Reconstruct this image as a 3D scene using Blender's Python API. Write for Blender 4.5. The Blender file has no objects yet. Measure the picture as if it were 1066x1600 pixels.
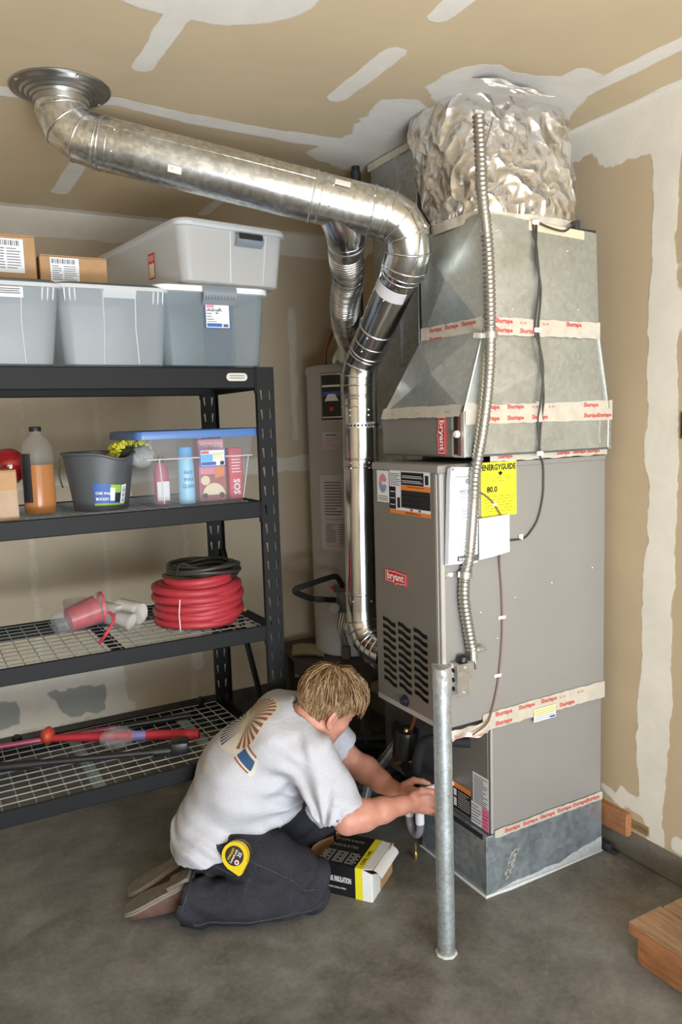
import bpy, bmesh, math, random
import numpy as np
from mathutils import Vector, Matrix, noise
from mathutils.bvhtree import BVHTree

S = bpy.context.scene
COL = S.collection
rnd = random.Random(7)
PI = math.pi

# ------------------------------------------------------------------ camera
cam_data = bpy.data.cameras.new('camera')
cam = bpy.data.objects.new('camera', cam_data)
COL.objects.link(cam)
cam_data.sensor_fit = 'VERTICAL'
cam_data.sensor_height = 36.0
cam_data.lens = 1216.505 * 36.0 / 1600.0
cam_data.clip_start = 0.05
cam_data.clip_end = 200
CAM_R = ((0.870573, 0.083009, -0.484986), (-0.491039, 0.083749, -0.867103), (-0.03136, 0.993023, 0.11367))
cam.matrix_world = Matrix.Translation((-1.66253492, -2.0070168, 1.67349921)) @ Matrix(CAM_R).to_4x4()
S.camera = cam

# ------------------------------------------------------------------ world, sun, exposure
W = bpy.data.worlds.new('sky')
S.world = W
W.use_nodes = True
nt = W.node_tree
nt.nodes.clear()
o_ = nt.nodes.new('ShaderNodeOutputWorld')
b_ = nt.nodes.new('ShaderNodeBackground')
s_ = nt.nodes.new('ShaderNodeTexSky')
s_.sky_type = 'NISHITA'
s_.sun_disc = False
s_.sun_elevation = math.radians(52)
s_.sun_rotation = math.radians(20)
s_.air_density = 1.0
s_.dust_density = 2.5
s_.ozone_density = 0.6
b_.inputs['Strength'].default_value = 0.34
nt.links.new(s_.outputs[0], b_.inputs[0])
nt.links.new(b_.outputs[0], o_.inputs[0])

sun_d = bpy.data.lights.new('sun', 'SUN')
sun_d.energy = 9.0
sun_d.angle = math.radians(2)
sun_d.color = (1.0, 0.97, 0.93)
sun = bpy.data.objects.new('sun', sun_d)
COL.objects.link(sun)
sun.rotation_euler = (math.radians(-36), 0, math.radians(-25))   # shines from behind the house on to the driveway

# daylight that comes in at the open garage door
por = bpy.data.lights.new('garage_door_daylight', 'AREA')
por.shape = 'RECTANGLE'
por.size = 3.0
por.size_y = 2.2
por.energy = 95
por.color = (0.86, 0.93, 1.0)
poro = bpy.data.objects.new('garage_door_daylight', por)
COL.objects.link(poro)
poro.location = (-1.05, -4.75, 1.22)
poro.rotation_euler = (math.radians(90), 0, 0)       # points to +y, into the garage

# unseen fill light added behind the camera to brighten the ceiling
fill_l = bpy.data.lights.new('ceiling_fill_light', 'AREA')
fill_l.shape = 'RECTANGLE'
fill_l.size = 1.6
fill_l.size_y = 0.6
fill_l.energy = 60
fill_l.color = (0.93, 0.96, 1.0)
fill_o = bpy.data.objects.new('ceiling_fill_light', fill_l)
COL.objects.link(fill_o)
fill_o.location = (-1.6, -3.2, 0.75)
fill_o.rotation_euler = (math.radians(148), 0, 0)         # up and forward

S.view_settings.view_transform = 'Standard'
S.view_settings.look = 'None'
S.view_settings.gamma = 1.0
S.view_settings.use_curve_mapping = False
S.view_settings.exposure = 0.93
S.cycles.max_bounces = 10
S.cycles.diffuse_bounces = 6
S.cycles.glossy_bounces = 5
S.cycles.transmission_bounces = 8
S.cycles.transparent_max_bounces = 24
S.cycles.sample_clamp_indirect = 6.0
S.cycles.use_denoising = True
S.cycles.caustics_reflective = False
S.cycles.caustics_refractive = False

# ------------------------------------------------------------------ helpers: materials
def _nt(name):
    m = bpy.data.materials.new(name)
    m.use_nodes = True
    t = m.node_tree
    return m, t, t.nodes['Principled BSDF']

def _noise(t, scale, detail=3, rough=0.55, dist=0.0, vec=None):
    n = t.nodes.new('ShaderNodeTexNoise')
    n.inputs['Scale'].default_value = scale
    n.inputs['Detail'].default_value = detail
    n.inputs['Roughness'].default_value = rough
    n.inputs['Distortion'].default_value = dist
    if vec is not None:
        t.links.new(vec, n.inputs['Vector'])
    return n.outputs['Fac']

def _pos(t, scale=(1, 1, 1)):
    g = t.nodes.new('ShaderNodeNewGeometry')
    mp = t.nodes.new('ShaderNodeMapping')
    mp.inputs['Scale'].default_value = scale
    t.links.new(g.outputs['Position'], mp.inputs['Vector'])
    return mp.outputs['Vector']

def _ramp(t, fac, stops):
    r = t.nodes.new('ShaderNodeValToRGB')
    e = r.color_ramp.elements
    while len(e) < len(stops):
        e.new(0.5)
    for k, (p, c) in zip(e, stops):
        k.position = p
        k.color = (c[0], c[1], c[2], 1) if hasattr(c, '__len__') else (c, c, c, 1)
    t.links.new(fac, r.inputs['Fac'])
    return r.outputs['Color']

def _mix(t, fac, a, b):
    n = t.nodes.new('ShaderNodeMix')
    n.data_type = 'RGBA'
    for sock, v in ((n.inputs[0], fac), (n.inputs[6], a), (n.inputs[7], b)):
        if hasattr(v, 'is_linked') or hasattr(v, 'links'):
            t.links.new(v, sock)
        elif hasattr(v, '__len__'):
            sock.default_value = (v[0], v[1], v[2], 1)
        else:
            sock.default_value = v
    return n.outputs[2]

def _bump(t, b, h, strength=0.3, dist=0.01):
    n = t.nodes.new('ShaderNodeBump')
    n.inputs['Strength'].default_value = strength
    n.inputs['Distance'].default_value = dist
    t.links.new(h, n.inputs['Height'])
    t.links.new(n.outputs[0], b.inputs['Normal'])

def srgb(r, g, b):
    f = lambda c: ((c / 255 + 0.055) / 1.055) ** 2.4 if c > 10 else c / 255 / 12.92
    return (f(r), f(g), f(b))

def mat(name, col, rough=0.5, metal=0.0, var=0.0, vscale=8, bump=0.0, bscale=60, spec=0.5, coat=0.0, vec=(1, 1, 1)):
    m, t, b = _nt(name)
    b.inputs['Roughness'].default_value = rough
    b.inputs['Metallic'].default_value = metal
    b.inputs['Specular IOR Level'].default_value = spec
    b.inputs['Coat Weight'].default_value = coat
    b.inputs['Base Color'].default_value = (*col, 1)
    if var or bump:
        p = _pos(t, vec)
    if var:
        n = _noise(t, vscale, 4, 0.6, 0, p)
        lo = tuple(max(0, c * (1 - var)) for c in col)
        hi = tuple(min(1, c * (1 + var)) for c in col)
        t.links.new(_ramp(t, n, [(0.3, lo), (0.7, hi)]), b.inputs['Base Color'])
    if bump:
        _bump(t, b, _noise(t, bscale, 3, 0.6, 0, p), bump, 0.004)
    return m

def plastic(name, tint, clear, rough=0.3):
    """thin translucent plastic: part see-through, part diffuse"""
    m, t, b = _nt(name)
    b.inputs['Base Color'].default_value = (*tint, 1)
    b.inputs['Roughness'].default_value = rough
    tr = t.nodes.new('ShaderNodeBsdfTransparent')
    tr.inputs['Color'].default_value = (min(1, tint[0] * 0.3 + 0.7), min(1, tint[1] * 0.3 + 0.7), min(1, tint[2] * 0.3 + 0.7), 1)
    tl = t.nodes.new('ShaderNodeBsdfTranslucent')
    tl.inputs['Color'].default_value = (*tint, 1)
    a = t.nodes.new('ShaderNodeMixShader')
    a.inputs[0].default_value = 0.35
    t.links.new(b.outputs[0], a.inputs[1])
    t.links.new(tl.outputs[0], a.inputs[2])
    c = t.nodes.new('ShaderNodeMixShader')
    c.inputs[0].default_value = clear
    t.links.new(a.outputs[0], c.inputs[1])
    t.links.new(tr.outputs[0], c.inputs[2])
    t.links.new(c.outputs[0], t.nodes['Material Output'].inputs['Surface'])
    return m

def galv(name, base=(0.66, 0.68, 0.68), rough=0.32, spangle=55, amount=0.22, metal=0.95, dull=None):
    """zinc coated sheet with a spangle of slightly different greys"""
    m, t, b = _nt(name)
    p = _pos(t)
    v = t.nodes.new('ShaderNodeTexVoronoi')
    v.inputs['Scale'].default_value = spangle
    t.links.new(p, v.inputs['Vector'])
    n2 = _noise(t, 6, 3, 0.6, 0.3, p)
    lo = tuple(c * (1 - amount) for c in base)
    hi = tuple(min(1, c * (1 + amount * 0.7)) for c in base)
    sp = _ramp(t, v.outputs['Color'], [(0.15, lo), (0.85, hi)])
    c2 = _mix(t, 0.35, sp, _ramp(t, n2, [(0.35, lo), (0.65, hi)]))
    t.links.new(c2, b.inputs['Base Color'])
    b.inputs['Metallic'].default_value = metal
    r = _ramp(t, n2, [(0.3, rough * 0.85), (0.7, rough * 1.2)])
    t.links.new(r, b.inputs['Roughness'])
    _bump(t, b, _noise(t, 30, 2, 0.5, 0, p), 0.06, 0.004)
    return m

# ------------------------------------------------------------------ helpers: meshes
class MB:
    def __init__(self):
        self.v, self.f, self.m = [], [], []
    def add(self, vs, fs, mi=0, M=None):
        o = len(self.v)
        if M is not None:
            vs = [M @ Vector(q) for q in vs]
        self.v += [tuple(q) for q in vs]
        self.f += [tuple(i + o for i in q) for q in fs]
        self.m += [mi] * len(fs)
        return self
    def box(self, lo, hi, bev=0.0, mi=0, M=None):
        (x0, y0, z0), (x1, y1, z1) = lo, hi
        if bev <= 0:
            vs = [(x0, y0, z0), (x1, y0, z0), (x1, y1, z0), (x0, y1, z0), (x0, y0, z1), (x1, y0, z1), (x1, y1, z1), (x0, y1, z1)]
            fs = [(0, 3, 2, 1), (4, 5, 6, 7), (0, 1, 5, 4), (1, 2, 6, 5), (2, 3, 7, 6), (3, 0, 4, 7)]
            return self.add(vs, fs, mi, M)
        b = min(bev, abs(x1 - x0) / 2.01, abs(y1 - y0) / 2.01, abs(z1 - z0) / 2.01)
        bm = bmesh.new()
        bmesh.ops.create_cube(bm, size=1)
        for q in bm.verts:
            q.co = Vector(((x0 + x1) / 2 + q.co.x * (x1 - x0), (y0 + y1) / 2 + q.co.y * (y1 - y0), (z0 + z1) / 2 + q.co.z * (z1 - z0)))
        bmesh.ops.bevel(bm, geom=bm.edges[:], offset=b, segments=2 if bev > 0.004 else 1, affect='EDGES', profile=0.5)
        bm.verts.index_update()
        self.add([q.co[:] for q in bm.verts], [[q.index for q in f.verts] for f in bm.faces], mi, M)
        bm.free()
        return self
    def obox(self, c, ax, ay, az, bev=0.0, mi=0):
        """box about c with half-axis vectors"""
        ax, ay, az = Vector(ax), Vector(ay), Vector(az)
        M = Matrix((ax.normalized(), ay.normalized(), az.normalized())).transposed().to_4x4()
        M.translation = Vector(c)
        a, b, d = ax.length, ay.length, az.length
        return self.box((-a, -b, -d), (a, b, d), bev, mi, M)
    def quad(self, pts, mi=0):
        return self.add(pts, [tuple(range(len(pts)))], mi)
    def tube(self, path, r, n=12, mi=0, caps=True, closed=False):
        P = [Vector(q) for q in path]
        R = r if hasattr(r, '__len__') else [r] * len(P)
        N = len(P)
        T = []
        for i in range(N):
            a = P[(i - 1) % N] if (i > 0 or closed) else P[i]
            b = P[(i + 1) % N] if (i < N - 1 or closed) else P[i]
            d = (b - a)
            T.append(d.normalized() if d.length > 1e-9 else Vector((0, 0, 1)))
        u = T[0].orthogonal().normalized()
        vs, fs = [], []
        for i in range(N):
            u = (u - T[i] * u.dot(T[i]))
            u = u.normalized() if u.length > 1e-6 else T[i].orthogonal().normalized()
            w = T[i].cross(u)
            for k in range(n):
                a = 2 * PI * k / n
                vs.append(P[i] + (u * math.cos(a) + w * math.sin(a)) * R[i])
        L = N if closed else N - 1
        for i in range(L):
            j = (i + 1) % N
            for k in range(n):
                k2 = (k + 1) % n
                fs.append((i * n + k, i * n + k2, j * n + k2, j * n + k))
        if caps and not closed:
            fs.append(tuple(range(n - 1, -1, -1)))
            fs.append(tuple((N - 1) * n + k for k in range(n)))
        return self.add(vs, fs, mi)
    def lathe(self, prof, origin=(0, 0, 0), axis=(0, 0, 1), n=32, mi=0, scale=(1, 1)):
        """prof: list of (radius, distance along the axis)"""
        ax = Vector(axis).normalized()
        u = ax.orthogonal().normalized() if abs(ax.z) < 0.99 else Vector((1, 0, 0))
        w = ax.cross(u)
        o = Vector(origin)
        vs, fs = [], []
        for r, h in prof:
            for k in range(n):
                a = 2 * PI * k / n
                vs.append(o + ax * h + u * (r * math.cos(a) * scale[0]) + w * (r * math.sin(a) * scale[1]))
        for i in range(len(prof) - 1):
            for k in range(n):
                k2 = (k + 1) % n
                fs.append((i * n + k, i * n + k2, (i + 1) * n + k2, (i + 1) * n + k))
        if prof[0][0] > 1e-4:
            fs.append(tuple(range(n - 1, -1, -1)))
        if prof[-1][0] > 1e-4:
            fs.append(tuple((len(prof) - 1) * n + k for k in range(n)))
        return self.add(vs, fs, mi)
    def prism(self, poly, origin, X, Y, N, mi=0, both=True):
        """polygon in the plane (X, Y) pushed out along N (vector with length)"""
        o, X, Y, N = Vector(origin), Vector(X), Vector(Y), Vector(N)
        k = len(poly)
        vs = [o + X * a + Y * b for a, b in poly] + [o + X * a + Y * b + N for a, b in poly]
        fs = [tuple(range(k - 1, -1, -1)), tuple(range(k, 2 * k))]
        fs += [(i, (i + 1) % k, k + (i + 1) % k, k + i) for i in range(k)]
        return self.add(vs, fs, mi)
    def text(self, s, origin, X, Y, size, align='L', mi=0, bold=0.0, lift=0.0, xs=1.0):
        vs, fs = text_geo(s, bold)
        o, X, Y = Vector(origin), Vector(X).normalized(), Vector(Y).normalized()
        N = X.cross(Y)
        w = max((q[0] for q in vs), default=0)
        dx = {'L': 0, 'C': -w / 2, 'R': -w}[align]
        return self.add([o + X * ((q[0] + dx) * size * xs) + Y * (q[1] * size) + N * lift for q in vs], fs, mi)
    def grid(self, fn, nu, nv, mi=0, flip=False):
        """fn(u, v) -> point, for u, v in 0..1"""
        vs = [fn(i / nu, j / nv) for j in range(nv + 1) for i in range(nu + 1)]
        fs = []
        for j in range(nv):
            for i in range(nu):
                a = j * (nu + 1) + i
                q = (a, a + 1, a + nu + 2, a + nu + 1)
                fs.append(q[::-1] if flip else q)
        return self.add(vs, fs, mi)

_TXT = {}
def text_geo(s, bold=0.0):
    k = (s, bold)
    if k not in _TXT:
        cu = bpy.data.curves.new('t', 'FONT')
        cu.body = s
        cu.resolution_u = 2
        cu.offset = bold
        ob = bpy.data.objects.new('t', cu)
        me = ob.to_mesh()
        _TXT[k] = ([tuple(v.co) for v in me.vertices], [tuple(p.vertices) for p in me.polygons])
        ob.to_mesh_clear()
        bpy.data.objects.remove(ob)
        bpy.data.curves.remove(cu)
    return _TXT[k]

WLOC = {}
def thing(name, label, cat, loc, group=None):
    o = bpy.data.objects.new(name, None)
    o.empty_display_size = 0.05
    COL.objects.link(o)
    o.location = loc
    o['label'] = label
    o['category'] = cat
    if group:
        o['group'] = group
    WLOC[o.name] = Vector(loc)
    return o

def part(name, mb, mats, parent=None, smooth=None, label=None, kind=None):
    me = bpy.data.meshes.new(name)
    off = WLOC[parent.name] if parent else Vector((0, 0, 0))
    me.from_pydata([(v[0] - off.x, v[1] - off.y, v[2] - off.z) for v in mb.v], [], mb.f)
    if not hasattr(mats, '__len__'):
        mats = [mats]
    for m in mats:
        me.materials.append(m)
    if len(mats) > 1:
        me.polygons.foreach_set('material_index', mb.m)
    if smooth is not None:
        me.polygons.foreach_set('use_smooth', [True] * len(me.polygons))
        if smooth < 180:
            me.set_sharp_from_angle(angle=math.radians(smooth))
    me.update()
    o = bpy.data.objects.new(name, me)
    COL.objects.link(o)
    if parent:
        o.parent = parent
    WLOC[o.name] = off
    if label:
        o['label'] = label
    if kind:
        o['kind'] = kind
    return o

def tag(o, label, cat, group=None, kind=None):
    o['label'] = label
    o['category'] = cat
    if group:
        o['group'] = group
    if kind:
        o['kind'] = kind
    return o

def struct(name, mb, mats, smooth=None, label=None):
    o = part(name, mb, mats, None, smooth)
    o['kind'] = 'structure'
    if label:
        o['label'] = label
        o['category'] = name.split('_')[0]
    return o

def bez(pts, n=8):
    """Catmull-Rom through the points"""
    P = [Vector(p) for p in pts]
    out = []
    for i in range(len(P) - 1):
        a, b, c, d = P[max(i - 1, 0)], P[i], P[i + 1], P[min(i + 2, len(P) - 1)]
        for k in range(n):
            t = k / n
            out.append(0.5 * ((2 * b) + (c - a) * t + (2 * a - 5 * b + 4 * c - d) * t * t + (3 * b - a - 3 * c + d) * t ** 3))
    out.append(P[-1])
    return out

# ------------------------------------------------------------------ materials
def painted_board(name, paper, mud, extra=None):
    """drywall: brown paper where bare, joint compound where the mask says so"""
    m, t, b = _nt(name)
    at = t.nodes.new('ShaderNodeAttribute')
    at.attribute_name = 'mud'
    p = _pos(t)
    n1 = _noise(t, 38, 4, 0.65, 0, p)
    n2 = _noise(t, 2.2, 3, 0.6, 0, p)
    sep = t.nodes.new('ShaderNodeSeparateColor')
    t.links.new(at.outputs['Color'], sep.inputs[0])
    ad = t.nodes.new('ShaderNodeMath'); ad.operation = 'MULTIPLY_ADD'
    t.links.new(n1, ad.inputs[0]); ad.inputs[1].default_value = 0.34
    t.links.new(sep.outputs[0], ad.inputs[2])
    msk = _ramp(t, ad.outputs[0], [(0.54, 0.0), (0.76, 1.0)])
    pc = _ramp(t, n2, [(0.3, tuple(c * 0.94 for c in paper)), (0.7, tuple(min(1, c * 1.05) for c in paper))])
    n3 = _noise(t, 7, 4, 0.6, 0.4, p)
    mc = _ramp(t, n3, [(0.3, tuple(c * 0.90 for c in mud)), (0.65, mud)])
    c = _mix(t, msk, pc, mc)
    ad2 = t.nodes.new('ShaderNodeMath'); ad2.operation = 'MULTIPLY_ADD'
    t.links.new(n1, ad2.inputs[0]); ad2.inputs[1].default_value = 0.5
    t.links.new(sep.outputs[1], ad2.inputs[2])
    g = _ramp(t, ad2.outputs[0], [(0.62, 0.0), (0.9, 1.0)])
    c = _mix(t, g, c, (0.30, 0.31, 0.29))
    t.links.new(c, b.inputs['Base Color'])
    b.inputs['Roughness'].default_value = 0.8
    b.inputs['Specular IOR Level'].default_value = 0.25
    hb = _mix(t, 0.15, msk, n1)
    _bump(t, b, hb, 0.25, 0.004)
    return m

def concrete(name, a, c, light):
    m, t, b = _nt(name)
    p = _pos(t)
    n1 = _noise(t, 1.3, 5, 0.62, 0.5, p)
    n2 = _noise(t, 6, 5, 0.65, 0.2, p)
    n3 = _noise(t, 55, 3, 0.7, 0, p)
    base = _ramp(t, n1, [(0.32, a), (0.5, c), (0.72, light)])
    base = _mix(t, 0.4, base, _ramp(t, n2, [(0.34, a), (0.64, light)]))
    sp = _ramp(t, n3, [(0.30, tuple(q * 0.75 for q in a)), (0.46, c), (0.75, light)])
    base = _mix(t, 0.22, base, sp)
    w = _ramp(t, _noise(t, 2.7, 6, 0.75, 1.2, p), [(0.60, 0.0), (0.78, 0.5)])
    base = _mix(t, w, base, tuple(min(1, q * 1.5) for q in light))
    d = _ramp(t, _noise(t, 1.9, 4, 0.6, 0.6, p), [(0.28, 0.55), (0.40, 0.0)])
    base = _mix(t, d, base, tuple(q * 0.55 for q in a))
    t.links.new(base, b.inputs['Base Color'])
    r = _ramp(t, n2, [(0.3, 0.38), (0.7, 0.62)])
    t.links.new(r, b.inputs['Roughness'])
    _bump(t, b, n3, 0.12, 0.004)
    return m

PAPER = (0.63, 0.51, 0.335)
MUD = (0.84, 0.805, 0.735)
m_ceil = painted_board('ceiling_board', PAPER, MUD)
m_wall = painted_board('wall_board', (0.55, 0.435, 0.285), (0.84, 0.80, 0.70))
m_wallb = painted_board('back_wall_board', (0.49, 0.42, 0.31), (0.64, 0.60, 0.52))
m_floor = concrete('floor_concrete', (0.045, 0.043, 0.038), (0.132, 0.127, 0.113), (0.31, 0.305, 0.285))
m_curb_shaded = mat('shaded_curb', (0.045, 0.038, 0.03), 0.9, 0, 0.3, 8)  # back wall curb, the shadow there is put into its dark colour
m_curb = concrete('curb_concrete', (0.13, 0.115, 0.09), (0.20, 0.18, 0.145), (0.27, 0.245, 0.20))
m_drive = mat('driveway_concrete', (0.55, 0.53, 0.49), 0.8, 0, 0.1, 3)
m_white = mat('white_print', (0.83, 0.83, 0.82), 0.5)
m_paper = mat('paper_white', (0.72, 0.735, 0.77), 0.55, spec=0.3)
m_black = mat('black_print', (0.015, 0.015, 0.017), 0.5)
m_ink = mat('grey_print', (0.10, 0.10, 0.11), 0.6)
m_red = mat('red_print', (0.62, 0.03, 0.03), 0.5)
m_orange = mat('orange_print', (0.72, 0.22, 0.04), 0.5)
m_yellow = mat('yellow_print', (0.82, 0.80, 0.03), 0.5)
m_pink = mat('pink_print', (0.70, 0.22, 0.36), 0.5)
m_blue = mat('blue_print', (0.03, 0.10, 0.36), 0.45)
m_lblue = mat('light_blue_print', (0.12, 0.36, 0.66), 0.45)
m_green = mat('green_print', (0.25, 0.45, 0.05), 0.45)
m_galv = galv('galvanized_sheet')
m_galvp = galv('galvanized_plenum', (0.60, 0.63, 0.595), 0.38, 60, 0.12, 0.85)
m_galvb = galv('galvanized_base', (0.50, 0.58, 0.64), 0.36, 45, 0.30, 0.8)
m_galvd = galv('galvanized_dull', (0.46, 0.48, 0.48), 0.45, 50, 0.2, 0.8)
m_pipe = galv('pipe_zinc', (0.70, 0.71, 0.69), 0.26, 75, 0.30, 0.97)
m_pipe2 = galv('pipe_bright', (0.72, 0.73, 0.73), 0.18, 30, 0.06, 1.0)
m_post = galv('post_zinc', (0.50, 0.55, 0.56), 0.42, 110, 0.25, 0.75)
m_chrome = mat('zinc_screw', (0.75, 0.76, 0.76), 0.22, 1.0)
m_steel = mat('dull_steel', (0.50, 0.50, 0.48), 0.4, 1.0)
m_flexal = mat('corrugated_aluminium', (0.82, 0.81, 0.79), 0.22, 1.0)
m_conduit = mat('conduit_steel', (0.40, 0.385, 0.35), 0.38, 0.9)
m_paint = mat('furnace_paint', (0.325, 0.312, 0.292), 0.42, 0.25, 0.03, 3, spec=0.4)
m_paint_shaded = mat('furnace_paint_shaded', (0.225, 0.21, 0.183), 0.42, 0.25, 0.03, 3, spec=0.4)  # same paint as the sides, darkened for the shade on left-facing fronts
m_edge = mat('bare_edge', (0.62, 0.61, 0.58), 0.35, 0.5)
m_dark = mat('dark_gap', (0.015, 0.014, 0.013), 0.8)
m_tape = mat('foil_tape', (0.72, 0.67, 0.57), 0.32, 0.35, 0.10, 25, 0.25, 70)
m_tapered = mat('tape_red_print', (0.60, 0.10, 0.09), 0.5)
m_rack = mat('rack_powder_coat', (0.008, 0.0085, 0.0095), 0.55, 0.0, 0, 8, 0.12, 350, spec=0.22)
m_wire = mat('wire_deck_zinc', (0.60, 0.66, 0.68), 0.35, 0.7)
m_card = mat('cardboard', (0.42, 0.25, 0.12), 0.75, 0, 0.08, 20)
m_cardd = mat('cardboard_inside', (0.34, 0.20, 0.10), 0.8, 0, 0.1, 20)
m_tub = plastic('tub_frosted', (0.60, 0.67, 0.73), 0.45, 0.25)
m_tub3 = plastic('tub_bluish', (0.50, 0.60, 0.68), 0.60, 0.2)
m_tub2 = plastic('tub_frosted_white', (0.86, 0.87, 0.87), 0.38, 0.28)
m_rib = plastic('tub_rim', (0.84, 0.87, 0.89), 0.20, 0.25)
m_clear = plastic('clear_plastic', (0.80, 0.84, 0.88), 0.84, 0.10)
m_film = plastic('clear_film', (0.86, 0.87, 0.88), 0.84, 0.08)
m_lidg = mat('lid_grey', (0.16, 0.18, 0.20), 0.4)
m_latch = mat('latch_grey', (0.20, 0.23, 0.26), 0.4)
m_lidw = mat('lid_white', (0.72, 0.74, 0.76), 0.35)
m_lidb = mat('lid_blue', (0.06, 0.16, 0.42), 0.35)
m_blackp = mat('black_plastic', (0.012, 0.012, 0.013), 0.4)
m_rubber = mat('black_foam_rubber', (0.016, 0.016, 0.018), 0.75)
m_wood = None
m_hoser = mat('red_rubber', (0.40, 0.032, 0.045), 0.5, 0, 0.08, 30)
m_hosek = mat('dark_cord', (0.035, 0.033, 0.026), 0.4)
m_copper = mat('copper', (0.60, 0.24, 0.12), 0.35, 0.9)
m_brass = mat('brass', (0.55, 0.36, 0.12), 0.35, 0.9)
m_heater = mat('heater_enamel', (0.37, 0.35, 0.335), 0.40, 0.1, 0.03, 3)
m_stand = mat('stand_dark', (0.05, 0.038, 0.028), 0.6)
m_pvcg = mat('pvc_grey', (0.22, 0.21, 0.25), 0.25, spec=0.6)
m_pvcw = mat('pvc_white', (0.78, 0.80, 0.82), 0.35)
m_tapemy = mat('tape_measure_yellow', (0.75, 0.56, 0.02), 0.35)
m_wirek = mat('wire_dark', (0.055, 0.048, 0.042), 0.5)
m_wirep = mat('wire_brown', (0.20, 0.10, 0.09), 0.5)
m_clip = mat('clip_white', (0.85, 0.84, 0.80), 0.4)

def wood_mat(name, a, b2, sc=(3, 30, 30)):
    m, t, b = _nt(name)
    p = _pos(t, sc)
    n = _noise(t, 1.6, 5, 0.65, 1.2, p)
    n2 = _noise(t, 5, 4, 0.6, 0.3, _pos(t))
    c = _ramp(t, n, [(0.28, a), (0.55, b2), (0.75, tuple(min(1, q * 1.2) for q in b2))])
    c = _mix(t, _ramp(t, n2, [(0.35, 0.45), (0.6, 0.0)]), c, tuple(q * 0.5 for q in a))
    t.links.new(c, b.inputs['Base Color'])
    b.inputs['Roughness'].default_value = 0.6
    _bump(t, b, n, 0.2, 0.004)
    return m
m_wood = wood_mat('old_step_wood', (0.17, 0.095, 0.05), (0.36, 0.22, 0.125), (30, 3, 30))
m_woodr = wood_mat('red_wood', (0.24, 0.09, 0.035), (0.44, 0.19, 0.08), (30, 4, 30))

# ------------------------------------------------------------------ room shell
XW, YB, ZC, XL, YF = 0.61, 2.0, 2.72, -4.6, -4.8

def vnoise(a, b, seed=0, oct=3):
    """numpy value noise in two axes, roughly -1..1"""
    r = np.random.RandomState(seed)
    out = np.zeros_like(a)
    amp = 1.0
    for o in range(oct):
        g = r.rand(64, 64) * 2 - 1
        x, y = a * 2 ** o, b * 2 ** o
        xi, yi = np.floor(x).astype(int), np.floor(y).astype(int)
        fx, fy = x - xi, y - yi
        fx, fy = fx * fx * (3 - 2 * fx), fy * fy * (3 - 2 * fy)
        q = lambda i, j: g[(xi + i) % 64, (yi + j) % 64]
        out += amp * ((q(0, 0) * (1 - fx) + q(1, 0) * fx) * (1 - fy) + (q(0, 1) * (1 - fx) + q(1, 1) * fx) * fy)
        amp *= 0.5
    return out

def seg_d(A, B, p, q):
    px, py = p; qx, qy = q
    dx, dy = qx - px, qy - py
    L = dx * dx + dy * dy + 1e-12
    t = np.clip(((A - px) * dx + (B - py) * dy) / L, 0, 1)
    return np.hypot(A - px - t * dx, B - py - t * dy)

def poly_sd(A, B, poly):
    d = np.full_like(A, 1e9)
    ins = np.zeros(A.shape, bool)
    n = len(poly)
    for i in range(n):
        p, q = poly[i], poly[(i + 1) % n]
        d = np.minimum(d, seg_d(A, B, p, q))
        c = ((p[1] > B) != (q[1] > B)) & (A < (q[0] - p[0]) * (B - p[1]) / (q[1] - p[1] + 1e-12) + p[0])
        ins ^= c
    return np.where(ins, -d, d)

def board(name, axes, fixed, lo, hi, step, mats, shapes, flip, seed):
    """a sheet of drywall in two of the axes; shapes -> how thick the joint compound lies there (0..1)"""
    nu, nv = int((hi[0] - lo[0]) / step), int((hi[1] - lo[1]) / step)
    a = np.linspace(lo[0], hi[0], nu + 1)
    b = np.linspace(lo[1], hi[1], nv + 1)
    A, B = np.meshgrid(a, b)
    wob = vnoise(A * 9, B * 9, seed) * 0.012 + vnoise(A * 40, B * 40, seed + 1, 2) * 0.004
    M = np.zeros_like(A)
    G = np.zeros_like(A)
    for s in shapes:
        k, op, soft = s[0], s[1], s[2]
        if k == 'seg':
            d = seg_d(A, B, s[3], s[4]) - s[5]
        else:
            d = poly_sd(A, B, s[3])
        wk = s[6] if k == 'seg' and len(s) > 6 else (s[4] if k != 'seg' and len(s) > 4 else 1.0)
        v = np.clip(0.5 - (d + wob * wk) / soft, 0, 1) * op
        if k == 'grey':
            G = np.maximum(G, v)
        else:
            M = np.maximum(M, v)
    co = np.zeros((A.size, 3))
    co[:, axes[0]] = A.ravel()
    co[:, axes[1]] = B.ravel()
    co[:, 3 - axes[0] - axes[1]] = fixed
    idx = np.arange(A.size).reshape(A.shape)
    F = np.stack([idx[:-1, :-1], idx[:-1, 1:], idx[1:, 1:], idx[1:, :-1]], -1).reshape(-1, 4)
    if flip:
        F = F[:, ::-1]
    me = bpy.data.meshes.new(name)
    me.vertices.add(len(co)); me.vertices.foreach_set('co', co.ravel())
    me.loops.add(F.size); me.loops.foreach_set('vertex_index', F.ravel())
    me.polygons.add(len(F)); me.polygons.foreach_set('loop_start', np.arange(0, F.size, 4))
    me.materials.append(mats)
    ca = me.color_attributes.new('mud', 'FLOAT_COLOR', 'POINT')
    c4 = np.zeros((A.size, 4)); c4[:, 0] = M.ravel(); c4[:, 1] = G.ravel(); c4[:, 3] = 1
    ca.data.foreach_set('color', c4.ravel())
    me.update(); me.validate()
    o = bpy.data.objects.new(name, me)
    COL.objects.link(o)
    o['kind'] = 'structure'
    return o

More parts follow.
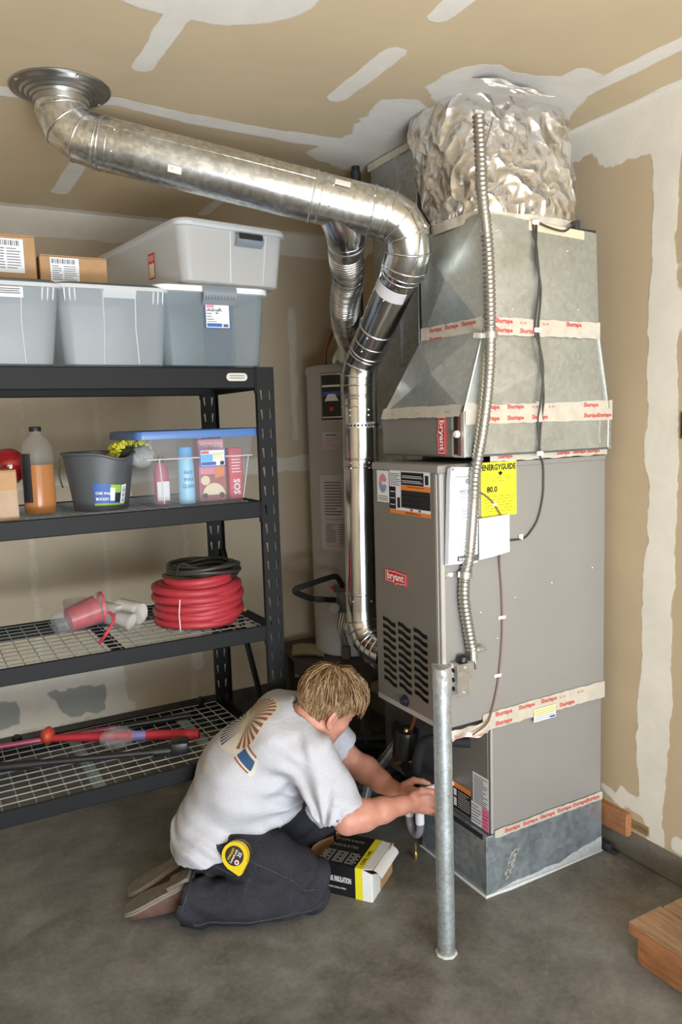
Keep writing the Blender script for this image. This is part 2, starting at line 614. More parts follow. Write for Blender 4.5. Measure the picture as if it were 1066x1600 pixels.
# ceiling (x, y)
CS = []
seam = [(-2.4, 0.70), (-1.31, 0.695), (-0.96, 0.625), (-0.70, 0.665), (-0.34, 0.675), (-0.05, 0.66)]
for p, q, w in zip(seam, seam[1:], (0.035, 0.035, 0.035, 0.04, 0.05)):
    CS.append(('seg', 0.95, 0.02, p, q, w, 0.5))
for p, q, w in (((-0.955, 0.02), (-0.96, 0.35), 0.032), ((-0.96, 1.25), (-0.96, 1.68), 0.036), ((-0.34, -0.04), (-0.34, 0.29), 0.034),
                ((-0.345, -0.52), (-0.345, -0.26), 0.034), ((-0.27, 1.52), (-0.27, 1.79), 0.025), ((-1.58, 0.0), (-1.58, 0.35), 0.034),
                ((-1.58, 1.25), (-1.58, 1.7), 0.036), ((-2.2, 0.0), (-2.2, 0.35), 0.034)):
    CS.append(('seg', 1.0, 0.012, p, q, w, 0.35))
CS.append(('seg', 1.0, 0.05, (-1.02, -0.20), (-0.90, -0.20), 0.235, 0.5))
CS.append(('seg', 0.95, 0.02, (0.375, -2.6), (0.375, 0.0), 0.038, 0.5))
CS.append(('poly', 1.0, 0.03, [(-0.12, 0.12), (-0.14, 0.0), (-0.06, -0.11), (0.13, -0.10), (0.24, -0.12), (0.22, -0.20), (0.33, -0.20), (0.42, -0.04), (0.5, 0.12), (0.52, 0.30), (0.2, 0.35)], 1.4))
CS.append(('poly', 0.9, 0.04, [(-0.08, 0.22), (-0.21, 0.25), (-0.17, 0.43), (-0.15, 0.59), (-0.20, 0.80), (0.12, 0.95), (0.2, 0.6), (0.1, 0.3)], 1.6))
CS.append(('seg', 0.9, 0.03, (-4.6, 1.99), (0.6, 1.99), 0.05, 0.6))
CS.append(('seg', 0.8, 0.02, (0.605, -4.8), (0.605, 2.0), 0.02, 0.4))
ceiling = board('ceiling', (0, 1), ZC, (XL, YF), (XW, YB), 0.0125, m_ceil, CS, True, 3)

# right wall (y, z)
RS = []
RS.append(('poly', 0.95, 0.03, [(2.0, 2.8), (2.0, 2.55), (0.25, 2.595), (0.12, 2.60), (0.05, 2.54), (-0.06, 2.56), (-0.13, 2.55), (-0.3, 2.56), (-0.6, 2.52), (-4.8, 2.5), (-4.8, 2.8)], 1.6))
RS.append(('poly', 1.0, 0.025, [(-0.155, 2.6), (-0.165, 2.41), (-0.15, 2.1), (-0.14, 1.86), (-0.15, 1.55), (-0.165, 1.42), (-0.15, 1.14), (-0.14, 0.95), (-0.13, 0.67), (-0.12, 0.42), (-0.14, 0.23), (-0.18, 0.10),
                                (-0.235, 0.10), (-0.25, 0.3), (-0.27, 0.54), (-0.265, 0.78), (-0.265, 1.12), (-0.28, 1.34), (-0.27, 1.68), (-0.27, 2.02), (-0.25, 2.33), (-0.28, 2.6)], 0.9))
RS.append(('seg', 0.9, 0.03, (0.03, 0.235), (-0.06, 0.205), 0.02, 1.5))
RS.append(('seg', 0.85, 0.03, (-0.06, 0.24), (-0.16, 0.215), 0.03, 1.5))
RS.append(('seg', 0.8, 0.03, (-0.31, 0.16), (-0.35, 0.165), 0.03, 1.2))
RS.append(('seg', 0.62, 0.05, (-0.10, 1.80), (-0.14, 1.62), 0.012, 1.6))
RS.append(('seg', 0.5, 0.05, (-0.05, 2.36), (-0.03, 2.15), 0.008, 1.0))
RS.append(('seg', 0.6, 0.05, (0.10, 2.46), (0.05, 2.40), 0.008, 1.0))
RS.append(('seg', 0.62, 0.04, (-0.11, 2.02), (-0.13, 1.9), 0.012, 1.0))
RS.append(('seg', 0.55, 0.03, (-0.09, 0.62), (-0.09, 0.40), 0.006, 1.0))
RS.append(('seg', 0.9, 0.03, (-1.5, 0.1), (-1.5, 2.7), 0.09, 1.0))
RS.append(('seg', 0.8, 0.03, (-0.45, 1.22), (-2.6, 1.22), 0.10, 1.0))
RS.append(('poly', 0.75, 0.04, [(-0.27, 2.2), (-0.31, 1.7), (-0.32, 1.3), (-0.42, 1.1), (-0.42, 2.4)], 1.6))
wall_right = board('wall_right', (1, 2), XW, (YF, 0.115), (YB, ZC), 0.0125, m_wall, RS, True, 11)

# back wall (x, z)
BS = []
BS.append(('poly', 0.95, 0.03, [(-4.6, 2.8), (-4.6, 2.585), (-1.2, 2.59), (-0.6, 2.60), (0.61, 2.60), (0.61, 2.8)], 0.5))
BS.append(('seg', 0.85, 0.03, (-4.6, 1.45), (0.61, 1.45), 0.045, 0.6))
for x in (-1.75, -1.36, -1.15, -0.80, -0.38):
    BS.append(('seg', 0.45, 0.04, (x, 0.2), (x, 1.35), 0.03, 0.8))
    BS.append(('seg', 0.42, 0.04, (x, 1.55), (x, 2.5), 0.03, 0.8))
BS.append(('seg', 0.95, 0.03, (-0.35, 0.55), (-0.345, 0.385), 0.03, 0.3))
BS.append(('seg', 0.55, 0.03, (0.30, 1.6), (0.30, 2.3), 0.03, 0.5))
BS.append(('poly', 0.7, 0.06, [(-1.6, 0.2), (-1.6, 0.50), (-0.75, 0.50), (-0.70, 0.2)], 2.0))
BS.append(('grey', 1.0, 0.03, [(-1.12, 0.375), (-0.855, 0.375), (-0.86, 0.24), (-1.03, 0.235)], 1.6))
BS.append(('grey', 0.8, 0.03, [(-1.50, 0.375), (-1.28, 0.375), (-1.27, 0.26), (-1.50, 0.22)], 1.6))
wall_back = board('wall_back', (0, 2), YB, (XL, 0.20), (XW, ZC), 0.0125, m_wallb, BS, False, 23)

b = MB()
b.quad([(XL, YF, 0), (XW + 0.4, YF, 0), (XW + 0.4, YB + 0.4, 0), (XL, YB + 0.4, 0)])
floor = struct('floor', b, m_floor)
b = MB()
b.box((XL - 8, -40, -0.12), (XW + 8, YF, -0.02))
drive = struct('driveway', b, m_drive)
b = MB(); b.box((XL - 0.1, YF, -0.02), (XL, YB + 0.1, ZC)); struct('wall_left', b, mat('plain_board', (0.55, 0.46, 0.33), 0.8))
m_plain = bpy.data.materials['plain_board']
b = MB(); b.box((XL, YF - 0.1, 2.32), (XW + 0.1, YF, ZC)); b.box((XL, YF - 0.1, 0), (-2.6, YF, 2.32)); b.box((XW - 0.1, YF - 0.1, 0), (XW + 0.1, YF, 2.32))
struct('wall_front', b, m_plain)
b = MB(); b.box((XL - 0.2, YF - 0.2, ZC + 0.004), (XW + 0.2, YB + 0.2, ZC + 0.1)); struct('roof', b, m_plain)
b = MB(); b.box((XW + 0.005, YF, 0.13), (XW + 0.1, YB, ZC)); b.box((XL, YB + 0.005, 0.21), (XW + 0.1, YB + 0.1, ZC)); struct('trim_1', b, m_wood)

# concrete curbs the framing stands on
b = MB()
b.box((XW + 0.004, YF, 0), (XW + 0.25, YB + 0.2, 0.13), 0.006)
struct('baseboard_right', b, m_curb)
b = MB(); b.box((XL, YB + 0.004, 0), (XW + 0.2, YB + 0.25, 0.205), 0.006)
struct('baseboard_back', b, m_curb_shaded)
# a strip of the sill plate that shows where the board is cut short
b = MB(); b.box((XW - 0.004, -0.185, 0.128), (XW + 0.02, -0.10, 0.165), 0.003)
struct('trim_2', b, wood_mat('sill_plate', (0.16, 0.11, 0.04), (0.30, 0.21, 0.09), (30, 4, 30)))

# ------------------------------------------------------------------ furnace stack
EX, EY, EZ = Vector((1, 0, 0)), Vector((0, 1, 0)), Vector((0, 0, 1))
R_W = 0.566                                  # side of the stack nearest the right wall

def tape_strip(parent, pts, width_dir, w, name='foil_tape', words=True, seed=1, N=None, step=0.13, size=0.017):
    """foil tape along pts with its red print; N = outward normal"""
    r = random.Random(seed)
    P = [Vector(p) for p in pts]
    D = Vector(width_dir).normalized()
    N = Vector(N).normalized()
    L = sum((b - a).length for a, b in zip(P, P[1:]))
    n = max(8, int(L / 0.02))
    b = MB()
    def at(u):
        d = u * L
        for a, c in zip(P, P[1:]):
            l = (c - a).length
            if d <= l + 1e-9:
                return a + (c - a) * (d / l)
            d -= l
        return P[-1]
    jit = [(r.uniform(-1, 1) * 0.0022, r.uniform(-1, 1) * 0.0022, r.uniform(0, 1) * 0.0015) for _ in range(n + 1)]
    def fn(u, v):
        i = int(round(u * n))
        j = jit[i]
        return at(u) + D * ((v - 0.5) * w + (j[0] if v > 0.5 else j[1])) + N * (0.0012 + j[2] * (0.3 + 0.7 * abs(math.sin(v * 3.1))))
    X = (P[-1] - P[0]).normalized()
    b.grid(fn, n, 3, flip=(X.cross(D).dot(N) < 0))
    o = part(name, b, m_tape, parent, 60)
    if words:
        t = MB()
        d = 0.03 + r.random() * 0.04
        while d < L - 0.07:
            c = at(d / L)
            for row in ((0.18, -0.34) if w > 0.045 else (-0.16,)):
                k = r.random()
                if k < 0.62:
                    t.text('Shurtape', c + D * (row * w) + N * 0.0032, X, D, size * 1.15, 'L', bold=0.035)
                elif k < 0.85:
                    t.text('UL 181', c + D * (row * w) + N * 0.0032, X, D, size * 0.6, 'L')
            d += step * r.uniform(0.5, 0.85)
        if t.v:
            part('tape_print', t, m_tapered, o, kind='stuff')
    return o

def screws(name, parent, pts, nrm, r=0.005):
    for p in pts:
        b = MB()
        nrm = Vector(nrm)
        b.lathe([(r, 0), (r * 0.9, 0.003), (r * 0.4, 0.0045), (0.0001, 0.0047)], Vector(p) - nrm * 0.0005, nrm, 8)
        part(name, b, m_chrome, parent, 40)

def crossbroken(b, P00, P10, P11, P01, N, h, mi=0):
    """a sheet metal panel with its two diagonal creases: four facets meeting at a slightly raised centre"""
    P = [Vector(p) for p in (P00, P10, P11, P01)]
    c = sum(P, Vector()) / 4 + Vector(N) * h
    for i in range(4):
        b.add([P[i], P[(i + 1) % 4], c], [(0, 1, 2)], mi)

# --- base plenum on the floor
base = thing('plenum_base', 'low blue grey galvanized sheet metal box on the floor under the furnace stack', 'duct base', (0.28, 0.2, 0))
b = MB()
b.box((0, 0, 0), (R_W + 0.003, 0.395, 0.222), 0.003)
part('shell', b, m_galvb, base)
b = MB()
b.box((-0.003, -0.003, 0.0), (0.008, 0.009, 0.216), 0.002)
part('corner_flange', b, m_galvb, base)
b = MB()
b.box((-0.002, 0.02, 0.205), (0.0, 0.38, 0.224))
part('dark_lip', b, m_dark, base)
b = MB()
prev = None
r = random.Random(4)
pts = [(0.0, 0.0)] + [(x, 0.004 + 0.014 * abs(math.sin(x * 9)) + r.random() * 0.006 + max(0, (x - 0.2)) * 0.10) for x in np.linspace(0.02, 0.566, 34)]
poly = [(0.0, 0.0)] + pts[1:] + [(0.566, 0.0)]
b.prism(poly, (0, -0.0015, 0), EX, EZ, (0, 0.001, 0))
part('sealant_smear', b, mat('caulk_smear', (0.50, 0.54, 0.57), 0.6, 0, 0.15, 60), base)
b = MB()
for i in range(40):
    pass
b.tube([(-0.003, 0.40, 0.003), (-0.004, 0.2, 0.003), (-0.004, -0.002, 0.003), (0.1, -0.005, 0.004), (0.3, -0.006, 0.003), (0.566, -0.004, 0.003)], [0.004, 0.005, 0.007, 0.008, 0.005, 0.004], 6)
part('floor_bead', b, mat('caulk_white', (0.66, 0.67, 0.66), 0.6), base, 60)
tape_strip(base, [(0.035, -0.001, 0.224), (0.3, -0.001, 0.226), (0.566, -0.001, 0.226)], EZ, 0.03, seed=8, N=(0, -1, 0.0))
b = MB()
b.grid(lambda u, v: Vector((0.07 + u * 0.05 + 0.02 * v, -0.0006, 0.05 + v * 0.07 + 0.02 * u)), 4, 4)
b2 = MB()
for i in range(26):
    x, z = 0.075 + 0.028 * r.random() + i * 0.0016, 0.045 + i * 0.0036
    b2.obox((x, -0.0008, z), (0.006 * r.random() + 0.003, 0, 0.007), (0, 0.0004, 0), (-0.002, 0, 0.0015))
part('scuff_mark', b2, mat('old_putty', (0.40, 0.38, 0.33), 0.8), base)

# --- coil cabinet
coil = thing('coil_cabinet', 'taupe painted cooling coil cabinet directly above the galvanized base box', 'coil cabinet', (0.30, 0.2, 0.222))
b = MB()
b.box((0.033, 0.004, 0.222), (R_W, 0.40, 0.655), 0.003)
part('casing', b, [m_paint], coil)
b = MB()
b.box((0.030, 0.253, 0.223), (0.034, 0.69, 0.652), 0.0)
part('blank_panel', b, mat('dark_panel', (0.115, 0.118, 0.118), 0.5, 0.4, 0.15, 8), coil, label='dark bare metal panel')
b = MB(); b.box((0.0295, 0.236, 0.224), (0.034, 0.252, 0.652)); part('dark_slot', b, m_dark, coil)
b = MB(); b.box((0.022, 0.016, 0.228), (0.034, 0.235, 0.648), 0.002); part('door', b, m_paint_shaded, coil)
b = MB(); b.box((0.024, 0.000, 0.226), (0.034, 0.012, 0.650), 0.003); part('corner_edge', b, m_edge, coil, label='bright bare corner edge')
# rating stickers on the coil door
def sticker(parent, name, lo, hi, X, Y, N, o, blocks, mats=None):
    """flat label: white sheet with coloured blocks (u0, v0, u1, v1, colour) in 0..1"""
    o, X, Y, N = Vector(o), Vector(X), Vector(Y), Vector(N).normalized()
    cols, b = [], MB()
    def qd(u0, v0, u1, v1, m, lift):
        if m not in cols:
            cols.append(m)
        pts = [o + X * u + Y * v + N * lift for u, v in ((u0, v0), (u1, v0), (u1, v1), (u0, v1))]
        b.add(pts, [(0, 1, 2, 3)], cols.index(m))
    qd(0, 0, 1, 1, lo, 0.0012)
    o_ = part(name, b, cols, parent)
    b2, cols2 = MB(), []
    cols = cols2; keep = b; b = b2
    def qd2(u0, v0, u1, v1, m, lift):
        if m not in cols2:
            cols2.append(m)
        pts = [o + X * u + Y * v + N * lift for u, v in ((u0, v0), (u1, v0), (u1, v1), (u0, v1))]
        b2.add(pts, [(0, 1, 2, 3)], cols2.index(m))
    for k, q in enumerate(blocks):
        qd2(*q[:4], q[4], 0.0018 + 0.0002 * (k % 3))
    if b2.v:
        part('printing', b2, cols2, o_)
    return o_

def lines(u0, v0, u1, v1, n, m, seed=0, h=0.45):
    r = random.Random(seed)
    out = []
    for i in range(n):
        v = v1 - (i + 0.5) * (v1 - v0) / n
        e = u1 - (u1 - u0) * r.choice((0, 0, 0.05, 0.1, 0.3))
        d = (v1 - v0) / n * h / 2
        out.append((u0, v - d, e, v + d, m))
    return out

NX = Vector((-1, 0, 0))
sticker(coil, 'label', m_paper, None, (0, -0.088, 0), (0, 0, 0.122), NX, (0.0215, 0.098, 0.302), lines(0.08, 0.06, 0.92, 0.94, 13, m_ink, 3, 0.4))
sticker(coil, 'label', m_paper, None, (0, -0.100, 0), (0, 0, 0.082), NX, (0.0213, 0.110, 0.228),
        [(0.62, 0, 1, 1, m_pink)] + lines(0.05, 0.08, 0.58, 0.92, 6, m_ink, 5, 0.3) + lines(0.66, 0.1, 0.95, 0.9, 5, m_red, 6, 0.25))
sticker(coil, 'warning_label', m_black, None, (0, -0.105, 0), (0, 0, 0.105), NX, (0.0211, 0.213, 0.238),
        [(0.0, 0.80, 1, 1, m_orange), (0.04, 0.12, 0.20, 0.42, m_white), (0.04, 0.5, 0.20, 0.74, m_white)] + lines(0.28, 0.1, 0.95, 0.74, 8, m_white, 9, 0.2))
NY = Vector((0, -1, 0))
sticker(coil, 'label', m_paper, None, (0.106, 0, 0), (0, 0, 0.048), NY, (0.208, -0.0125, 0.597),
        [(0.0, 0.42, 1, 1, mat('pale_yellow', (0.80, 0.78, 0.38), 0.5))] + lines(0.05, 0.08, 0.95, 0.9, 5, m_ink, 2, 0.16) + [(0.72, 0.06, 0.96, 0.2, m_blue)])

# --- furnace
furn = thing('furnace', 'tall taupe gas furnace cabinet with louvred front and red badges, above the coil cabinet', 'furnace', (0.19, 0.19, 0.655))
FX = -0.186
b = MB()
b.box((FX + 0.012, -0.007, 0.655), (R_W, 0.389, 1.512), 0.003)
part('casing', b, m_paint, furn)
b = MB()
b.box((FX - 0.003, -0.010, 1.502), (-0.01, 0.392, 1.530), 0.004)
b.box((-0.012, -0.008, 1.510), (R_W, 0.39, 1.528), 0.002)
part('top_flange', b, m_paint, furn)
b = MB()
b.box((FX - 0.001, -0.006, 0.652), (FX + 0.03, 0.391, 0.672), 0.002)
part('bottom_rail', b, m_edge, furn, label='pale bottom rail')
b = MB()
for y0, y1, x0 in ((-0.0075, 0.004, FX + 0.004), (0.008, 0.013, FX + 0.002)):
    b.box((x0, y0, 0.672), (FX + 0.02, y1, 1.502), 0.0015)
part('door_rail', b, m_edge, furn, label='bright door edge rail')
# front door with real louvre openings
DY0, DY1, DZ0, DZ1 = 0.015, 0.388, 0.673, 1.501
XD = FX
def pt(y, z):
    return (XD, y, z)
cols_y = [(0.345, 0.262), (0.246, 0.168), (0.150, 0.070)]
rows = 9
b = MB()
def dq(y0, y1, z0, z1):
    b.quad([pt(y1, z0), pt(y0, z0), pt(y0, z1), pt(y1, z1)])
LZ0, LZ1 = 0.727, 0.976
pitch = (LZ1 - LZ0) / rows
dq(DY0, DY1, LZ1 + 0.006, DZ1)
dq(DY0, DY1, DZ0, LZ0 - 0.008)
ys = [DY1] + [v for c in cols_y for v in c] + [DY0]
for i in range(0, len(ys), 2):
    dq(ys[i + 1], ys[i], LZ0 - 0.008, LZ1 + 0.006)
NS = 6
def wave(t):                       # the openings are stepped: high on one side, lower on the other
    k = max(0.0, min(1.0, (t - 0.25) / 0.5))
    return 0.006 - 0.012 * (k * k * (3 - 2 * k))
for (ya, yb) in cols_y:
    for s in range(NS):
        t0, t1 = s / NS, (s + 1) / NS
        y0, y1 = ya + (yb - ya) * t0, ya + (yb - ya) * t1
        w0, w1 = wave(t0), wave(t1)
        zl0 = zl1 = LZ0 - 0.008
        for k in range(rows):
            za0, za1 = LZ0 + k * pitch + 0.002 + w0, LZ0 + k * pitch + 0.002 + w1
            zb0, zb1 = za0 + pitch * 0.60, za1 + pitch * 0.60
            b.quad([pt(y0, zl0), pt(y1, zl1), pt(y1, za1), pt(y0, za0)])
            zl0, zl1 = zb0, zb1
        b.quad([pt(y0, zl0), pt(y1, zl1), pt(y1, LZ1 + 0.006), pt(y0, LZ1 + 0.006)])
for y in (DY0, DY1):
    b.quad([(XD, y, DZ0), (XD + 0.012, y, DZ0), (XD + 0.012, y, DZ1), (XD, y, DZ1)])
door = part('front_door', b, m_paint_shaded, furn)
for (ya, yb) in cols_y:                       # pressed slats: each leans in behind its opening
    for k in range(rows):
        q = MB()
        zt_ = lambda t: LZ0 + k * pitch + 0.002 + wave(t) + pitch * 0.60
        q.grid(lambda u, v: Vector((XD + 0.010 * v, ya + (yb - ya) * u, zt_(u) - pitch * 0.34 * v)), NS, 1)
        part('louver_slat', q, m_paint_shaded, door)
b = MB(); b.box((XD + 0.0112, DY0 + 0.005, LZ0 - 0.02), (XD + 0.0125, DY1 - 0.005, LZ1 + 0.02)); part('louver_shade', b, m_dark, door)  # dark sheet stands for the shade inside the louvre openings
b = MB()
b.lathe([(0.021, 0), (0.021, 0.004), (0.016, 0.006), (0.015, 0.014), (0.010, 0.018), (0.0001, 0.0185)], (XD, 0.207, 0.693), NX, 18)
b.box((XD - 0.024, 0.200, 0.684), (XD - 0.012, 0.214, 0.702), 0.003)
part('door_knob', b, mat('blue_black_plastic', (0.012, 0.012, 0.03), 0.3), door, 40, 'blue black plastic knob')
# badges
def badge(parent, o, X, Y, N, word, w, h):
    o, X, Y, N = Vector(o), Vector(X).normalized(), Vector(Y).normalized(), Vector(N)
    def shape(k):
        a, c = w / 2 - k, h / 2 - k
        return [(-a, -c * 0.80), (-a * 0.12, -c * 0.80), (0, -c * 1.25), (a * 0.12, -c * 0.95), (a, -c * 0.86), (a, c * 0.80), (a * 0.1, c * 0.92), (0, c * 1.12), (-a * 0.1, c * 0.92), (-a, c * 0.92)]
    b = MB(); b.prism(shape(0), o, X, Y, N * 0.003)
    q = part('badge', b, m_red, parent, label='red badge')
    ring, t = MB(), MB()
    A, B_ = shape(0.0035), shape(0.0055)
    vs = [o + X * p[0] + Y * p[1] + N * 0.0034 for p in A + B_]
    k = len(A)
    ring.add(vs, [(i, (i + 1) % k, k + (i + 1) % k, k + i) for i in range(k)])
    part('badge_outline', ring, m_white, q)
    sz = h * 0.72
    t.text(word, o + N * 0.0036 - Y * sz * 0.25, X, Y, sz, 'C', bold=0.025, xs=(w * 0.80) / (text_w(word) * sz))
    part('lettering', t, m_white, q)
def text_w(s):
    return max(v[0] for v in text_geo(s)[0])
badge(furn, (XD - 0.0005, 0.251, 1.128), (0, -1, 0), EZ, NX, 'bryant', 0.132, 0.050)
# door stickers
o_ = sticker(furn, 'label', m_paper, None, (0, -0.078, 0), (0, 0, 0.112), NX, (XD - 0.0008, 0.358, 1.390), lines(0.1, 0.04, 0.9, 0.22, 3, m_ink, 2, 0.35))
b = MB()
for k in range(14):                              # small two tone swirl emblem
    a0, a1 = 0.35 + k * 0.41, 0.35 + k * 0.41 + 0.33
    c = Vector((XD - 0.0026, 0.319, 1.457))
    f = lambda a, q: c + Vector((0, -math.cos(a) * q * 0.026, math.sin(a) * q * 0.034))
    b.add([f(a0, 0.25), f(a0, 1), f(a1, 1), f(a1, 0.25)], [(0, 1, 2, 3)], 0 if math.sin(a0) > 0 else 1)
part('emblem', b, [mat('emblem_red', (0.65, 0.22, 0.2), 0.5), mat('emblem_blue', (0.22, 0.26, 0.42), 0.5)], o_)
sticker(furn, 'warning_label', m_paper, None, (0, -0.242, 0), (0, 0, 0.150), NX, (XD - 0.0008, 0.276, 1.356),
        [(0.30, 0.68, 0.85, 0.97, m_black), (0.30, 0.56, 1, 0.68, m_orange), (0.30, 0.16, 1, 0.56, m_black), (0.0, 0.0, 1, 0.09, m_orange), (0.0, 0.10, 0.16, 0.62, m_black),
         (0.20, 0.14, 0.27, 0.38, m_black), (0.88, 0.72, 0.96, 0.92, m_black), (0.52, 0.10, 0.58, 0.15, m_red), (0.72, 0.10, 0.77, 0.15, m_ink)]
        + lines(0.33, 0.72, 0.83, 0.94, 6, m_white, 4, 0.3) + lines(0.33, 0.18, 0.97, 0.54, 10, m_white, 7, 0.25) + lines(0.02, 0.13, 0.14, 0.58, 9, m_white, 8, 0.3)
        + lines(0.02, 0.64, 0.28, 0.94, 7, m_ink, 12, 0.35) + lines(0.45, 0.60, 0.85, 0.65, 2, m_black, 3, 0.6) + lines(0.4, 0.02, 0.8, 0.07, 2, m_black, 5, 0.5))
screws('screw', furn, [(-0.03 + 0.008, -0.007, 1.03), (0.13, -0.007, 1.06), (0.30, -0.007, 1.09), (0.05, -0.007, 0.93), (0.5, -0.007, 1.12)], NY, 0.0035)
tape_strip(furn, [(-0.02, -0.0095, 0.645), (0.2, -0.0095, 0.648), (0.566, -0.0095, 0.65)], EZ, 0.062, seed=3, N=NY, size=0.018)
tape_strip(furn, [(0.02, -0.012, 1.545), (0.3, -0.0115, 1.545), (0.566, -0.0115, 1.546)], EZ, 0.030, seed=5, N=NY, size=0.015)
# crumpled tape hanging below the front corner
b = MB()
r = random.Random(2)
b.grid(lambda u, v: Vector((-0.16 + u * 0.17, -0.012 - 0.012 * math.sin(u * 9 + v * 2) * v - 0.002, 0.648 - v * 0.045 * (0.7 + 0.3 * u) + 0.002 * math.sin(u * 17))), 18, 5)
part('foil_tape', b, m_tape, furn, 180)
t = MB(); t.text('Shurtape', (-0.15, -0.024, 0.625), EX, EZ, 0.014); t.text('Shurtape', (-0.08, -0.027, 0.612), EX, EZ, 0.014); part('tape_print', t, m_tapered, furn, kind='stuff')

# --- energy label, manual, white card on the furnace side
ye = thing('yellow_guide_label', 'bright yellow energy guide sheet stuck on the grey furnace side', 'label', (0.06, -0.008, 1.348))
b = MB(); b.box((-0.015, -0.0095, 1.348), (0.137, -0.0075, 1.529)); part('sheet', b, m_yellow, ye)
t = MB()
t.text('ENERGYGUIDE', (0.061, -0.0100, 1.503), EX, EZ, 0.026, 'C', bold=0.045, xs=0.145 / (text_w('ENERGYGUIDE') * 0.026))
t.add([(0.067, -0.01, 1.500), (0.058, -0.01, 1.490), (0.076, -0.01, 1.490)], [(0, 2, 1)])
t.add([(0.067, -0.01, 1.482), (0.056, -0.01, 1.494), (0.078, -0.01, 1.494)], [(0, 2, 1)])
t.text('80.0', (0.008, -0.0100, 1.430), EX, EZ, 0.026, 'L', bold=0.04)
for u0, v0, u1, v1, m in lines(0.03, 1.462, 0.130, 1.480, 2, None, 3, 0.12) + lines(0.0, 1.36, 0.130, 1.42, 6, None, 4, 0.12):
    t.box((u0, -0.0100, v0), (u1, -0.0098, v1))
part('lettering', t, m_black, ye)

man = thing('manual_booklet', 'thick white paper manual bag taped to the furnace side behind the metal conduit', 'booklet', (-0.1, -0.02, 1.2))
b = MB()
def leaf(off, jz):
    def fn(u, v):
        x = -0.166 + u * 0.125 + (1 - v) * 0.0 - 0.006 * (1 - v)
        z = 1.208 + v * 0.312 - 0.008 * u + jz
        curl = 0.016 * max(0, 1 - u * 3) * (0.4 + 0.6 * v) + 0.01 * max(0, v - 0.9) * 5 * (1 - u)
        return Vector((x + jz * 0.6, -0.0085 - off - curl - 0.010 * u * (1 - u), z))
    return fn
for k in range(7):
    b.grid(leaf(0.0025 * k, 0.0008 * k), 10, 8)
part('pages', b, m_paper, man, 180)
t = MB()
top = leaf(0.0152, 0.005)
def on(u, v):
    return top(u, v) + NY * 0.0045
for u0, v0, u1, v1, m in lines(0.30, 0.12, 0.92, 0.38, 9, None, 5, 0.10) + lines(0.45, 0.46, 0.9, 0.56, 3, None, 6, 0.2) + lines(0.40, 0.66, 0.9, 0.78, 3, None, 8, 0.14) + [(0.18, 0.895, 0.98, 0.902, None)]:
    t.add([on(u0, v0), on(u1, v0), on(u1, v1), on(u0, v1)], [(0, 1, 2, 3)])
part('printing', t, mat('faint_print', (0.42, 0.43, 0.46), 0.6), man)
t = MB()
t.add([on(0.30, 0.025), on(0.98, 0.02), on(0.98, 0.085), on(0.30, 0.075)], [(0, 1, 2, 3)])
t.add([on(0.03, 0.955), on(0.10, 0.985), on(0.03, 0.985)], [(0, 1, 2)])
part('dark_footer', t, m_ink, man)
t = MB()
X = (on(0.9, 0.5) - on(0.3, 0.5)).normalized(); Y = (on(0.5, 0.9) - on(0.5, 0.1)).normalized()
t.text('bryant', on(0.34, 0.032) + NY * 0.001, X, Y, 0.016, 'L', bold=0.02)
part('lettering', t, m_white, man)
t = MB()
for wd, u, v, sz in (('81', 0.55, 0.83, 0.022), ('READ FIRST', 0.36, 0.735, 0.0105), ('NO', 0.66, 0.43, 0.018), ('SAVE', 0.58, 0.385, 0.014)):
    t.text(wd, on(u, v), X, Y, sz)
part('lettering', t, mat('page_print', (0.22, 0.23, 0.25), 0.6), man)

card = thing('white_card', 'blank white card taped across the bottom of the yellow energy label', 'card', (0.03, -0.03, 1.21))
b = MB()
b.grid(lambda u, v: Vector((-0.042 + u * 0.140, -0.030 - 0.010 * u * (1 - u) * 2 + 0.012 * u, 1.213 + v * 0.136 + 0.011 * u - 0.008 * u * v)), 8, 6)
b.grid(lambda u, v: Vector((-0.042 + u * 0.140, -0.027 - 0.010 * u * (1 - u) * 2 + 0.012 * u, 1.213 + v * 0.136 + 0.011 * u - 0.008 * u * v)), 8, 6, flip=True)
part('sheet', b, m_paper, card, 180)
b = MB(); b.box((-0.03, -0.030, 1.30), (0.0, -0.008, 1.335)); part('tape_tab', b, m_clip, card)

# --- air filter cabinet
filt = thing('air_filter_cabinet', 'flat wide filter box with a vertical red badge, between the furnace and the sloping duct', 'filter cabinet', (0.2, 0.2, 1.5505))
b = MB(); b.box((-0.100, -0.035, 1.5505), (0.545, 0.438, 1.697), 0.003); part('casing', b, m_galvp, filt)
b = MB(); b.box((-0.107, 0.020, 1.552), (-0.098, 0.440, 1.695), 0.003); part('door', b, m_paint_shaded, filt, label='taupe painted door')
b = MB(); b.box((-0.104, -0.036, 1.5505), (-0.098, 0.020, 1.697), 0.001); part('end_plate', b, m_edge, filt)
b = MB(); b.box((-0.1062, -0.006, 1.560), (-0.1035, 0.014, 1.690)); part('slot', b, m_dark, filt)
b = MB(); b.box((-0.1066, -0.022, 1.556), (-0.1035, -0.006, 1.692), 0.001); part('rust_strip', b, mat('rusty_strip', (0.16, 0.07, 0.045), 0.7), filt, label='rust brown edge strip')
b = MB()
b.lathe([(0.012, 0), (0.012, 0.010), (0.009, 0.014), (0.0001, 0.0145)], (-0.1055, -0.008, 1.626), NX, 14)
part('latch_knob', b, m_clip, filt, 40, 'white latch knob')
badge(filt, (-0.1075, 0.074, 1.622), (0, 0, -1), (0, -1, 0), NX, 'bryant', 0.125, 0.048)
b = MB(); b.box((0.545, -0.037, 1.5505), (0.562, 0.44, 1.712), 0.002); part('end_flange', b, m_galvp, filt)
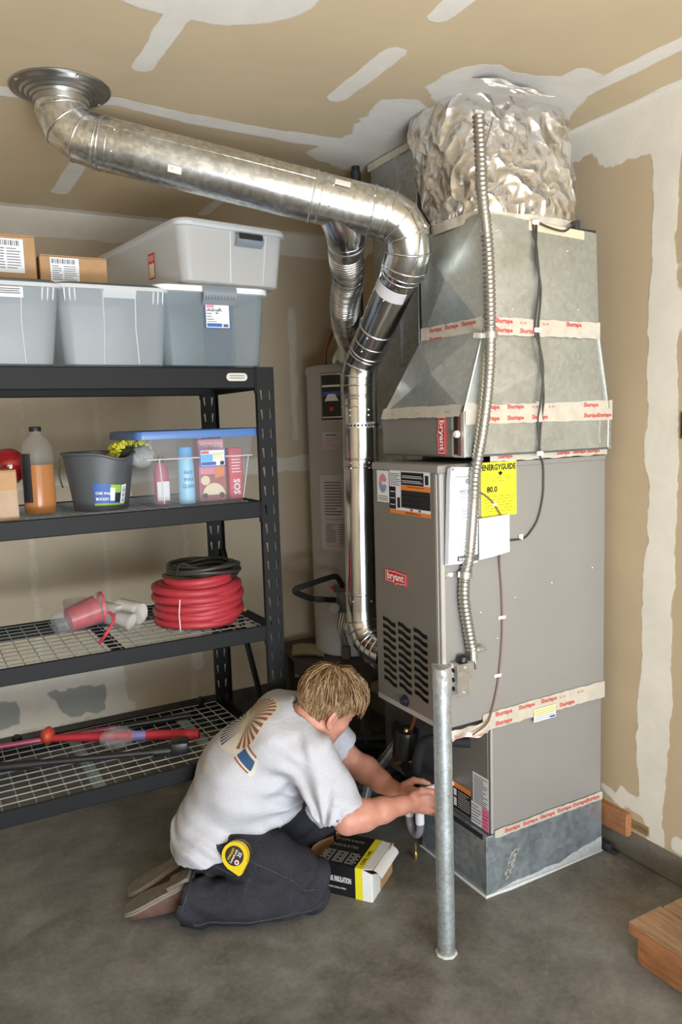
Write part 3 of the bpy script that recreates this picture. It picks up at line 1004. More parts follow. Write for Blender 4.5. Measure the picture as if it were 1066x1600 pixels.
b = MB(); b.box((-0.06, -0.0385, 1.5505), (0.545, -0.035, 1.557)); part('dark_seam', b, mat('seam', (0.10, 0.11, 0.11), 0.6), filt)
b = MB(); b.box((0.503, -0.0375, 1.60), (0.526, -0.0355, 1.64)); b.box((0.505, -0.037, 1.575), (0.507, -0.0355, 1.66)); part('side_tab', b, m_galv, filt)
tape_strip(filt, [(-0.1, -0.0375, 1.690), (0.2, -0.0375, 1.690), (0.562, -0.0385, 1.690)], EZ, 0.070, seed=11, N=NY, size=0.017)
tape_strip(filt, [(-0.108, 0.435, 1.700), (-0.109, 0.2, 1.701), (-0.109, -0.03, 1.700)], (0.35, 0, 1), 0.04, seed=13, N=(-1, 0, 0.35), words=True, size=0.013)

# --- sloping transition and plenum above it
tr = thing('duct_transition', 'sloping cross creased sheet metal transition between filter box and upper duct', 'duct', (0.2, 0.15, 1.697))
Z0, Z1 = 1.697, 1.962
A = [Vector((-0.105, -0.036, Z0)), Vector((0.545, -0.036, Z0)), Vector((0.545, 0.436, Z0)), Vector((-0.105, 0.436, Z0))]
U = [Vector((-0.030, -0.048, Z1)), Vector((0.478, -0.048, Z1)), Vector((0.478, 0.285, Z1)), Vector((-0.030, 0.285, Z1))]
b = MB()
for i, (n_, h) in enumerate(((NY, 0.014), (EX, 0.006), (EY, 0.006), (NX, 0.022))):
    j = (i + 1) % 4
    b = MB(); crossbroken(b, A[i], A[j], U[j], U[i], n_, h); part('panel', b, m_galvp, tr)
b = MB()
b.tube([A[1] + Vector((0.0, -0.002, 0)), U[1] + Vector((0.0, -0.002, 0))], 0.004, 6)
part('corner_seam', b, m_galv, tr, 60)
b = MB()
b.tube([A[0] + Vector((0.0, -0.002, 0)), U[0] + Vector((0.0, -0.002, 0))], 0.004, 6)
part('corner_seam', b, m_galv, tr, 60)

pl = thing('return_plenum', 'upper rectangular grey sheet metal duct with creased faces under the foil bundle', 'duct', (0.2, 0.12, 1.962))
b = MB()
Z2 = 2.300
U2 = [Vector((-0.030, -0.050, Z1)), Vector((0.480, -0.050, Z1)), Vector((0.480, 0.287, Z1)), Vector((-0.030, 0.287, Z1))]
T2 = [Vector((-0.030, -0.046, Z2 + 0.012)), Vector((0.470, -0.046, Z2 - 0.010)), Vector((0.470, 0.287, Z2)), Vector((-0.030, 0.287, Z2))]
for i, (n_, h) in enumerate(((NY, 0.012), (EX, 0.006), (EY, 0.006), (NX, 0.022))):
    j = (i + 1) % 4
    b = MB(); crossbroken(b, U2[i], U2[j], T2[j], T2[i], n_, h); part('panel', b, m_galvp, pl)
b = MB(); b.quad(T2); part('panel', b, m_galvp, pl)
screws('screw', pl, [(0.03, -0.051, 2.26), (0.33, -0.051, 2.22), (0.09, -0.051, 2.02), (0.19, -0.053, 2.03), (0.38, -0.051, 2.03)], NY, 0.004)
tape_strip(pl, [(-0.03, -0.0535, 1.965), (0.2, -0.0545, 1.963), (0.481, -0.0535, 1.962)], EZ, 0.055, seed=21, N=NY, size=0.017)
tape_strip(pl, [(-0.0335, 0.286, 1.963), (-0.0345, 0.1, 1.963), (-0.0335, -0.05, 1.965)], EZ, 0.058, seed=22, N=NX, size=0.017)
b = MB(); b.box((-0.035, -0.060, 1.932), (-0.018, -0.040, 1.99), 0.004); part('corner_tape', b, m_tape, pl)
b = MB(); b.grid(lambda u, v: Vector((0.16 + u * 0.25, -0.0485, 2.268 + v * 0.035 - u * 0.012)), 10, 2); part('masking_strip', b, mat('masking_tape', (0.70, 0.60, 0.42), 0.6), pl)
b = MB(); b.box((0.395, -0.046, 2.289), (0.47, -0.02, 2.300), 0.002); b.box((0.372, -0.05, 2.29), (0.392, -0.02, 2.325), 0.004); part('bracket', b, mat('dark_bracket', (0.06, 0.06, 0.06), 0.5, 0.5), pl, label='small dark bracket')

# --- foil wrapped insulated duct up to the ceiling
foil = thing('foil_duct_wrap', 'crumpled shiny foil insulation bundle joining the plenum to the ceiling', 'insulated duct', (0.25, 0.12, 2.29))
m_foil, t_, b_f = _nt('crumpled_foil')
b_f.inputs['Metallic'].default_value = 0.96
p_ = _pos(t_)
vn = t_.nodes.new('ShaderNodeTexVoronoi'); vn.inputs['Scale'].default_value = 12; vn.feature = 'F1'
mixv = t_.nodes.new('ShaderNodeVectorMath'); mixv.operation = 'MULTIPLY_ADD'
nz = t_.nodes.new('ShaderNodeTexNoise'); nz.inputs['Scale'].default_value = 7
t_.links.new(p_, nz.inputs['Vector'])
t_.links.new(nz.outputs['Color'], mixv.inputs[0]); mixv.inputs[1].default_value = (0.22, 0.22, 0.22); t_.links.new(p_, mixv.inputs[2])
t_.links.new(mixv.outputs[0], vn.inputs['Vector'])
_bump(t_, b_f, vn.outputs['Distance'], 0.9, 0.03)
t_.links.new(_ramp(t_, _noise(t_, 5, 3, 0.6, 0, p_), [(0.3, (0.80, 0.77, 0.73)), (0.7, (0.95, 0.94, 0.92))]), b_f.inputs['Base Color'])
b_f.inputs['Roughness'].default_value = 0.27
def sup(a, n):       # rounded rectangle radius
    c, s = abs(math.cos(a)), abs(math.sin(a))
    return (c ** n + s ** n) ** (-1 / n)
NF, MF = 96, 48
prof = [(0.0, 0.99, 0.93), (0.12, 1.0, 1.0), (0.30, 1.02, 1.03), (0.5, 1.0, 1.0), (0.7, 0.985, 0.96), (0.86, 0.975, 0.94), (1.0, 0.955, 0.92)]
def fprof(v):
    for (a, x, y), (c, x2, y2) in zip(prof, prof[1:]):
        if v <= c:
            k = (v - a) / (c - a)
            return x + (x2 - x) * k, y + (y2 - y) * k
    return prof[-1][1:]
def foil_pt(u, v):
    a = 2 * PI * u
    sx, sy = fprof(v)
    k = sup(a, 4.5 - 1.3 * v)
    cx = 0.205 + 0.035 * v
    cy = 0.122 + 0.125 * v
    hx, hy = 0.238 * sx + 0.030 * v, 0.160 * sy + 0.048 * v
    z = 2.302 + v * 0.425
    p = Vector((cx + math.cos(a) * k * hx, cy + math.sin(a) * k * hy, z))
    q = Vector((p.x * 6, p.y * 6, p.z * 4))
    d = 0.017 * noise.noise(q * 0.8) + 0.010 * (1 - 2 * abs(noise.noise(q * 2.1 + Vector((5, 1, 2))))) + 0.005 * (1 - 2 * abs(noise.noise(q * 4.7)))
    d *= 0.35 + 0.65 * min(1, 8 * v * (1 - v))
    return p + Vector((math.cos(a), math.sin(a), 0)) * d
b = MB()
b.grid(foil_pt, NF, MF)
part('foil_jacket', b, m_foil, foil, 180)
b = MB()
b.grid(lambda u, v: foil_pt(u, v * 0.055) + Vector((math.cos(2 * PI * u), math.sin(2 * PI * u), 0)) * 0.004 - EZ * 0.010 * (1 - v), NF, 3)
part('bottom_collar', b, m_tape, foil, 180)
b = MB()
b.grid(lambda u, v: Vector((-0.04 + u * 0.27, -0.012 - v * 0.12 + 0.03 * u, 2.68 - v * 0.01 + 0.035 * (1 - v) + 0.004 * math.sin(u * 14))), 14, 4)
part('top_tape', b, m_foil, foil, 180)
b = MB()
b.tube(bez([(0.02, -0.045, 2.60), (-0.02, -0.05, 2.50), (-0.055, -0.052, 2.40), (-0.06, -0.052, 2.37)], 5), 0.0025, 6)
part('hanging_wire', b, m_steel, foil, 60)

# --- big rectangular duct standing behind
dk = thing('supply_duct', 'tall flat dull grey sheet metal duct behind the plenum, running to the ceiling', 'duct', (0.25, 0.65, 1.2))
b = MB(); b.box((0.095, 0.48, 0.9), (0.50, 0.80, 2.718), 0.003); part('shell', b, m_galvd, dk)
b = MB(); b.box((0.085, 0.475, 2.685), (0.51, 0.81, 2.715), 0.004); part('top_collar', b, m_tape, dk)
b = MB(); b.box((0.089, 0.60, 0.9), (0.096, 0.62, 2.69)); part('standing_seam', b, m_galvd, dk)

# ------------------------------------------------------------------ flue pipe
flue = thing('flue_pipe', 'long galvanized flue pipe with elbows running from the ceiling collar to the furnace', 'flue pipe', (-0.65, 0.4, 2.4))
b = MB()
CX, CY = -1.145, 0.60
b.lathe([(0.148, 0.0), (0.150, -0.003), (0.148, -0.006), (0.136, -0.008), (0.128, -0.013), (0.120, -0.013), (0.114, -0.019), (0.106, -0.019), (0.100, -0.026), (0.092, -0.027), (0.088, -0.034), (0.084, -0.034), (0.082, -0.05)][::-1],
        (CX, CY, ZC), (0, 0, 1), 56)
part('ceiling_collar', b, galv('collar_zinc', (0.40, 0.40, 0.39), 0.3, 20, 0.12, 0.95), flue, 35, label='ringed grey ceiling collar')
screws('screw', flue, [(CX + 0.137 * math.cos(a), CY + 0.137 * math.sin(a), ZC - 0.0085) for a in (0.4, 1.9, 3.4, 4.9)], (0, 0, -1), 0.006)
def label_on(parent, c, X, Y, w, h, N, R, m=None, name='paper_label'):
    """small sticker bent round a pipe of radius R; Y runs round the pipe"""
    c, X, Y, N = Vector(c), Vector(X).normalized(), Vector(Y).normalized(), Vector(N).normalized()
    b = MB()
    def fn(u, v):
        s = (v - 0.5) * h / R
        return c + X * ((u - 0.5) * w) + Y * (R * math.sin(s)) + N * (R * math.cos(s) - R)
    b.grid(fn, 1, 6)
    return part(name, b, m or mat('pipe_label', (0.72, 0.69, 0.60), 0.6), parent)

def gore_elbow(name, path, r, parent, m, n=28, ring=True):
    b = MB()
    P = [Vector(p) for p in path]
    rr = []
    pp = []
    for i, p in enumerate(P):
        pp.append(p); rr.append(r + (0.0008 if i % 2 else 0))
    b.tube(pp, rr, n, caps=False)
    o = part(name, b, m, parent, 25)
    if ring:
        for i in range(1, len(P) - 1):
            d = (P[i + 1] - P[i - 1]).normalized()
            q = MB()
            q.tube([P[i] - d * 0.0035, P[i] - d * 0.0015, P[i] + d * 0.0015, P[i] + d * 0.0035], [r + 0.0006, r + 0.003, r + 0.003, r + 0.0006], n, caps=False)
            part('seam_ring', q, m, o, 60)
    return o

def seam(parent, p, d, r, m=None, w=0.004, h=0.003):
    d = Vector(d).normalized(); p = Vector(p)
    q = MB()
    q.tube([p - d * w, p - d * w * 0.4, p + d * w * 0.4, p + d * w], [r + 0.0005, r + h, r + h, r + 0.0005], 32, caps=False)
    return part('seam_ring', q, m or m_pipe, parent, 60)

RP = 0.079
HL, HR = Vector((-1.045, 0.555, 2.560)), Vector((-0.215, 0.206, 2.343))
HD = (HR - HL).normalized()
gore_elbow('elbow', [(CX, CY, 2.715), (CX, CY, 2.655), (CX + 0.014, CY - 0.006, 2.612), (CX + 0.050, CY - 0.022, 2.578), HL - HD * 0.005, HL + HD * 0.012], RP, flue, m_pipe)
b = MB(); b.lathe([(0.0, 0.0), (0.004, 0.001), (0.011, -0.001), (0.012, 0.0)][::-1], HL + HD * -0.012 + Vector((-0.026, -0.065, -0.034)), Vector((-0.25, -0.85, -0.45)), 14)
part('dimple', b, m_pipe2, flue, 60)
mid = HL + (HR - HL) * 0.735
b = MB(); b.tube([HL, mid], RP + 0.001, 40, caps=False); sec = part('pipe_section', b, m_pipe, flue, 30)
seam(sec, HL + HD * 0.004, HD, RP + 0.001); seam(sec, HL + HD * 0.030, HD, RP + 0.001, None, 0.002, 0.0015); seam(sec, mid - HD * 0.004, HD, RP + 0.001)
b = MB(); b.tube([mid, HR], RP, 40, caps=False); sec2 = part('tee_section', b, m_pipe, flue, 30)
seam(sec2, mid + HD * 0.020, HD, RP, None, 0.003, 0.002); seam(sec2, HR - HD * 0.055, HD, RP); seam(sec2, HR - HD * 0.02, HD, RP, None, 0.002, 0.0015)
# longitudinal lock seam
b = MB()
up = (Vector((0, -0.82, 0.35)) - HD * Vector((0, -0.82, 0.35)).dot(HD)).normalized()
b.obox((HL + mid) / 2 + up * (RP + 0.0012), HD * ((mid - HL).length / 2), up * 0.0012, HD.cross(up) * 0.004)
part('lock_seam', b, m_pipe, sec)
for k, (p, rr_) in enumerate(((HL + HD * 0.05, RP), (mid + HD * 0.05, RP), (HR - HD * 0.06, RP))):
    for a in (-0.3, 0.55):
        n_ = (Vector((-0.30, -0.88, -0.2 + a)) - HD * Vector((-0.30, -0.88, -0.2 + a)).dot(HD)).normalized()
        screws('screw', flue, [p + n_ * rr_], n_, 0.0035)
nn = (Vector((-0.45, -0.85, 0.62)) - HD * Vector((-0.45, -0.85, 0.62)).dot(HD)).normalized()
lo_ = (Vector((-0.45, -0.80, -0.55)) - HD * Vector((-0.45, -0.80, -0.55)).dot(HD)).normalized()
o_ = label_on(flue, HL + HD * 0.245 + lo_ * (RP + 0.002), HD, HD.cross(lo_), 0.042, 0.022, lo_, RP)
t = MB(); t.text('UL', HL + HD * 0.232 + lo_ * (RP + 0.0032), HD, HD.cross(lo_) * -1, 0.008); part('lettering', t, m_ink, o_)
o_ = label_on(flue, mid + HD * 0.078 + nn * (RP + 0.002), HD, HD.cross(nn), 0.05, 0.024, nn, RP)
# right hand elbow and the slanting pipe
RD = 0.0655
DT, DB = Vector((-0.1365, 0.232, 2.190)), Vector((-0.1115, 0.535, 1.930))
DD = (DB - DT).normalized()
Q = [HR - HD * 0.02, HR, Vector((-0.180, 0.193, 2.322)), Vector((-0.152, 0.190, 2.285)), Vector((-0.139, 0.203, 2.235)), DT, DT + DD * 0.012]
gore_elbow('elbow', Q, RP - 0.002, flue, m_pipe2)
b = MB(); b.tube([DT, DT + DD * 0.012, DT + DD * 0.03, DT + DD * 0.055], [RP - 0.003, RP - 0.003, RD + 0.004, RD + 0.002], 32, caps=False); rd = part('reducer', b, m_pipe2, flue, 30)
seam(rd, DT + DD * 0.012, DD, RP - 0.004); seam(rd, DT + DD * 0.034, DD, RD + 0.003)
b = MB(); b.tube([DT + DD * 0.05, DB], RD, 36, caps=False); ds = part('slanting_section', b, m_pipe2, flue, 30)
Ld = (DB - DT).length
seam(ds, DT + DD * (Ld * 0.68), DD, RD); seam(ds, DT + DD * (Ld * 0.83), DD, RD, None, 0.003, 0.002); seam(ds, DT + DD * (Ld * 0.95), DD, RD)
nv = (Vector((-0.45, -0.75, 0.25)) - DD * Vector((-0.45, -0.75, 0.25)).dot(DD)).normalized()
tq = DD.cross(nv)
def bandfn(u, v):
    s = (v - 0.5) * 2.1
    return DT + DD * (0.062 + u * 0.045) + (nv * math.cos(s) + tq * math.sin(s)) * (RD + 0.002)
b = MB(); b.grid(bandfn, 1, 14); part('paper_label', b, mat('band_label', (0.62, 0.60, 0.62), 0.5), flue)
screws('screw', flue, [DT + DD * 0.115 + nv * RD, DT + DD * (Ld * 0.72) + nv * RD, DT + DD * (Ld * 0.88) + nv * RD], nv, 0.004)
RV = 0.0635
VT, VB = Vector((-0.119, 0.582, 1.800)), Vector((-0.134, 0.578, 0.945))
gore_elbow('elbow', [DB - DD * 0.015, DB + DD * 0.004, DB + Vector((-0.003, 0.033, -0.038)), Vector((-0.1175, 0.582, 1.848)), VT + EZ * 0.012, VT - EZ * 0.012], RD - 0.0005, flue, m_pipe2)
b = MB(); b.tube([VT, (VT + VB) / 2, VB], RV, 40, caps=False); vs = part('upright_section', b, m_pipe2, flue, 30)
for z, h in ((1.775, 0.004), (1.765, 0.002), (1.735, 0.0015), (1.535, 0.003), (1.505, 0.002), (1.01, 0.003)):
    k = (z - VB.z) / (VT.z - VB.z)
    seam(vs, VB + (VT - VB) * k, EZ, RV, m_pipe2, 0.004, h)
nf = Vector((-0.42, -0.9, 0)).normalized()
for z in (1.72, 1.70, 1.52, 1.50, 0.985):
    for a in (-0.7, 0.5):
        d = Vector((nf.x * math.cos(a) - nf.y * math.sin(a), nf.x * math.sin(a) + nf.y * math.cos(a), 0))
        k = (z - VB.z) / (VT.z - VB.z)
        screws('screw', flue, [VB + (VT - VB) * k + d * RV], d, 0.004)
b = MB()
pth = [VB, Vector((-0.134, 0.577, 0.90)), Vector((-0.133, 0.565, 0.862)), Vector((-0.132, 0.542, 0.832)), Vector((-0.131, 0.512, 0.812)), Vector((-0.130, 0.478, 0.802)), Vector((-0.129, 0.440, 0.798)), Vector((-0.128, 0.392, 0.797))]
gore_elbow('elbow', pth, RV, flue, m_pipe2)
# perforated strap to the filter box
b = MB()
def strap(u, v):
    a = -2.55 + u * 3.1
    if u < 0.75:
        a = -2.9 + (u / 0.75) * 2.55
        return Vector((-0.122 + math.cos(a) * (RV + 0.002), 0.582 + math.sin(a) * (RV + 0.002), 1.652 + v * 0.020))
    k = (u - 0.75) / 0.25
    s = Vector((-0.122 + math.cos(-0.35) * (RV + 0.002), 0.582 + math.sin(-0.35) * (RV + 0.002), 1.652 + v * 0.020))
    return s.lerp(Vector((-0.09, 0.441, 1.655 + v * 0.020)), k)
b.grid(strap, 40, 1)
so = part('hanger_strap', b, m_galv, flue)
b = MB()
for i in range(12):
    u = (i + 0.5) / 16
    c, d1 = strap(u, 0.5), (strap(u + 0.01, 0.5) - strap(u, 0.5)).normalized()
    n_ = d1.cross(EZ).normalized()
    n_ = n_ if n_.dot(c - Vector((-0.122, 0.582, c.z))) > 0 else -n_
    b.add([c + n_ * 0.0015 + d1 * (0.0045 * math.cos(a)) + EZ * (0.0045 * math.sin(a)) for a in [k * PI / 4 for k in range(8)]], [tuple(range(8))])
part('strap_hole', b, m_dark, so)
# tee branch towards the water heater
B0 = mid + HD * 0.045 + Vector((0.0, 0.03, -0.05))
flexd = thing('flexible_vent_duct', 'shiny corrugated aluminium flex duct curving down from the flue to the water heater', 'flex duct', (-0.1, 0.7, 2.1))
FP = bez([(-0.30, 0.33, 2.30), (-0.235, 0.45, 2.258), (-0.139, 0.60, 2.222), (-0.072, 0.74, 2.185), (-0.005, 0.87, 2.140), (0.088, 1.02, 2.090), (0.20, 1.18, 2.045), (0.30, 1.36, 2.015), (0.37, 1.52, 2.005), (0.395, 1.585, 1.995)], 60)
b = MB()
acc, pp, rr = 0.0, [], []
for i, p in enumerate(FP):
    if i:
        acc += (FP[i] - FP[i - 1]).length
    pp.append(p); rr.append(0.0585 + 0.0055 * math.sin(acc / 0.0165 * 2 * PI))
b.tube(pp, rr, 24, caps=False)
part('corrugated_hose', b, m_flexal, flexd, 180)
b = MB(); b.tube([mid + HD * 0.075 + Vector((0.0, 0.0, -0.005)), Vector((-0.325, 0.30, 2.325)), Vector((-0.285, 0.355, 2.292)), Vector((-0.262, 0.40, 2.275))], [0.074, 0.072, 0.066, 0.0645], 28, caps=False)
cn = part('branch_collar', b, m_pipe2, flexd, 40)
seam(cn, (-0.285, 0.355, 2.292), (0.5, 0.8, -0.35), 0.066)

# black iron pipe behind
ip = thing('iron_gas_pipe', 'thin dark iron pipe rising to the ceiling beside the big grey duct', 'gas pipe', (0.06, 0.86, 1.0))
b = MB(); b.tube([(0.062, 0.862, 0.70), (0.062, 0.862, 2.719)], 0.0165, 14); part('pipe', b, mat('black_iron', (0.03, 0.03, 0.03), 0.5, 0.4), ip, 60)
b = MB(); b.tube([(0.062, 0.862, 2.62), (0.062, 0.862, 2.655)], 0.0185, 14); part('white_band', b, m_clip, ip, 60, 'white tape band')
b = MB(); b.tube([(0.062, 0.862, 2.662), (0.062, 0.862, 2.70)], 0.021, 10); part('coupling', b, mat('black_iron2', (0.05, 0.05, 0.045), 0.5, 0.4), ip, 40)

# ------------------------------------------------------------------ conduit, box, wires
con = thing('metal_conduit', 'flexible ribbed metal conduit hanging down the front of the ducts to the switch box', 'conduit', (-0.07, -0.05, 1.7))
CP = bez([(-0.067, -0.078, 2.580), (-0.060, -0.078, 2.47), (-0.055, -0.078, 2.360), (-0.034, -0.078, 2.172), (-0.029, -0.078, 1.939), (-0.038, -0.076, 1.781), (-0.055, -0.066, 1.630), (-0.066, -0.042, 1.50), (-0.066, -0.032, 1.415), (-0.084, -0.030, 1.240), (-0.103, -0.030, 1.168), (-0.108, -0.030, 1.10), (-0.100, -0.031, 1.03), (-0.086, -0.034, 0.945), (-0.082, -0.036, 0.915)], 60)
b = MB(); acc, pp, rr = 0.0, [], []
last = -1
for i, p in enumerate(CP):
    if i:
        acc += (CP[i] - CP[i - 1]).length
    if acc - last < 0.0034:
        continue
    last = acc
    pp.append(p); rr.append(0.0178 + 0.0023 * math.sin(acc / 0.0138 * 2 * PI))
b.tube(pp, rr, 14)
part('armored_sleeve', b, m_conduit, con, 180)
for (x, y, z, w) in ((-0.103, -0.030, 1.172, 0.0235), (-0.029, -0.078, 1.930, 0.023)):
    b = MB()
    b.tube([(x, y, z - 0.010), (x + 0.001, y, z + 0.010)], w, 16)
    b.box((x - 0.062, -0.010 if z < 1.5 else -0.0735, z - 0.009), (x - 0.018, -0.0075 if z < 1.5 else -0.071, z + 0.009), 0.001)
    part('strap_clip', b, m_galv, con, 40)
b = MB(); b.tube([(-0.082, -0.036, 0.93), (-0.080, -0.036, 0.885)], 0.017, 14); b.box((-0.068, -0.048, 0.908), (-0.040, -0.030, 0.924), 0.003); b.tube([(-0.045, -0.04, 0.916), (-0.028, -0.04, 0.916)], 0.006, 8); b.box((-0.083, -0.052, 0.855), (-0.076, -0.044, 0.90), 0.002)
part('connector', b, m_galv, con, 40)

sw = thing('junction_box', 'small grey metal electrical box with blank cover screwed to the furnace side', 'electrical box', (-0.13, -0.03, 0.78))
b = MB(); b.box((-0.158, -0.055, 0.785), (-0.106, -0.0075, 0.883), 0.005); part('box_body', b, m_galv, sw, 40)
b = MB(); b.box((-0.163, -0.060, 0.779), (-0.103, -0.055, 0.886), 0.002); part('cover_plate', b, m_galv, sw)
screws('screw', sw, [(-0.130, -0.060, 0.873), (-0.136, -0.060, 0.792)], NY, 0.004)
b = MB()
for z in (0.80, 0.83, 0.862):
    b.lathe([(0.008, 0), (0.008, 0.001), (0.0001, 0.0012)], (-0.158, -0.032, z), NX, 12)
part('knockout', b, m_dark, sw)
b = MB(); b.lathe([(0.018, 0), (0.018, 0.016), (0.012, 0.020), (0.0001, 0.021)], (-0.118, -0.030, 0.884), (0.2, 0, 1), 14); part('black_bushing', b, m_blackp, sw, 40, 'black plastic bushing')

w1 = thing('thermostat_cable', 'twisted dark brown cable pair running down the front of the upper ducts', 'cable', (0.19, -0.06, 1.9))
base_ = bez([(0.182, -0.052, 2.300), (0.180, -0.060, 2.24), (0.178, -0.066, 2.18), (0.188, -0.070, 2.09), (0.181, -0.062, 1.967), (0.190, -0.066, 1.90), (0.202, -0.066, 1.83), (0.210, -0.058, 1.739), (0.211, -0.044, 1.66), (0.209, -0.044, 1.56)], 14)
for s in (1, -1):
    b = MB()
    pp = []
    for i, p in enumerate(base_):
        k = i / len(base_)
        pp.append(p + Vector((s * (0.0055 * math.cos(k * 15) + 0.001), -0.001 * s, 0)))
    b.tube(pp, 0.0036, 8)
    part('cable', b, m_wirek, w1, 180)
b = MB(); b.tube(bez([(0.185, -0.052, 2.302), (0.24, -0.060, 2.285), (0.30, -0.058, 2.28), (0.33, -0.054, 2.29), (0.37, -0.045, 2.318)], 8), 0.0036, 8); part('cable', b, m_wirek, w1, 180)
for z, x, y in ((2.298, 0.184, -0.056), (1.955, 0.182, -0.066), (1.55, 0.209, -0.047)):
    b = MB(); b.box((x - 0.014, y - 0.004, z - 0.008), (x + 0.014, y + 0.006, z + 0.008), 0.003); part('clip', b, m_clip, w1)
b = MB(); b.box((0.204, -0.050, 1.655), (0.218, -0.036, 1.725), 0.002); part('tape_tab', b, m_tape, w1)
w2 = thing('sensor_wire', 'thin dark wire looping over the plain furnace side towards the white card', 'cable', (0.2, -0.01, 1.4))
b = MB(); b.tube(bez([(0.209, -0.046, 1.555), (0.235, -0.018, 1.54), (0.256, -0.0115, 1.51), (0.258, -0.011, 1.44), (0.253, -0.011, 1.39), (0.232, -0.011, 1.325), (0.199, -0.011, 1.283), (0.165, -0.012, 1.262), (0.098, -0.016, 1.262)], 10), 0.0034, 8); part('cable', b, m_wirek, w2, 180)
b = MB(); b.box((0.145, -0.016, 1.258), (0.162, -0.0075, 1.278), 0.002); part('clip', b, m_clip, w2)
w4 = thing('brown_wire', 'short brown wire crossing the yellow label above the white card', 'cable', (0.03, -0.02, 1.4))
b = MB(); b.tube(bez([(-0.045, -0.020, 1.44), (-0.01, -0.018, 1.425), (0.025, -0.015, 1.40), (0.05, -0.014, 1.37), (0.062, -0.022, 1.345)], 8), 0.003, 8); part('cable', b, m_wirep, w4, 180)
b = MB(); b.box((0.03, -0.018, 1.383), (0.044, -0.0095, 1.396), 0.002); part('clip', b, m_clip, w4)
w3 = thing('doorbell_wire', 'thin reddish brown wire hanging straight down the furnace side under the white card', 'cable', (0.06, -0.01, 0.9))
b = MB(); b.tube(bez([(0.052, -0.020, 1.222), (0.059, -0.0115, 1.18), (0.066, -0.0105, 1.10), (0.069, -0.0105, 1.01), (0.066, -0.0105, 0.92), (0.054, -0.011, 0.82), (0.040, -0.012, 0.75), (0.012, -0.016, 0.676), (-0.02, -0.026, 0.645), (-0.08, -0.030, 0.625)], 10), 0.0032, 8); part('cable', b, m_wirep, w3, 180)
for x, z in ((0.069, 1.0), (0.048, 0.80)):
    b = MB(); b.box((x - 0.018, -0.015, z - 0.006), (x + 0.014, -0.0075, z + 0.006), 0.002); part('clip', b, m_clip, w3)

# ------------------------------------------------------------------ bollard
bol = thing('bollard', 'galvanized steel guard post standing in the floor in front of the furnace', 'bollard', (-0.295, -0.155, 0))
BX, BY = -0.2955, -0.1545
b = MB(); b.tube([(BX, BY, 0), (BX, BY, 0.5), (BX, BY, 0.93)], 0.0282, 40); part('post', b, m_post, bol, 60)
b = MB()
def wrap(u, v):
    a = 2 * PI * u
    q = Vector((math.cos(a) * 2.2, math.sin(a) * 2.2, v * 4))
    r_ = 0.0292 + 0.0012 * (1 - 2 * abs(noise.noise(q))) + (0.0016 * (1 if v > 0.02 else 0)) * noise.noise(q * 3)
    return Vector((BX + math.cos(a) * r_, BY + math.sin(a) * r_, 0.862 + v * 0.072 - 0.004 * math.sin(a * 2)))
b.grid(wrap, 48, 12)
b.add([wrap(k / 24, 1) - EZ * 0.001 for k in range(24)], [tuple(range(24))])
part('tape_wrap', b, mat('silver_tape', (0.52, 0.53, 0.53), 0.3, 0.6), bol, 180, 'wrinkled silver tape round the top')
b = MB(); b.tube([(BX + 0.029 * math.cos(a), BY + 0.029 * math.sin(a), 0.003) for a in [k * PI / 12 for k in range(24)]], [0.005 + 0.002 * (k % 3 == 0) for k in range(24)], 6, closed=True)
part('floor_caulk', b, mat('caulk_pale', (0.55, 0.55, 0.52), 0.7), bol, 60)

# ------------------------------------------------------------------ water heater
HC = Vector((0.400, 1.60, 0))
HRd = 0.20
wh = thing('water_heater', 'tall grey cylindrical water heater in the corner behind the flue pipe', 'water heater', (0.40, 1.6, 0.455))
b = MB(); b.lathe([(0.0001, 0.457), (HRd - 0.004, 0.457), (HRd, 0.463), (HRd, 1.94), (HRd - 0.008, 1.956), (HRd - 0.03, 1.97), (0.0001, 1.985)], HC, EZ, 64); tank = part('tank', b, m_heater, wh, 30)
b = MB(); b.lathe([(HRd + 0.002, 1.925), (HRd + 0.004, 1.93), (HRd + 0.004, 1.95), (HRd - 0.004, 1.965)], HC, EZ, 64); part('top_cap', b, m_heater, wh, 30)
b = MB(); b.lathe([(HRd + 0.0015, 0.655), (HRd + 0.003, 0.66), (HRd + 0.0015, 0.665)], HC, EZ, 64); part('lower_band', b, m_heater, wh, 30)
def on_tank(a, z, d=0.0):
    return Vector((HC.x + math.cos(a) * (HRd + d), HC.y + math.sin(a) * (HRd + d), z))
def curved(name, parent, a0, a1, z0, z1, m, d=0.0015, n=8):
    b = MB(); b.grid(lambda u, v: on_tank(a0 + (a1 - a0) * u, z0 + (z1 - z0) * v, d), n, 1); return part(name, b, m, parent)
AF = math.radians(-133)               # the side of the tank turned to the camera
o_ = curved('brand_plate', wh, AF - 0.42, AF + 0.18, 1.69, 1.93, m_black)
b = MB()
for a0, a1, z0, z1 in ((-0.38, 0.14, 1.915, 1.922), (-0.38, 0.14, 1.70, 1.707), (-0.40, -0.385, 1.70, 1.922), (0.14, 0.155, 1.70, 1.922)):
    b.grid(lambda u, v: on_tank(AF + a0 + (a1 - a0) * u, z0 + (z1 - z0) * v, 0.003), 6, 1)
part('plate_border', b, m_steel, o_)
b = MB()
b.grid(lambda u, v: on_tank(AF - 0.36 + 0.48 * u, 1.855 + 0.010 * v, 0.003), 6, 1)
b.grid(lambda u, v: on_tank(AF - 0.25 + 0.28 * u + (v - 0.5) * 0.2 * (0.5 - u), 1.785 + 0.035 * v, 0.003), 6, 1)
part('plate_print', b, m_white, o_)
b = MB(); b.grid(lambda u, v: on_tank(AF - 0.16 + 0.09 * u, 1.735 + 0.02 * v, 0.003), 2, 1); part('red_mark', b, m_red, o_)
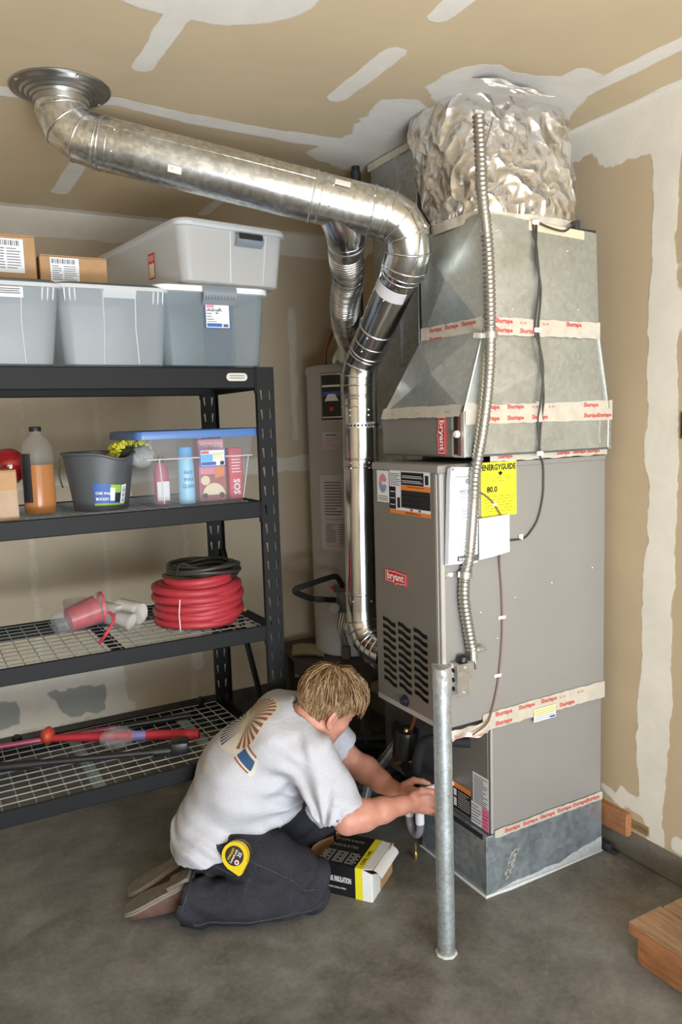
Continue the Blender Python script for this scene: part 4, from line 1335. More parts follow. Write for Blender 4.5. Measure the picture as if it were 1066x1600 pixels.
b = MB(); b.grid(lambda u, v: on_tank(AF - 0.36 + 0.48 * u, 1.81 + 0.022 * v, 0.0028), 4, 1); part('blue_mark', b, m_blue, o_)
def text_block(parent, a0, a1, z0, z1, n, m, seed):
    b = MB()
    for u0, v0, u1, v1, _ in lines(a0, z0, a1, z1, n, m, seed, 0.35):
        b.grid(lambda u, v: on_tank(u0 + (u1 - u0) * u, v0 + (v1 - v0) * v, 0.003), 4, 1)
    return part('printing', b, m, parent)
m_hl = mat('heater_label', (0.50, 0.47, 0.48), 0.6)
o_ = curved('label', wh, AF - 0.40, AF + 0.10, 1.545, 1.63, m_hl)
text_block(o_, AF - 0.36, AF + 0.06, 1.55, 1.60, 5, mat('faded_red', (0.42, 0.22, 0.24), 0.6), 3)
text_block(o_, AF - 0.30, AF + 0.0, 1.605, 1.622, 1, m_ink, 3)
o_ = curved('instruction_label', wh, AF - 0.55, AF + 0.55, 1.02, 1.41, m_hl, n=14)
text_block(o_, AF - 0.40, AF + 0.08, 1.20, 1.38, 12, m_ink, 13)
text_block(o_, AF - 0.40, AF - 0.10, 1.06, 1.16, 10, m_ink, 14)
text_block(o_, AF - 0.02, AF + 0.30, 1.05, 1.16, 9, m_ink, 15)
text_block(o_, AF - 0.40, AF + 0.35, 1.178, 1.186, 1, m_red, 5)
text_block(o_, AF - 0.40, AF + 0.35, 1.040, 1.046, 1, m_red, 6)
# gas valve group
AV = math.radians(-128)
vd = Vector((math.cos(AV), math.sin(AV), 0)); vt = Vector((-vd.y, vd.x, 0))
g0 = on_tank(AV, 0.76)
b = MB(); b.obox(g0 + vd * 0.035 + EZ * 0.005, vd * 0.04, vt * 0.035, EZ * 0.055, 0.006); b.obox(g0 + vd * 0.05 + EZ * 0.075, vd * 0.025, vt * 0.05, EZ * 0.018, 0.005)
gv = part('gas_valve', b, mat('valve_grey', (0.16, 0.16, 0.17), 0.4, 0.5), wh, 40, 'dark gas control valve')
b = MB(); b.lathe([(0.027, 0), (0.027, 0.016), (0.02, 0.02), (0.0001, 0.021)], g0 + vd * 0.074 - vt * 0.045 - EZ * 0.02, vd, 20); part('knob', b, m_hl, gv, 40, 'pale control knob')
b = MB(); b.lathe([(0.014, 0), (0.014, 0.014), (0.0001, 0.015)], g0 + vd * 0.074 + EZ * 0.075 + vt * 0.015, vd, 12); b.lathe([(0.012, 0), (0.012, 0.014), (0.0001, 0.015)], g0 + vd * 0.074 + EZ * 0.085 - vt * 0.05, vd, 12); part('red_button', b, m_red, gv, 40, 'red button')
for k, (dx, x2, m) in enumerate(((-0.015, -0.02, m_steel), (0.0, -0.008, m_steel), (0.012, 0.006, m_brass))):
    b = MB(); b.tube(bez([g0 + vd * 0.04 + vt * dx - EZ * 0.05, g0 + vd * (0.05 + 0.008 * k) + vt * (x2 - 0.01) - EZ * 0.13, g0 + vd * 0.045 + vt * x2 - EZ * 0.20, g0 + vd * 0.02 + vt * (x2 + 0.01) - EZ * 0.28], 6), 0.0045, 8); part('burner_tube', b, m, wh, 60)
b = MB(); b.obox(g0 + vd * 0.03 - EZ * 0.13, vd * 0.012, vt * 0.012, EZ * 0.02, 0.004); part('white_tag', b, m_clip, wh)
b = MB(); b.obox(g0 + vd * 0.03 - EZ * 0.27, vd * 0.02, vt * 0.022, EZ * 0.035, 0.008); part('burner_fitting', b, m_stand, wh)
dv = on_tank(AV + 0.42, 0.672)
d2 = (dv - HC).normalized(); d2.z = 0; d2.normalize()
b = MB(); b.tube([dv - d2 * 0.01, dv + d2 * 0.045], 0.011, 10); b.tube([dv + d2 * 0.03 + EZ * 0.012, dv + d2 * 0.03 - EZ * 0.035], 0.012, 10); b.lathe([(0.02, 0), (0.021, 0.006), (0.012, 0.010), (0.0001, 0.011)], dv + d2 * 0.045, d2, 12); part('drain_valve', b, m_brass, wh, 40, 'brass drain valve')
b = MB()
for i in range(6):
    b.lathe([(0.006, 0), (0.006, 0.001), (0.0001, 0.0012)], on_tank(AV + 0.05 + i * 0.06, 0.865, 0.001), vd, 8)
part('vent_hole', b, m_dark, wh)
# hot and cold pipes over the tank
b = MB(); b.tube(bez([(0.30, 1.62, 1.97), (0.30, 1.62, 2.04), (0.315, 1.60, 2.10), (0.36, 1.60, 2.16), (0.46, 1.62, 2.22)], 8), 0.010, 8); part('copper_pipe', b, mat('dull_copper', (0.26, 0.10, 0.06), 0.5, 0.6), wh, 60, 'brown copper pipe')
b = MB(); b.tube(bez([(0.36, 1.55, 2.05), (0.37, 1.54, 2.10), (0.34, 1.56, 2.13), (0.30, 1.58, 2.15)], 8), 0.008, 8); part('copper_pipe', b, bpy.data.materials['dull_copper'], wh, 60)
# black flexible gas line
gl = thing('gas_hose', 'black flexible gas hose bent in a loop beside the water heater valve', 'hose', (0.05, 1.3, 0.85))
b = MB(); b.tube(bez([(0.235, 1.40, 0.845), (0.21, 1.36, 0.87), (0.165, 1.33, 0.915), (0.12, 1.33, 0.915), (0.0, 1.33, 0.895), (-0.055, 1.33, 0.885), (-0.06, 1.335, 0.868), (-0.02, 1.35, 0.845), (0.05, 1.37, 0.812), (0.10, 1.385, 0.80), (0.19, 1.40, 0.782)], 8), 0.014, 10); part('hose', b, m_rubber, gl, 180)
b = MB(); b.tube([(0.055, 1.37, 0.810), (0.11, 1.388, 0.797)], 0.018, 6); part('fitting', b, m_steel, gl, 40)
# stand
P1, P2 = Vector((0.05, 1.60, 0)), Vector((0.185, 1.10, 0))
st = thing('heater_stand', 'dark metal platform with legs under the water heater', 'stand', (0.35, 1.5, 0))
dd = (P2 - P1).normalized(); nd = Vector((-dd.y, dd.x, 0))
corners = [P1, P2, Vector((0.60, 1.20, 0)), Vector((0.60, 1.90, 0)), Vector((0.10, 1.90, 0))]
b = MB(); b.prism([(c.x, c.y) for c in corners], (0, 0, 0.425), EX, EY, (0, 0, 0.03)); part('platform', b, m_stand, st)
b = MB(); b.obox((P1 + P2) / 2 + EZ * 0.40, dd * 0.26, nd * 0.008, EZ * 0.03); part('front_rail', b, m_stand, st)
for c in (P1 + nd * 0.03 + dd * 0.03, P2 + nd * 0.02 - dd * 0.03, Vector((0.58, 1.24, 0)), Vector((0.58, 1.86, 0)), Vector((0.14, 1.86, 0))):
    b = MB(); b.box((c.x - 0.02, c.y - 0.02, 0), (c.x + 0.02, c.y + 0.02, 0.426), 0.002); part('leg', b, m_stand, st)
pp_ = thing('folded_paper', 'beige folded instruction sheet lying on the heater stand', 'paper', (0.14, 1.62, 0.456))
b = MB()
b.grid(lambda u, v: Vector((0.045 + u * 0.13 + v * 0.09, 1.625 - u * 0.12 + v * 0.18, 0.459 + 0.006 * math.sin(u * 3.1))), 6, 4)
b.grid(lambda u, v: Vector((0.05 + u * 0.12 + v * 0.09, 1.63 - u * 0.115 + v * 0.17, 0.463 + 0.010 * math.sin(u * 3.1))), 6, 4)
part('sheet', b, mat('old_paper', (0.36, 0.30, 0.19), 0.8), pp_, 180)

# ------------------------------------------------------------------ storage rack
XR, XLf = -0.455, -2.29
YF_, YR_ = 0.6275, 1.240
BEAMS = [(1.881, 0.073), (1.397, 0.061), (0.9275, 0.058), (0.458, 0.058)]
rack = thing('storage_rack', 'black steel shelving rack with wire decks along the back wall', 'shelving', (-1.37, 0.93, 0))

def plate_with_slots(b, o, X, Z, w, z0, z1, lean, off):
    """strip of steel with a row of slanting keyhole slots, o = lower corner"""
    o, X, Z = Vector(o), Vector(X), Vector(Z)
    p = 0.070
    n = int((z1 - z0) / p)
    P = lambda a, c: o + X * (a * w) + Z * (c - z0)
    z = z0
    for k in range(n):
        a, c = z, z + p
        m0, m1 = a + p * 0.22, a + p * 0.72
        if lean > 0:
            h = [(0.40, m0), (0.52, m0), (0.66, m1), (0.42, m1)]
        else:
            h = [(0.48, m0), (0.60, m0), (0.58, m1), (0.34, m1)]
        q = [(0, a), (1, a), (1, c), (0, c)]
        vs = [P(*t) for t in q] + [P(*t) for t in h]
        b.add(vs, [(i, (i + 1) % 4, 4 + (i + 1) % 4, 4 + i) for i in range(4)])
        z = c
    b.add([P(0, z), P(1, z), P(1, z1), P(0, z1)], [(0, 1, 2, 3)])

def upright(x1, y, front, side):
    """angle post: flange across the rack end and flange facing out"""
    b = MB()
    w = 0.034
    yy = y
    x0 = x1 - 2 * w if side > 0 else x1
    plate_with_slots(b, (x0, yy, 0), EX, EZ, w, 0, 1.884, -1, 0)
    plate_with_slots(b, (x0 + w, yy, 0), EX, EZ, w, 0, 1.884, 1, 0)
    d = 1 if front else -1
    for t in (0.002,):
        plate_with_slots(b, (x0, yy + d * t, 0), EX, EZ, w, 0, 1.884, -1, 0)
        plate_with_slots(b, (x0 + w, yy + d * t, 0), EX, EZ, w, 0, 1.884, 1, 0)
    xo = x1
    b.box((xo - 0.001, min(yy, yy + d * 0.034), 0), (xo + 0.001, max(yy, yy + d * 0.034), 1.884))
    xi = x0 if side > 0 else x1 + 2 * w
    b.box((xi - 0.001, min(yy, yy + d * 0.016), 0), (xi + 0.001, max(yy, yy + d * 0.016), 1.884))
    b.box((x0 - 0.004, min(yy, yy + d * 0.038), 0), (x0 + 2 * w + 0.004, max(yy, yy + d * 0.038), 0.012))
    return part('upright', b, m_rack, rack)
upright(XR, YF_, True, 1)
upright(XR, YR_, False, 1)
upright(XLf, YF_, True, -1)
upright(XLf, YR_, False, -1)
wood_board = mat('deck_board', (0.30, 0.22, 0.13), 0.8)
for k, (zt, h) in enumerate(BEAMS):
    for y, s in ((YF_ + 0.004, 1), (YR_ - 0.004, -1)):
        b = MB()
        y0, y1 = (y, y + 0.010) if s > 0 else (y - 0.010, y)
        b.box((XLf + 0.03, y0, zt - h), (XR - 0.066, y1, zt), 0.003)
        # stepped ledge the deck rests on
        yl0, yl1 = (y + 0.004, y + 0.034) if s > 0 else (y - 0.034, y - 0.004)
        b.box((XLf + 0.03, yl0, zt - h), (XR - 0.066, yl1, zt - 0.016), 0.003)
        b.box((XR - 0.074, y0 - 0.003, zt - h - 0.018), (XR - 0.062, y1 + 0.002, zt + 0.001), 0.002)
        part('beam', b, m_rack, rack)
        if s < 0 and k == 3:
            for x in (-1.36, -0.60):
                q = MB(); q.lathe([(0.020, 0), (0.020, 0.01), (0.012, 0.014), (0.0001, 0.015)], (x, YR_ - 0.016, zt + 0.012), NY, 12); part('clip', q, m_rack, rack)
    for x in (XR - 0.006, XLf + 0.006):
        b = MB(); b.box((x - 0.012, YF_ + 0.036, zt - h), (x + 0.002, YR_ - 0.036, zt - 0.014), 0.002)
        part('side_beam', b, m_rack, rack)
    # wire deck: welded mesh of thin rods (far more than can be picked apart), one piece
    b = MB()
    zd = zt - 0.011
    y0, y1 = YF_ + 0.014, YR_ - 0.014
    x0, x1 = XLf + 0.06, XR - 0.072
    rw = 0.0022
    def rod(p, q):
        p, q = Vector(p), Vector(q)
        d = (q - p).normalized(); s = d.cross(EZ).normalized()
        vs = [p + s * rw, p + EZ * rw, p - s * rw, p - EZ * rw, q + s * rw, q + EZ * rw, q - s * rw, q - EZ * rw]
        b.add(vs, [(i, (i + 1) % 4, 4 + (i + 1) % 4, 4 + i) for i in range(4)])
    nx = int((x1 - x0) / 0.0525)
    for i in range(nx + 1):
        x = x1 - i * 0.0525
        rod((x, y0, zd), (x, y1, zd))
    for j in range(12):
        y = y0 + (y1 - y0) * j / 11
        rod((x0, y, zd + rw * 1.7), (x1, y, zd + rw * 1.7))
    part('wire_deck', b, m_wire, rack, kind='stuff')
    for x in (-1.155, -0.718, -1.60, -2.03):
        xx = x + (0.10 if k == 2 else 0.0)
        b = MB()
        b.box((xx - 0.022, YF_ + 0.030, zd - 0.018), (xx + 0.022, YR_ - 0.030, zd - 0.006), 0.003)
        for j in range(5):
            y = YF_ + 0.09 + j * 0.105
            b.box((xx - 0.010, y - 0.022, zd - 0.0065), (xx + 0.010, y + 0.022, zd - 0.0045))
        part('deck_support', b, mat('support_zinc_%d_%d' % (k, int(-x * 100)), (0.32, 0.44, 0.48), 0.45, 0.3) if k == 3 else m_rack, rack, label='blue grey deck support bar' if k == 3 else None)
b = MB()
p0, p1 = Vector((-0.459, 0.655, 0.235)), Vector((-0.459, 1.215, 1.135))
d = (p1 - p0)
b.obox((p0 + p1) / 2, d / 2, (0.0015, 0, 0), d.cross(EX).normalized() * 0.019)
b.obox((p0 + p1) / 2 + Vector((-0.008, 0, 0)), d / 2, (0.008, 0, 0), d.cross(EX).normalized() * 0.0015)
part('diagonal_brace', b, m_rack, rack)
p0, p1 = Vector((-0.459, 1.215, 1.20)), Vector((-0.459, 0.655, 1.78))
# nameplate on the top beam
b = MB()
b.prism([(-0.026 + 0.014 * math.cos(a), 0.014 * math.sin(a)) for a in [PI / 2 + k * PI / 8 for k in range(9)]] + [(0.026 + 0.014 * math.cos(a), 0.014 * math.sin(a)) for a in [-PI / 2 + k * PI / 8 for k in range(9)]],
        (-0.596, YF_ + 0.003, 1.848), EX, EZ, (0, 0.001, 0))
o_ = part('nameplate', b, mat('nameplate', (0.55, 0.54, 0.50), 0.4), rack, label='pale oval nameplate')
b = MB()
for u0, v0, u1, v1, _ in lines(-0.624, 1.840, -0.568, 1.857, 2, None, 2, 0.3):
    b.box((u0, YF_ + 0.0022, v0), (u1, YF_ + 0.003, v1))
part('printing', b, m_ink, o_)

# ------------------------------------------------------------------ tubs
def rrect(hx, hy, r, n=5):
    out = []
    for cx, cy, a0 in ((hx - r, hy - r, 0), (-hx + r, hy - r, PI / 2), (-hx + r, -hy + r, PI), (hx - r, -hy + r, 1.5 * PI)):
        for k in range(n + 1):
            a = a0 + k * PI / 2 / n
            out.append((cx + r * math.cos(a), cy + r * math.sin(a)))
    return out

def loft(b, rings, M, mi=0, cap0=True, cap1=False):
    """rings: list of (hx, hy, r, z)"""
    L = [[Vector((x, y, z)) for x, y in rrect(hx, hy, r)] for hx, hy, r, z in rings]
    n = len(L[0])
    vs = [p for q in L for p in q]
    fs = []
    for i in range(len(L) - 1):
        for k in range(n):
            k2 = (k + 1) % n
            fs.append((i * n + k, i * n + k2, (i + 1) * n + k2, (i + 1) * n + k))
    if cap0:
        fs.append(tuple(range(n - 1, -1, -1)))
    if cap1:
        fs.append(tuple((len(L) - 1) * n + k for k in range(n)))
    b.add(vs, fs, mi, M)

def front_pt(hx0, hy0, hx1, hy1, z0, z1, u, v, d=0.0):
    """point on the front (-y) wall of a tapered tub; u in -1..1, v in 0..1"""
    return Vector((u * (hx0 + (hx1 - hx0) * v), -(hy0 + (hy1 - hy0) * v) - d, z0 + (z1 - z0) * v))

def tub(name, label, loc, rot, bx, by, tx, ty, h, m, rim=0.012, group=None, ribs=True, recess=True, mr=None):
    t = thing(name, label, 'storage tub', loc, group)
    M = Matrix.Translation(loc) @ Matrix.Rotation(rot, 4, 'Z')
    b = MB()
    loft(b, [(bx - 0.01, by - 0.01, 0.03, 0.0), (bx, by, 0.035, 0.006), (tx, ty, 0.04, h - 0.03), (tx, ty, 0.04, h)], M)
    part('tub_body', b, m, t, 40)
    b = MB()
    loft(b, [(tx - 0.001, ty - 0.001, 0.04, h - 0.012), (tx + rim, ty + rim, 0.045, h - 0.010), (tx + rim, ty + rim, 0.045, h + 0.002), (tx - 0.002, ty - 0.002, 0.04, h + 0.003)], M, 0, False)
    part('rim', b, mr or m_rib, t, 40)
    F = lambda u, v, d=0.0: M @ front_pt(bx, by, tx, ty, 0, h, u, v, d)
    if ribs:
        for s in (-1, 1):
            for k in range(3):
                u = s * (0.90 - k * 0.09)
                b = MB()
                p, q = F(u, 0.99, 0.004), F(u, 0.80, 0.001)
                b.tube([p, p + (q - p) * 0.8, q], [0.0035, 0.003, 0.001], 6)
                part('rib', b, mr or m_rib, t, 60)
    if recess:
        for u0, u1 in ((-0.22, -0.27), (0.38, 0.44)):
            b = MB()
            b.tube([F(u0, 0.97, 0.001), F(u0, 0.5, 0.001), F(u1, 0.03, 0.001)], 0.0022, 6)
            part('crease', b, mr or m_rib, t, 60)
    return t, M, F

# middle clear tub
t1, M1, F1 = tub('storage_tub', 'empty clear storage tub in the middle of the top shelf row, no label', (-1.006, 0.875, 1.885), 0, 0.165, 0.205, 0.180, 0.222, 0.258, m_tub)
b = MB(); b.grid(lambda u, v: F1(-0.22 + 0.60 * u, 0.86 + 0.10 * v, 0.006 + 0.010 * v), 6, 3); part('pull_handle', b, m_rib, t1)
b = MB(); loft(b, [(0.183, 0.225, 0.045, 0.258), (0.186, 0.228, 0.045, 0.262), (0.175, 0.215, 0.045, 0.270)], M1, 0, True, True); part('tub_lid', b, m_lidg, t1, 40, 'dark grey lid')
# left tub, runs out of the picture
t0, M0, F0 = tub('storage_tub', 'clear storage tub with crumpled plastic inside, at the left end of the top shelf', (-1.366, 0.875, 1.885), 0, 0.160, 0.205, 0.186, 0.222, 0.255, m_tub)
b = MB(); loft(b, [(0.188, 0.225, 0.045, 0.255), (0.190, 0.228, 0.045, 0.260), (0.18, 0.215, 0.045, 0.270)], M0, 0, True, True); part('tub_lid', b, m_lidg, t0, 40, 'dark grey lid')
sticker(t0, 'label', m_paper, None, (0.075, 0, 0), (0, 0, 0.032), NY, F0(0.0, 0.82, 0.006), lines(0.06, 0.3, 0.9, 0.9, 3, m_ink, 4, 0.5))
bagm = MB()
def crumple(c, r, sc, amp, nu=28, nv=16, seed=0):
    c, r = Vector(c), Vector(r)
    def fn(u, v):
        a, e = 2 * PI * u, PI * (v - 0.5)
        d = Vector((math.cos(a) * math.cos(e), math.sin(a) * math.cos(e), math.sin(e)))
        q = d * sc + Vector((seed, seed * 2.3, 0))
        k = 1 + amp * (1 - 2 * abs(noise.noise(q))) + amp * 0.6 * noise.noise(q * 2.3)
        return c + Vector((d.x * r.x, d.y * r.y, d.z * r.z)) * k
    return fn
bagm.grid(crumple((-1.36, 0.83, 1.96), (0.12, 0.10, 0.06), 2.6, 0.25), 28, 16)
o_ = tag(part('plastic_bag', bagm, m_film, None, 180), 'crumpled clear plastic bag inside the leftmost clear tub', 'bag')

# right tub with latch
t2, M2, F2 = tub('latch_tub', 'clear latch tub with white rim and blue label at the right rack post', (-0.659, 0.900, 1.885), 0, 0.180, 0.230, 0.200, 0.245, 0.268, m_tub3, ribs=False, recess=False, mr=m_lidw)
b = MB(); loft(b, [(0.204, 0.249, 0.045, 0.262), (0.214, 0.259, 0.05, 0.262), (0.214, 0.259, 0.05, 0.276), (0.206, 0.251, 0.05, 0.281)], M2, 0, True, True); part('tub_lid', b, m_lidw, t2, 40, 'white lid')
b = MB()
b.grid(lambda u, v: F2(-0.24 + 0.62 * u, 0.80 + 0.24 * v, 0.010 + 0.020 * math.sin(v * 2.6)), 12, 6)
lt = part('latch', b, m_latch, t2, 60, 'grey latch handle')
for k in range(10):
    b = MB(); u = -0.22 + 0.58 * (k + 0.5) / 10; b.tube([F2(u, 1.02, 0.022), F2(u, 0.86, 0.031)], 0.002, 6); part('grip_rib', b, m_latch, lt)
b = MB(); b.grid(lambda u, v: F2(-0.24 + 0.60 * u + (1 - v) * (u - 0.5) * -0.06, 0.02 + 0.80 * v, 0.0035), 4, 6); part('tinted_panel', b, plastic('tint_panel', (0.30, 0.37, 0.42), 0.62, 0.3), t2)
o_ = sticker(t2, 'label', m_paper, None, (0.092, 0, 0), (0, 0, 0.086), NY, F2(-0.20, 0.50, 0.006) + Vector((0, -0.006, 0)),
        [(0, 0, 1, 0.03, m_blue), (0, 0.97, 1, 1, m_blue), (0, 0, 0.03, 1, m_blue), (0.97, 0, 1, 1, m_blue), (0.06, 0.82, 0.36, 0.93, m_pink), (0.06, 0.06, 0.66, 0.20, m_blue), (0.72, 0.06, 0.92, 0.18, m_ink)] + lines(0.06, 0.30, 0.34, 0.76, 4, m_ink, 3, 0.3) + lines(0.42, 0.56, 0.58, 0.76, 2, m_ink, 3, 0.5) + lines(0.06, 0.24, 0.5, 0.29, 1, m_ink, 9, 0.5))
t = MB(); c = F2(-0.18, 0.78, 0.0125); t.text('32 Qt', c + Vector((0.004, -0.001, -0.016)), EX, EZ, 0.012, bold=0.02); t.text('9L', c + Vector((0.045, -0.001, -0.016)), EX, EZ, 0.014, bold=0.02); part('lettering', t, m_ink, o_)
# what can be made out inside: dark green garland
b = MB()
r = random.Random(31)
for k in range(420):
    c = Vector((-0.659 + r.uniform(-0.14, 0.15), 0.72 + r.uniform(0, 0.25), 1.90 + r.random() ** 1.5 * 0.13))
    d = Vector((r.uniform(-1, 1), r.uniform(-1, 1), r.uniform(-0.6, 1))).normalized() * 0.035
    s = d.orthogonal().normalized() * 0.004
    b.add([c - s, c + s, c + d], [(0, 1, 2)])
g = part('garland', b, mat('garland_green', (0.015, 0.085, 0.035), 0.6), None)
g['kind'] = 'stuff'; g['label'] = 'dark green tinsel garland packed inside the right hand clear tub'; g['category'] = 'garland'
b = MB()
b.box((-0.80, 0.85, 1.895), (-0.50, 1.10, 2.10), 0.02)
tag(part('storage_bag', b, mat('dark_bag', (0.055, 0.085, 0.115), 0.6), None, 40), 'dark blue cloth bag in the back of the latch tub with the blue label', 'bag')
for k in range(1):
    b = MB(); b.lathe([(0.0001, -0.015), (0.010, -0.011), (0.015, 0), (0.010, 0.011), (0.0001, 0.015)], (-0.62 + k * 0.016, 0.695 - 0.004 * k, 1.995 - 0.013 * (k % 2)), EZ, 10)
    tag(part('bauble', b, m_red, None, 60), 'small red bauble on the green garland inside the latch tub', 'bauble')

# long under-bed box on top
RB = math.radians(8)
c_ = Vector((-0.625, 1.055, 2.176))
t3, M3, F3 = tub('underbed_box', 'long low clear box with wheels lying on top of the latch tub', c_, RB, 0.195, 0.385, 0.212, 0.40, 0.195, m_tub2, ribs=False, recess=False)
b = MB(); loft(b, [(0.214, 0.402, 0.05, 0.192), (0.224, 0.412, 0.055, 0.192), (0.224, 0.412, 0.055, 0.206), (0.214, 0.402, 0.05, 0.212)], M3, 0, True, True); part('box_lid', b, m_tub2, t3, 40)
b = MB(); b.grid(lambda u, v: F3(-0.02 + 0.54 * u, 0.68 + 0.24 * v, 0.004 + 0.024 * math.sin(0.3 + v * 2.5)), 12, 6); part('latch', b, m_latch, t3, 60, 'grey latch handle')
b = MB(); b.box((0, 0, 0), (0, 0, 0)); b = MB(); b.grid(lambda u, v: F3(0.02 + 0.46 * u, 0.80 + 0.10 * v, 0.029), 6, 1); part('latch_slot', b, m_blackp, t3)
for u0, u1 in ((-0.08, -0.08), (0.62, 0.60)):
    b = MB(); b.tube([F3(u0, 0.97, 0.001), F3(u1, 0.05, 0.001)], 0.0025, 6); part('crease', b, m_rib, t3, 60)
for u in (-0.90, 0.90):
    for y in (-0.33, 0.33):
        b = MB(); p = M3 @ Vector((u * 0.195, y, 0.016)); ax = M3.to_3x3() @ Vector((1, 0, 0)); b.tube([p - ax * 0.012, p + ax * 0.012], 0.0165, 16); part('wheel', b, m_blackp, t3, 40)
# warning print on its long side
SX = M3.to_3x3() @ Vector((0, -1, 0)); SN = M3.to_3x3() @ Vector((-1, 0, 0))
so_ = M3 @ Vector((-0.2055, -0.13, 0.040))
o_ = sticker(t3, 'warning_label', m_red, None, SX * 0.052, (0, 0, 0.092), SN, so_ + SN * 0.004, [(0.10, 0.06, 0.9, 0.60, mat('cream_print', (0.76, 0.70, 0.50), 0.5)), (0.1, 0.70, 0.9, 0.92, mat('salmon_print', (0.75, 0.30, 0.24), 0.5))])

# cardboard boxes behind
def carton(name, label, lo, hi, rot=0, group=None):
    t = thing(name, label, 'cardboard box', ((lo[0] + hi[0]) / 2, (lo[1] + hi[1]) / 2, lo[2]), group)
    c = Vector(((lo[0] + hi[0]) / 2, (lo[1] + hi[1]) / 2, lo[2]))
    M = Matrix.Translation(c) @ Matrix.Rotation(rot, 4, 'Z') @ Matrix.Translation(-c)
    b = MB(); b.box(lo, hi, 0.003, 0, M); part('carton', b, m_card, t)
    b = MB()
    ym = (lo[1] + hi[1]) / 2
    b.box((lo[0] + 0.001, lo[1] - 0.001, hi[2] - 0.0005), (hi[0] - 0.001, ym - 0.0015, hi[2] + 0.0025), 0, 0, M)
    part('flap', b, m_card, t)
    b = MB(); b.box((lo[0] + 0.001, ym + 0.0015, hi[2] - 0.0005), (hi[0] - 0.001, hi[1], hi[2] + 0.0025), 0, 0, M); part('flap', b, m_card, t)
    return t
ca = carton('cardboard_box', 'taller brown cardboard box with barcode label, on the leftmost tub at the picture edge', (-1.47, 0.85, 2.157), (-1.213, 1.09, 2.326))
sticker(ca, 'label', m_paper, None, (0.10, 0, 0), (0, 0, 0.11), NY, (-1.352, 0.847, 2.205), [(0.06 + 0.06 * k, 0.80, 0.06 + 0.06 * k + (0.02 if k % 3 else 0.035), 0.95, m_black) for k in range(14)] + lines(0.06, 0.1, 0.4, 0.75, 8, m_ink, 4, 0.35) + lines(0.46, 0.1, 0.9, 0.75, 8, m_ink, 6, 0.3))
cb = carton('cardboard_box', 'smaller brown cardboard box with raised flap, resting on the middle tub', (-1.203, 0.85, 2.157), (-0.978, 1.05, 2.270))
sticker(cb, 'label', m_paper, None, (0.095, 0, 0), (0, 0, 0.085), NY, (-1.170, 0.847, 2.180), [(0.06 + 0.06 * k, 0.76, 0.06 + 0.06 * k + (0.02 if k % 3 else 0.035), 0.94, m_black) for k in range(14)] + lines(0.06, 0.1, 0.4, 0.7, 7, m_ink, 5, 0.35) + lines(0.46, 0.1, 0.9, 0.7, 7, m_ink, 7, 0.3))
b = MB(); b.obox((-1.035, 0.99, 2.285), (0.055, 0.02, -0.004), (-0.004, 0.02, 0.012), (0.0, -0.001, 0.0015)); part('flap', b, m_cardd, cb, label='raised dark flap')

# ------------------------------------------------------------------ second shelf
ZS2 = 1.397 - 0.0055
def lettering(parent, s, o, X, Y, size, m, align='L', bold=0.015, xs=1.0, name='lettering'):
    t = MB(); t.text(s, o, X, Y, size, align, bold=bold, xs=xs); return part(name, t, m, parent)
# blue lidded tote
tb = thing('blue_lid_tote', 'clear plastic tote with blue lid full of car care bottles on the second shelf', 'storage tub', (-0.735, 0.85, ZS2))
Mt = Matrix.Translation((-0.727, 0.855, ZS2))
b = MB(); loft(b, [(0.170, 0.145, 0.03, 0.0), (0.175, 0.150, 0.03, 0.008), (0.197, 0.172, 0.03, 0.175), (0.205, 0.180, 0.03, 0.180), (0.212, 0.187, 0.03, 0.252)], Mt); part('tub_body', b, m_clear, tb, 40)
b = MB(); loft(b, [(0.215, 0.190, 0.03, 0.245), (0.238, 0.205, 0.03, 0.245), (0.240, 0.207, 0.03, 0.258), (0.236, 0.204, 0.03, 0.272), (0.222, 0.192, 0.03, 0.276), (0.205, 0.175, 0.03, 0.270)], Mt, 0, True, True); part('tub_lid', b, m_lidb, tb, 40, 'blue lid')
F4 = lambda u, v, d=0.0: Mt @ front_pt(0.175, 0.150, 0.197, 0.172, 0.008, 0.175, u, v, d)
b = MB(); b.tube([F4(-1, 1, 0.004), F4(1, 1, 0.004)], 0.003, 6); part('ridge', b, m_rib, tb, 60)
for u in (-0.78, 0.93):
    b = MB(); b.tube([F4(u, 0.98, 0.001), F4(u, 0.05, 0.001)], 0.002, 6); part('rib', b, m_rib, tb, 60)
o_ = sticker(tb, 'label', m_paper, None, (0.098, 0, 0), (0, 0, 0.062), NY, F4(-0.04, 0.79, 0.01),
        [(0, 0, 1, 0.05, m_blue), (0, 0.95, 1, 1, m_blue), (0, 0, 0.04, 1, m_blue), (0.96, 0, 1, 1, m_blue), (0.05, 0.30, 0.5, 0.72, m_lblue), (0.05, 0.08, 0.62, 0.28, m_blue), (0.06, 0.76, 0.36, 0.9, m_red), (0.52, 0.42, 0.88, 0.8, mat('beige_print', (0.72, 0.60, 0.38), 0.5)), (0.78, 0.08, 0.93, 0.3, m_black)])
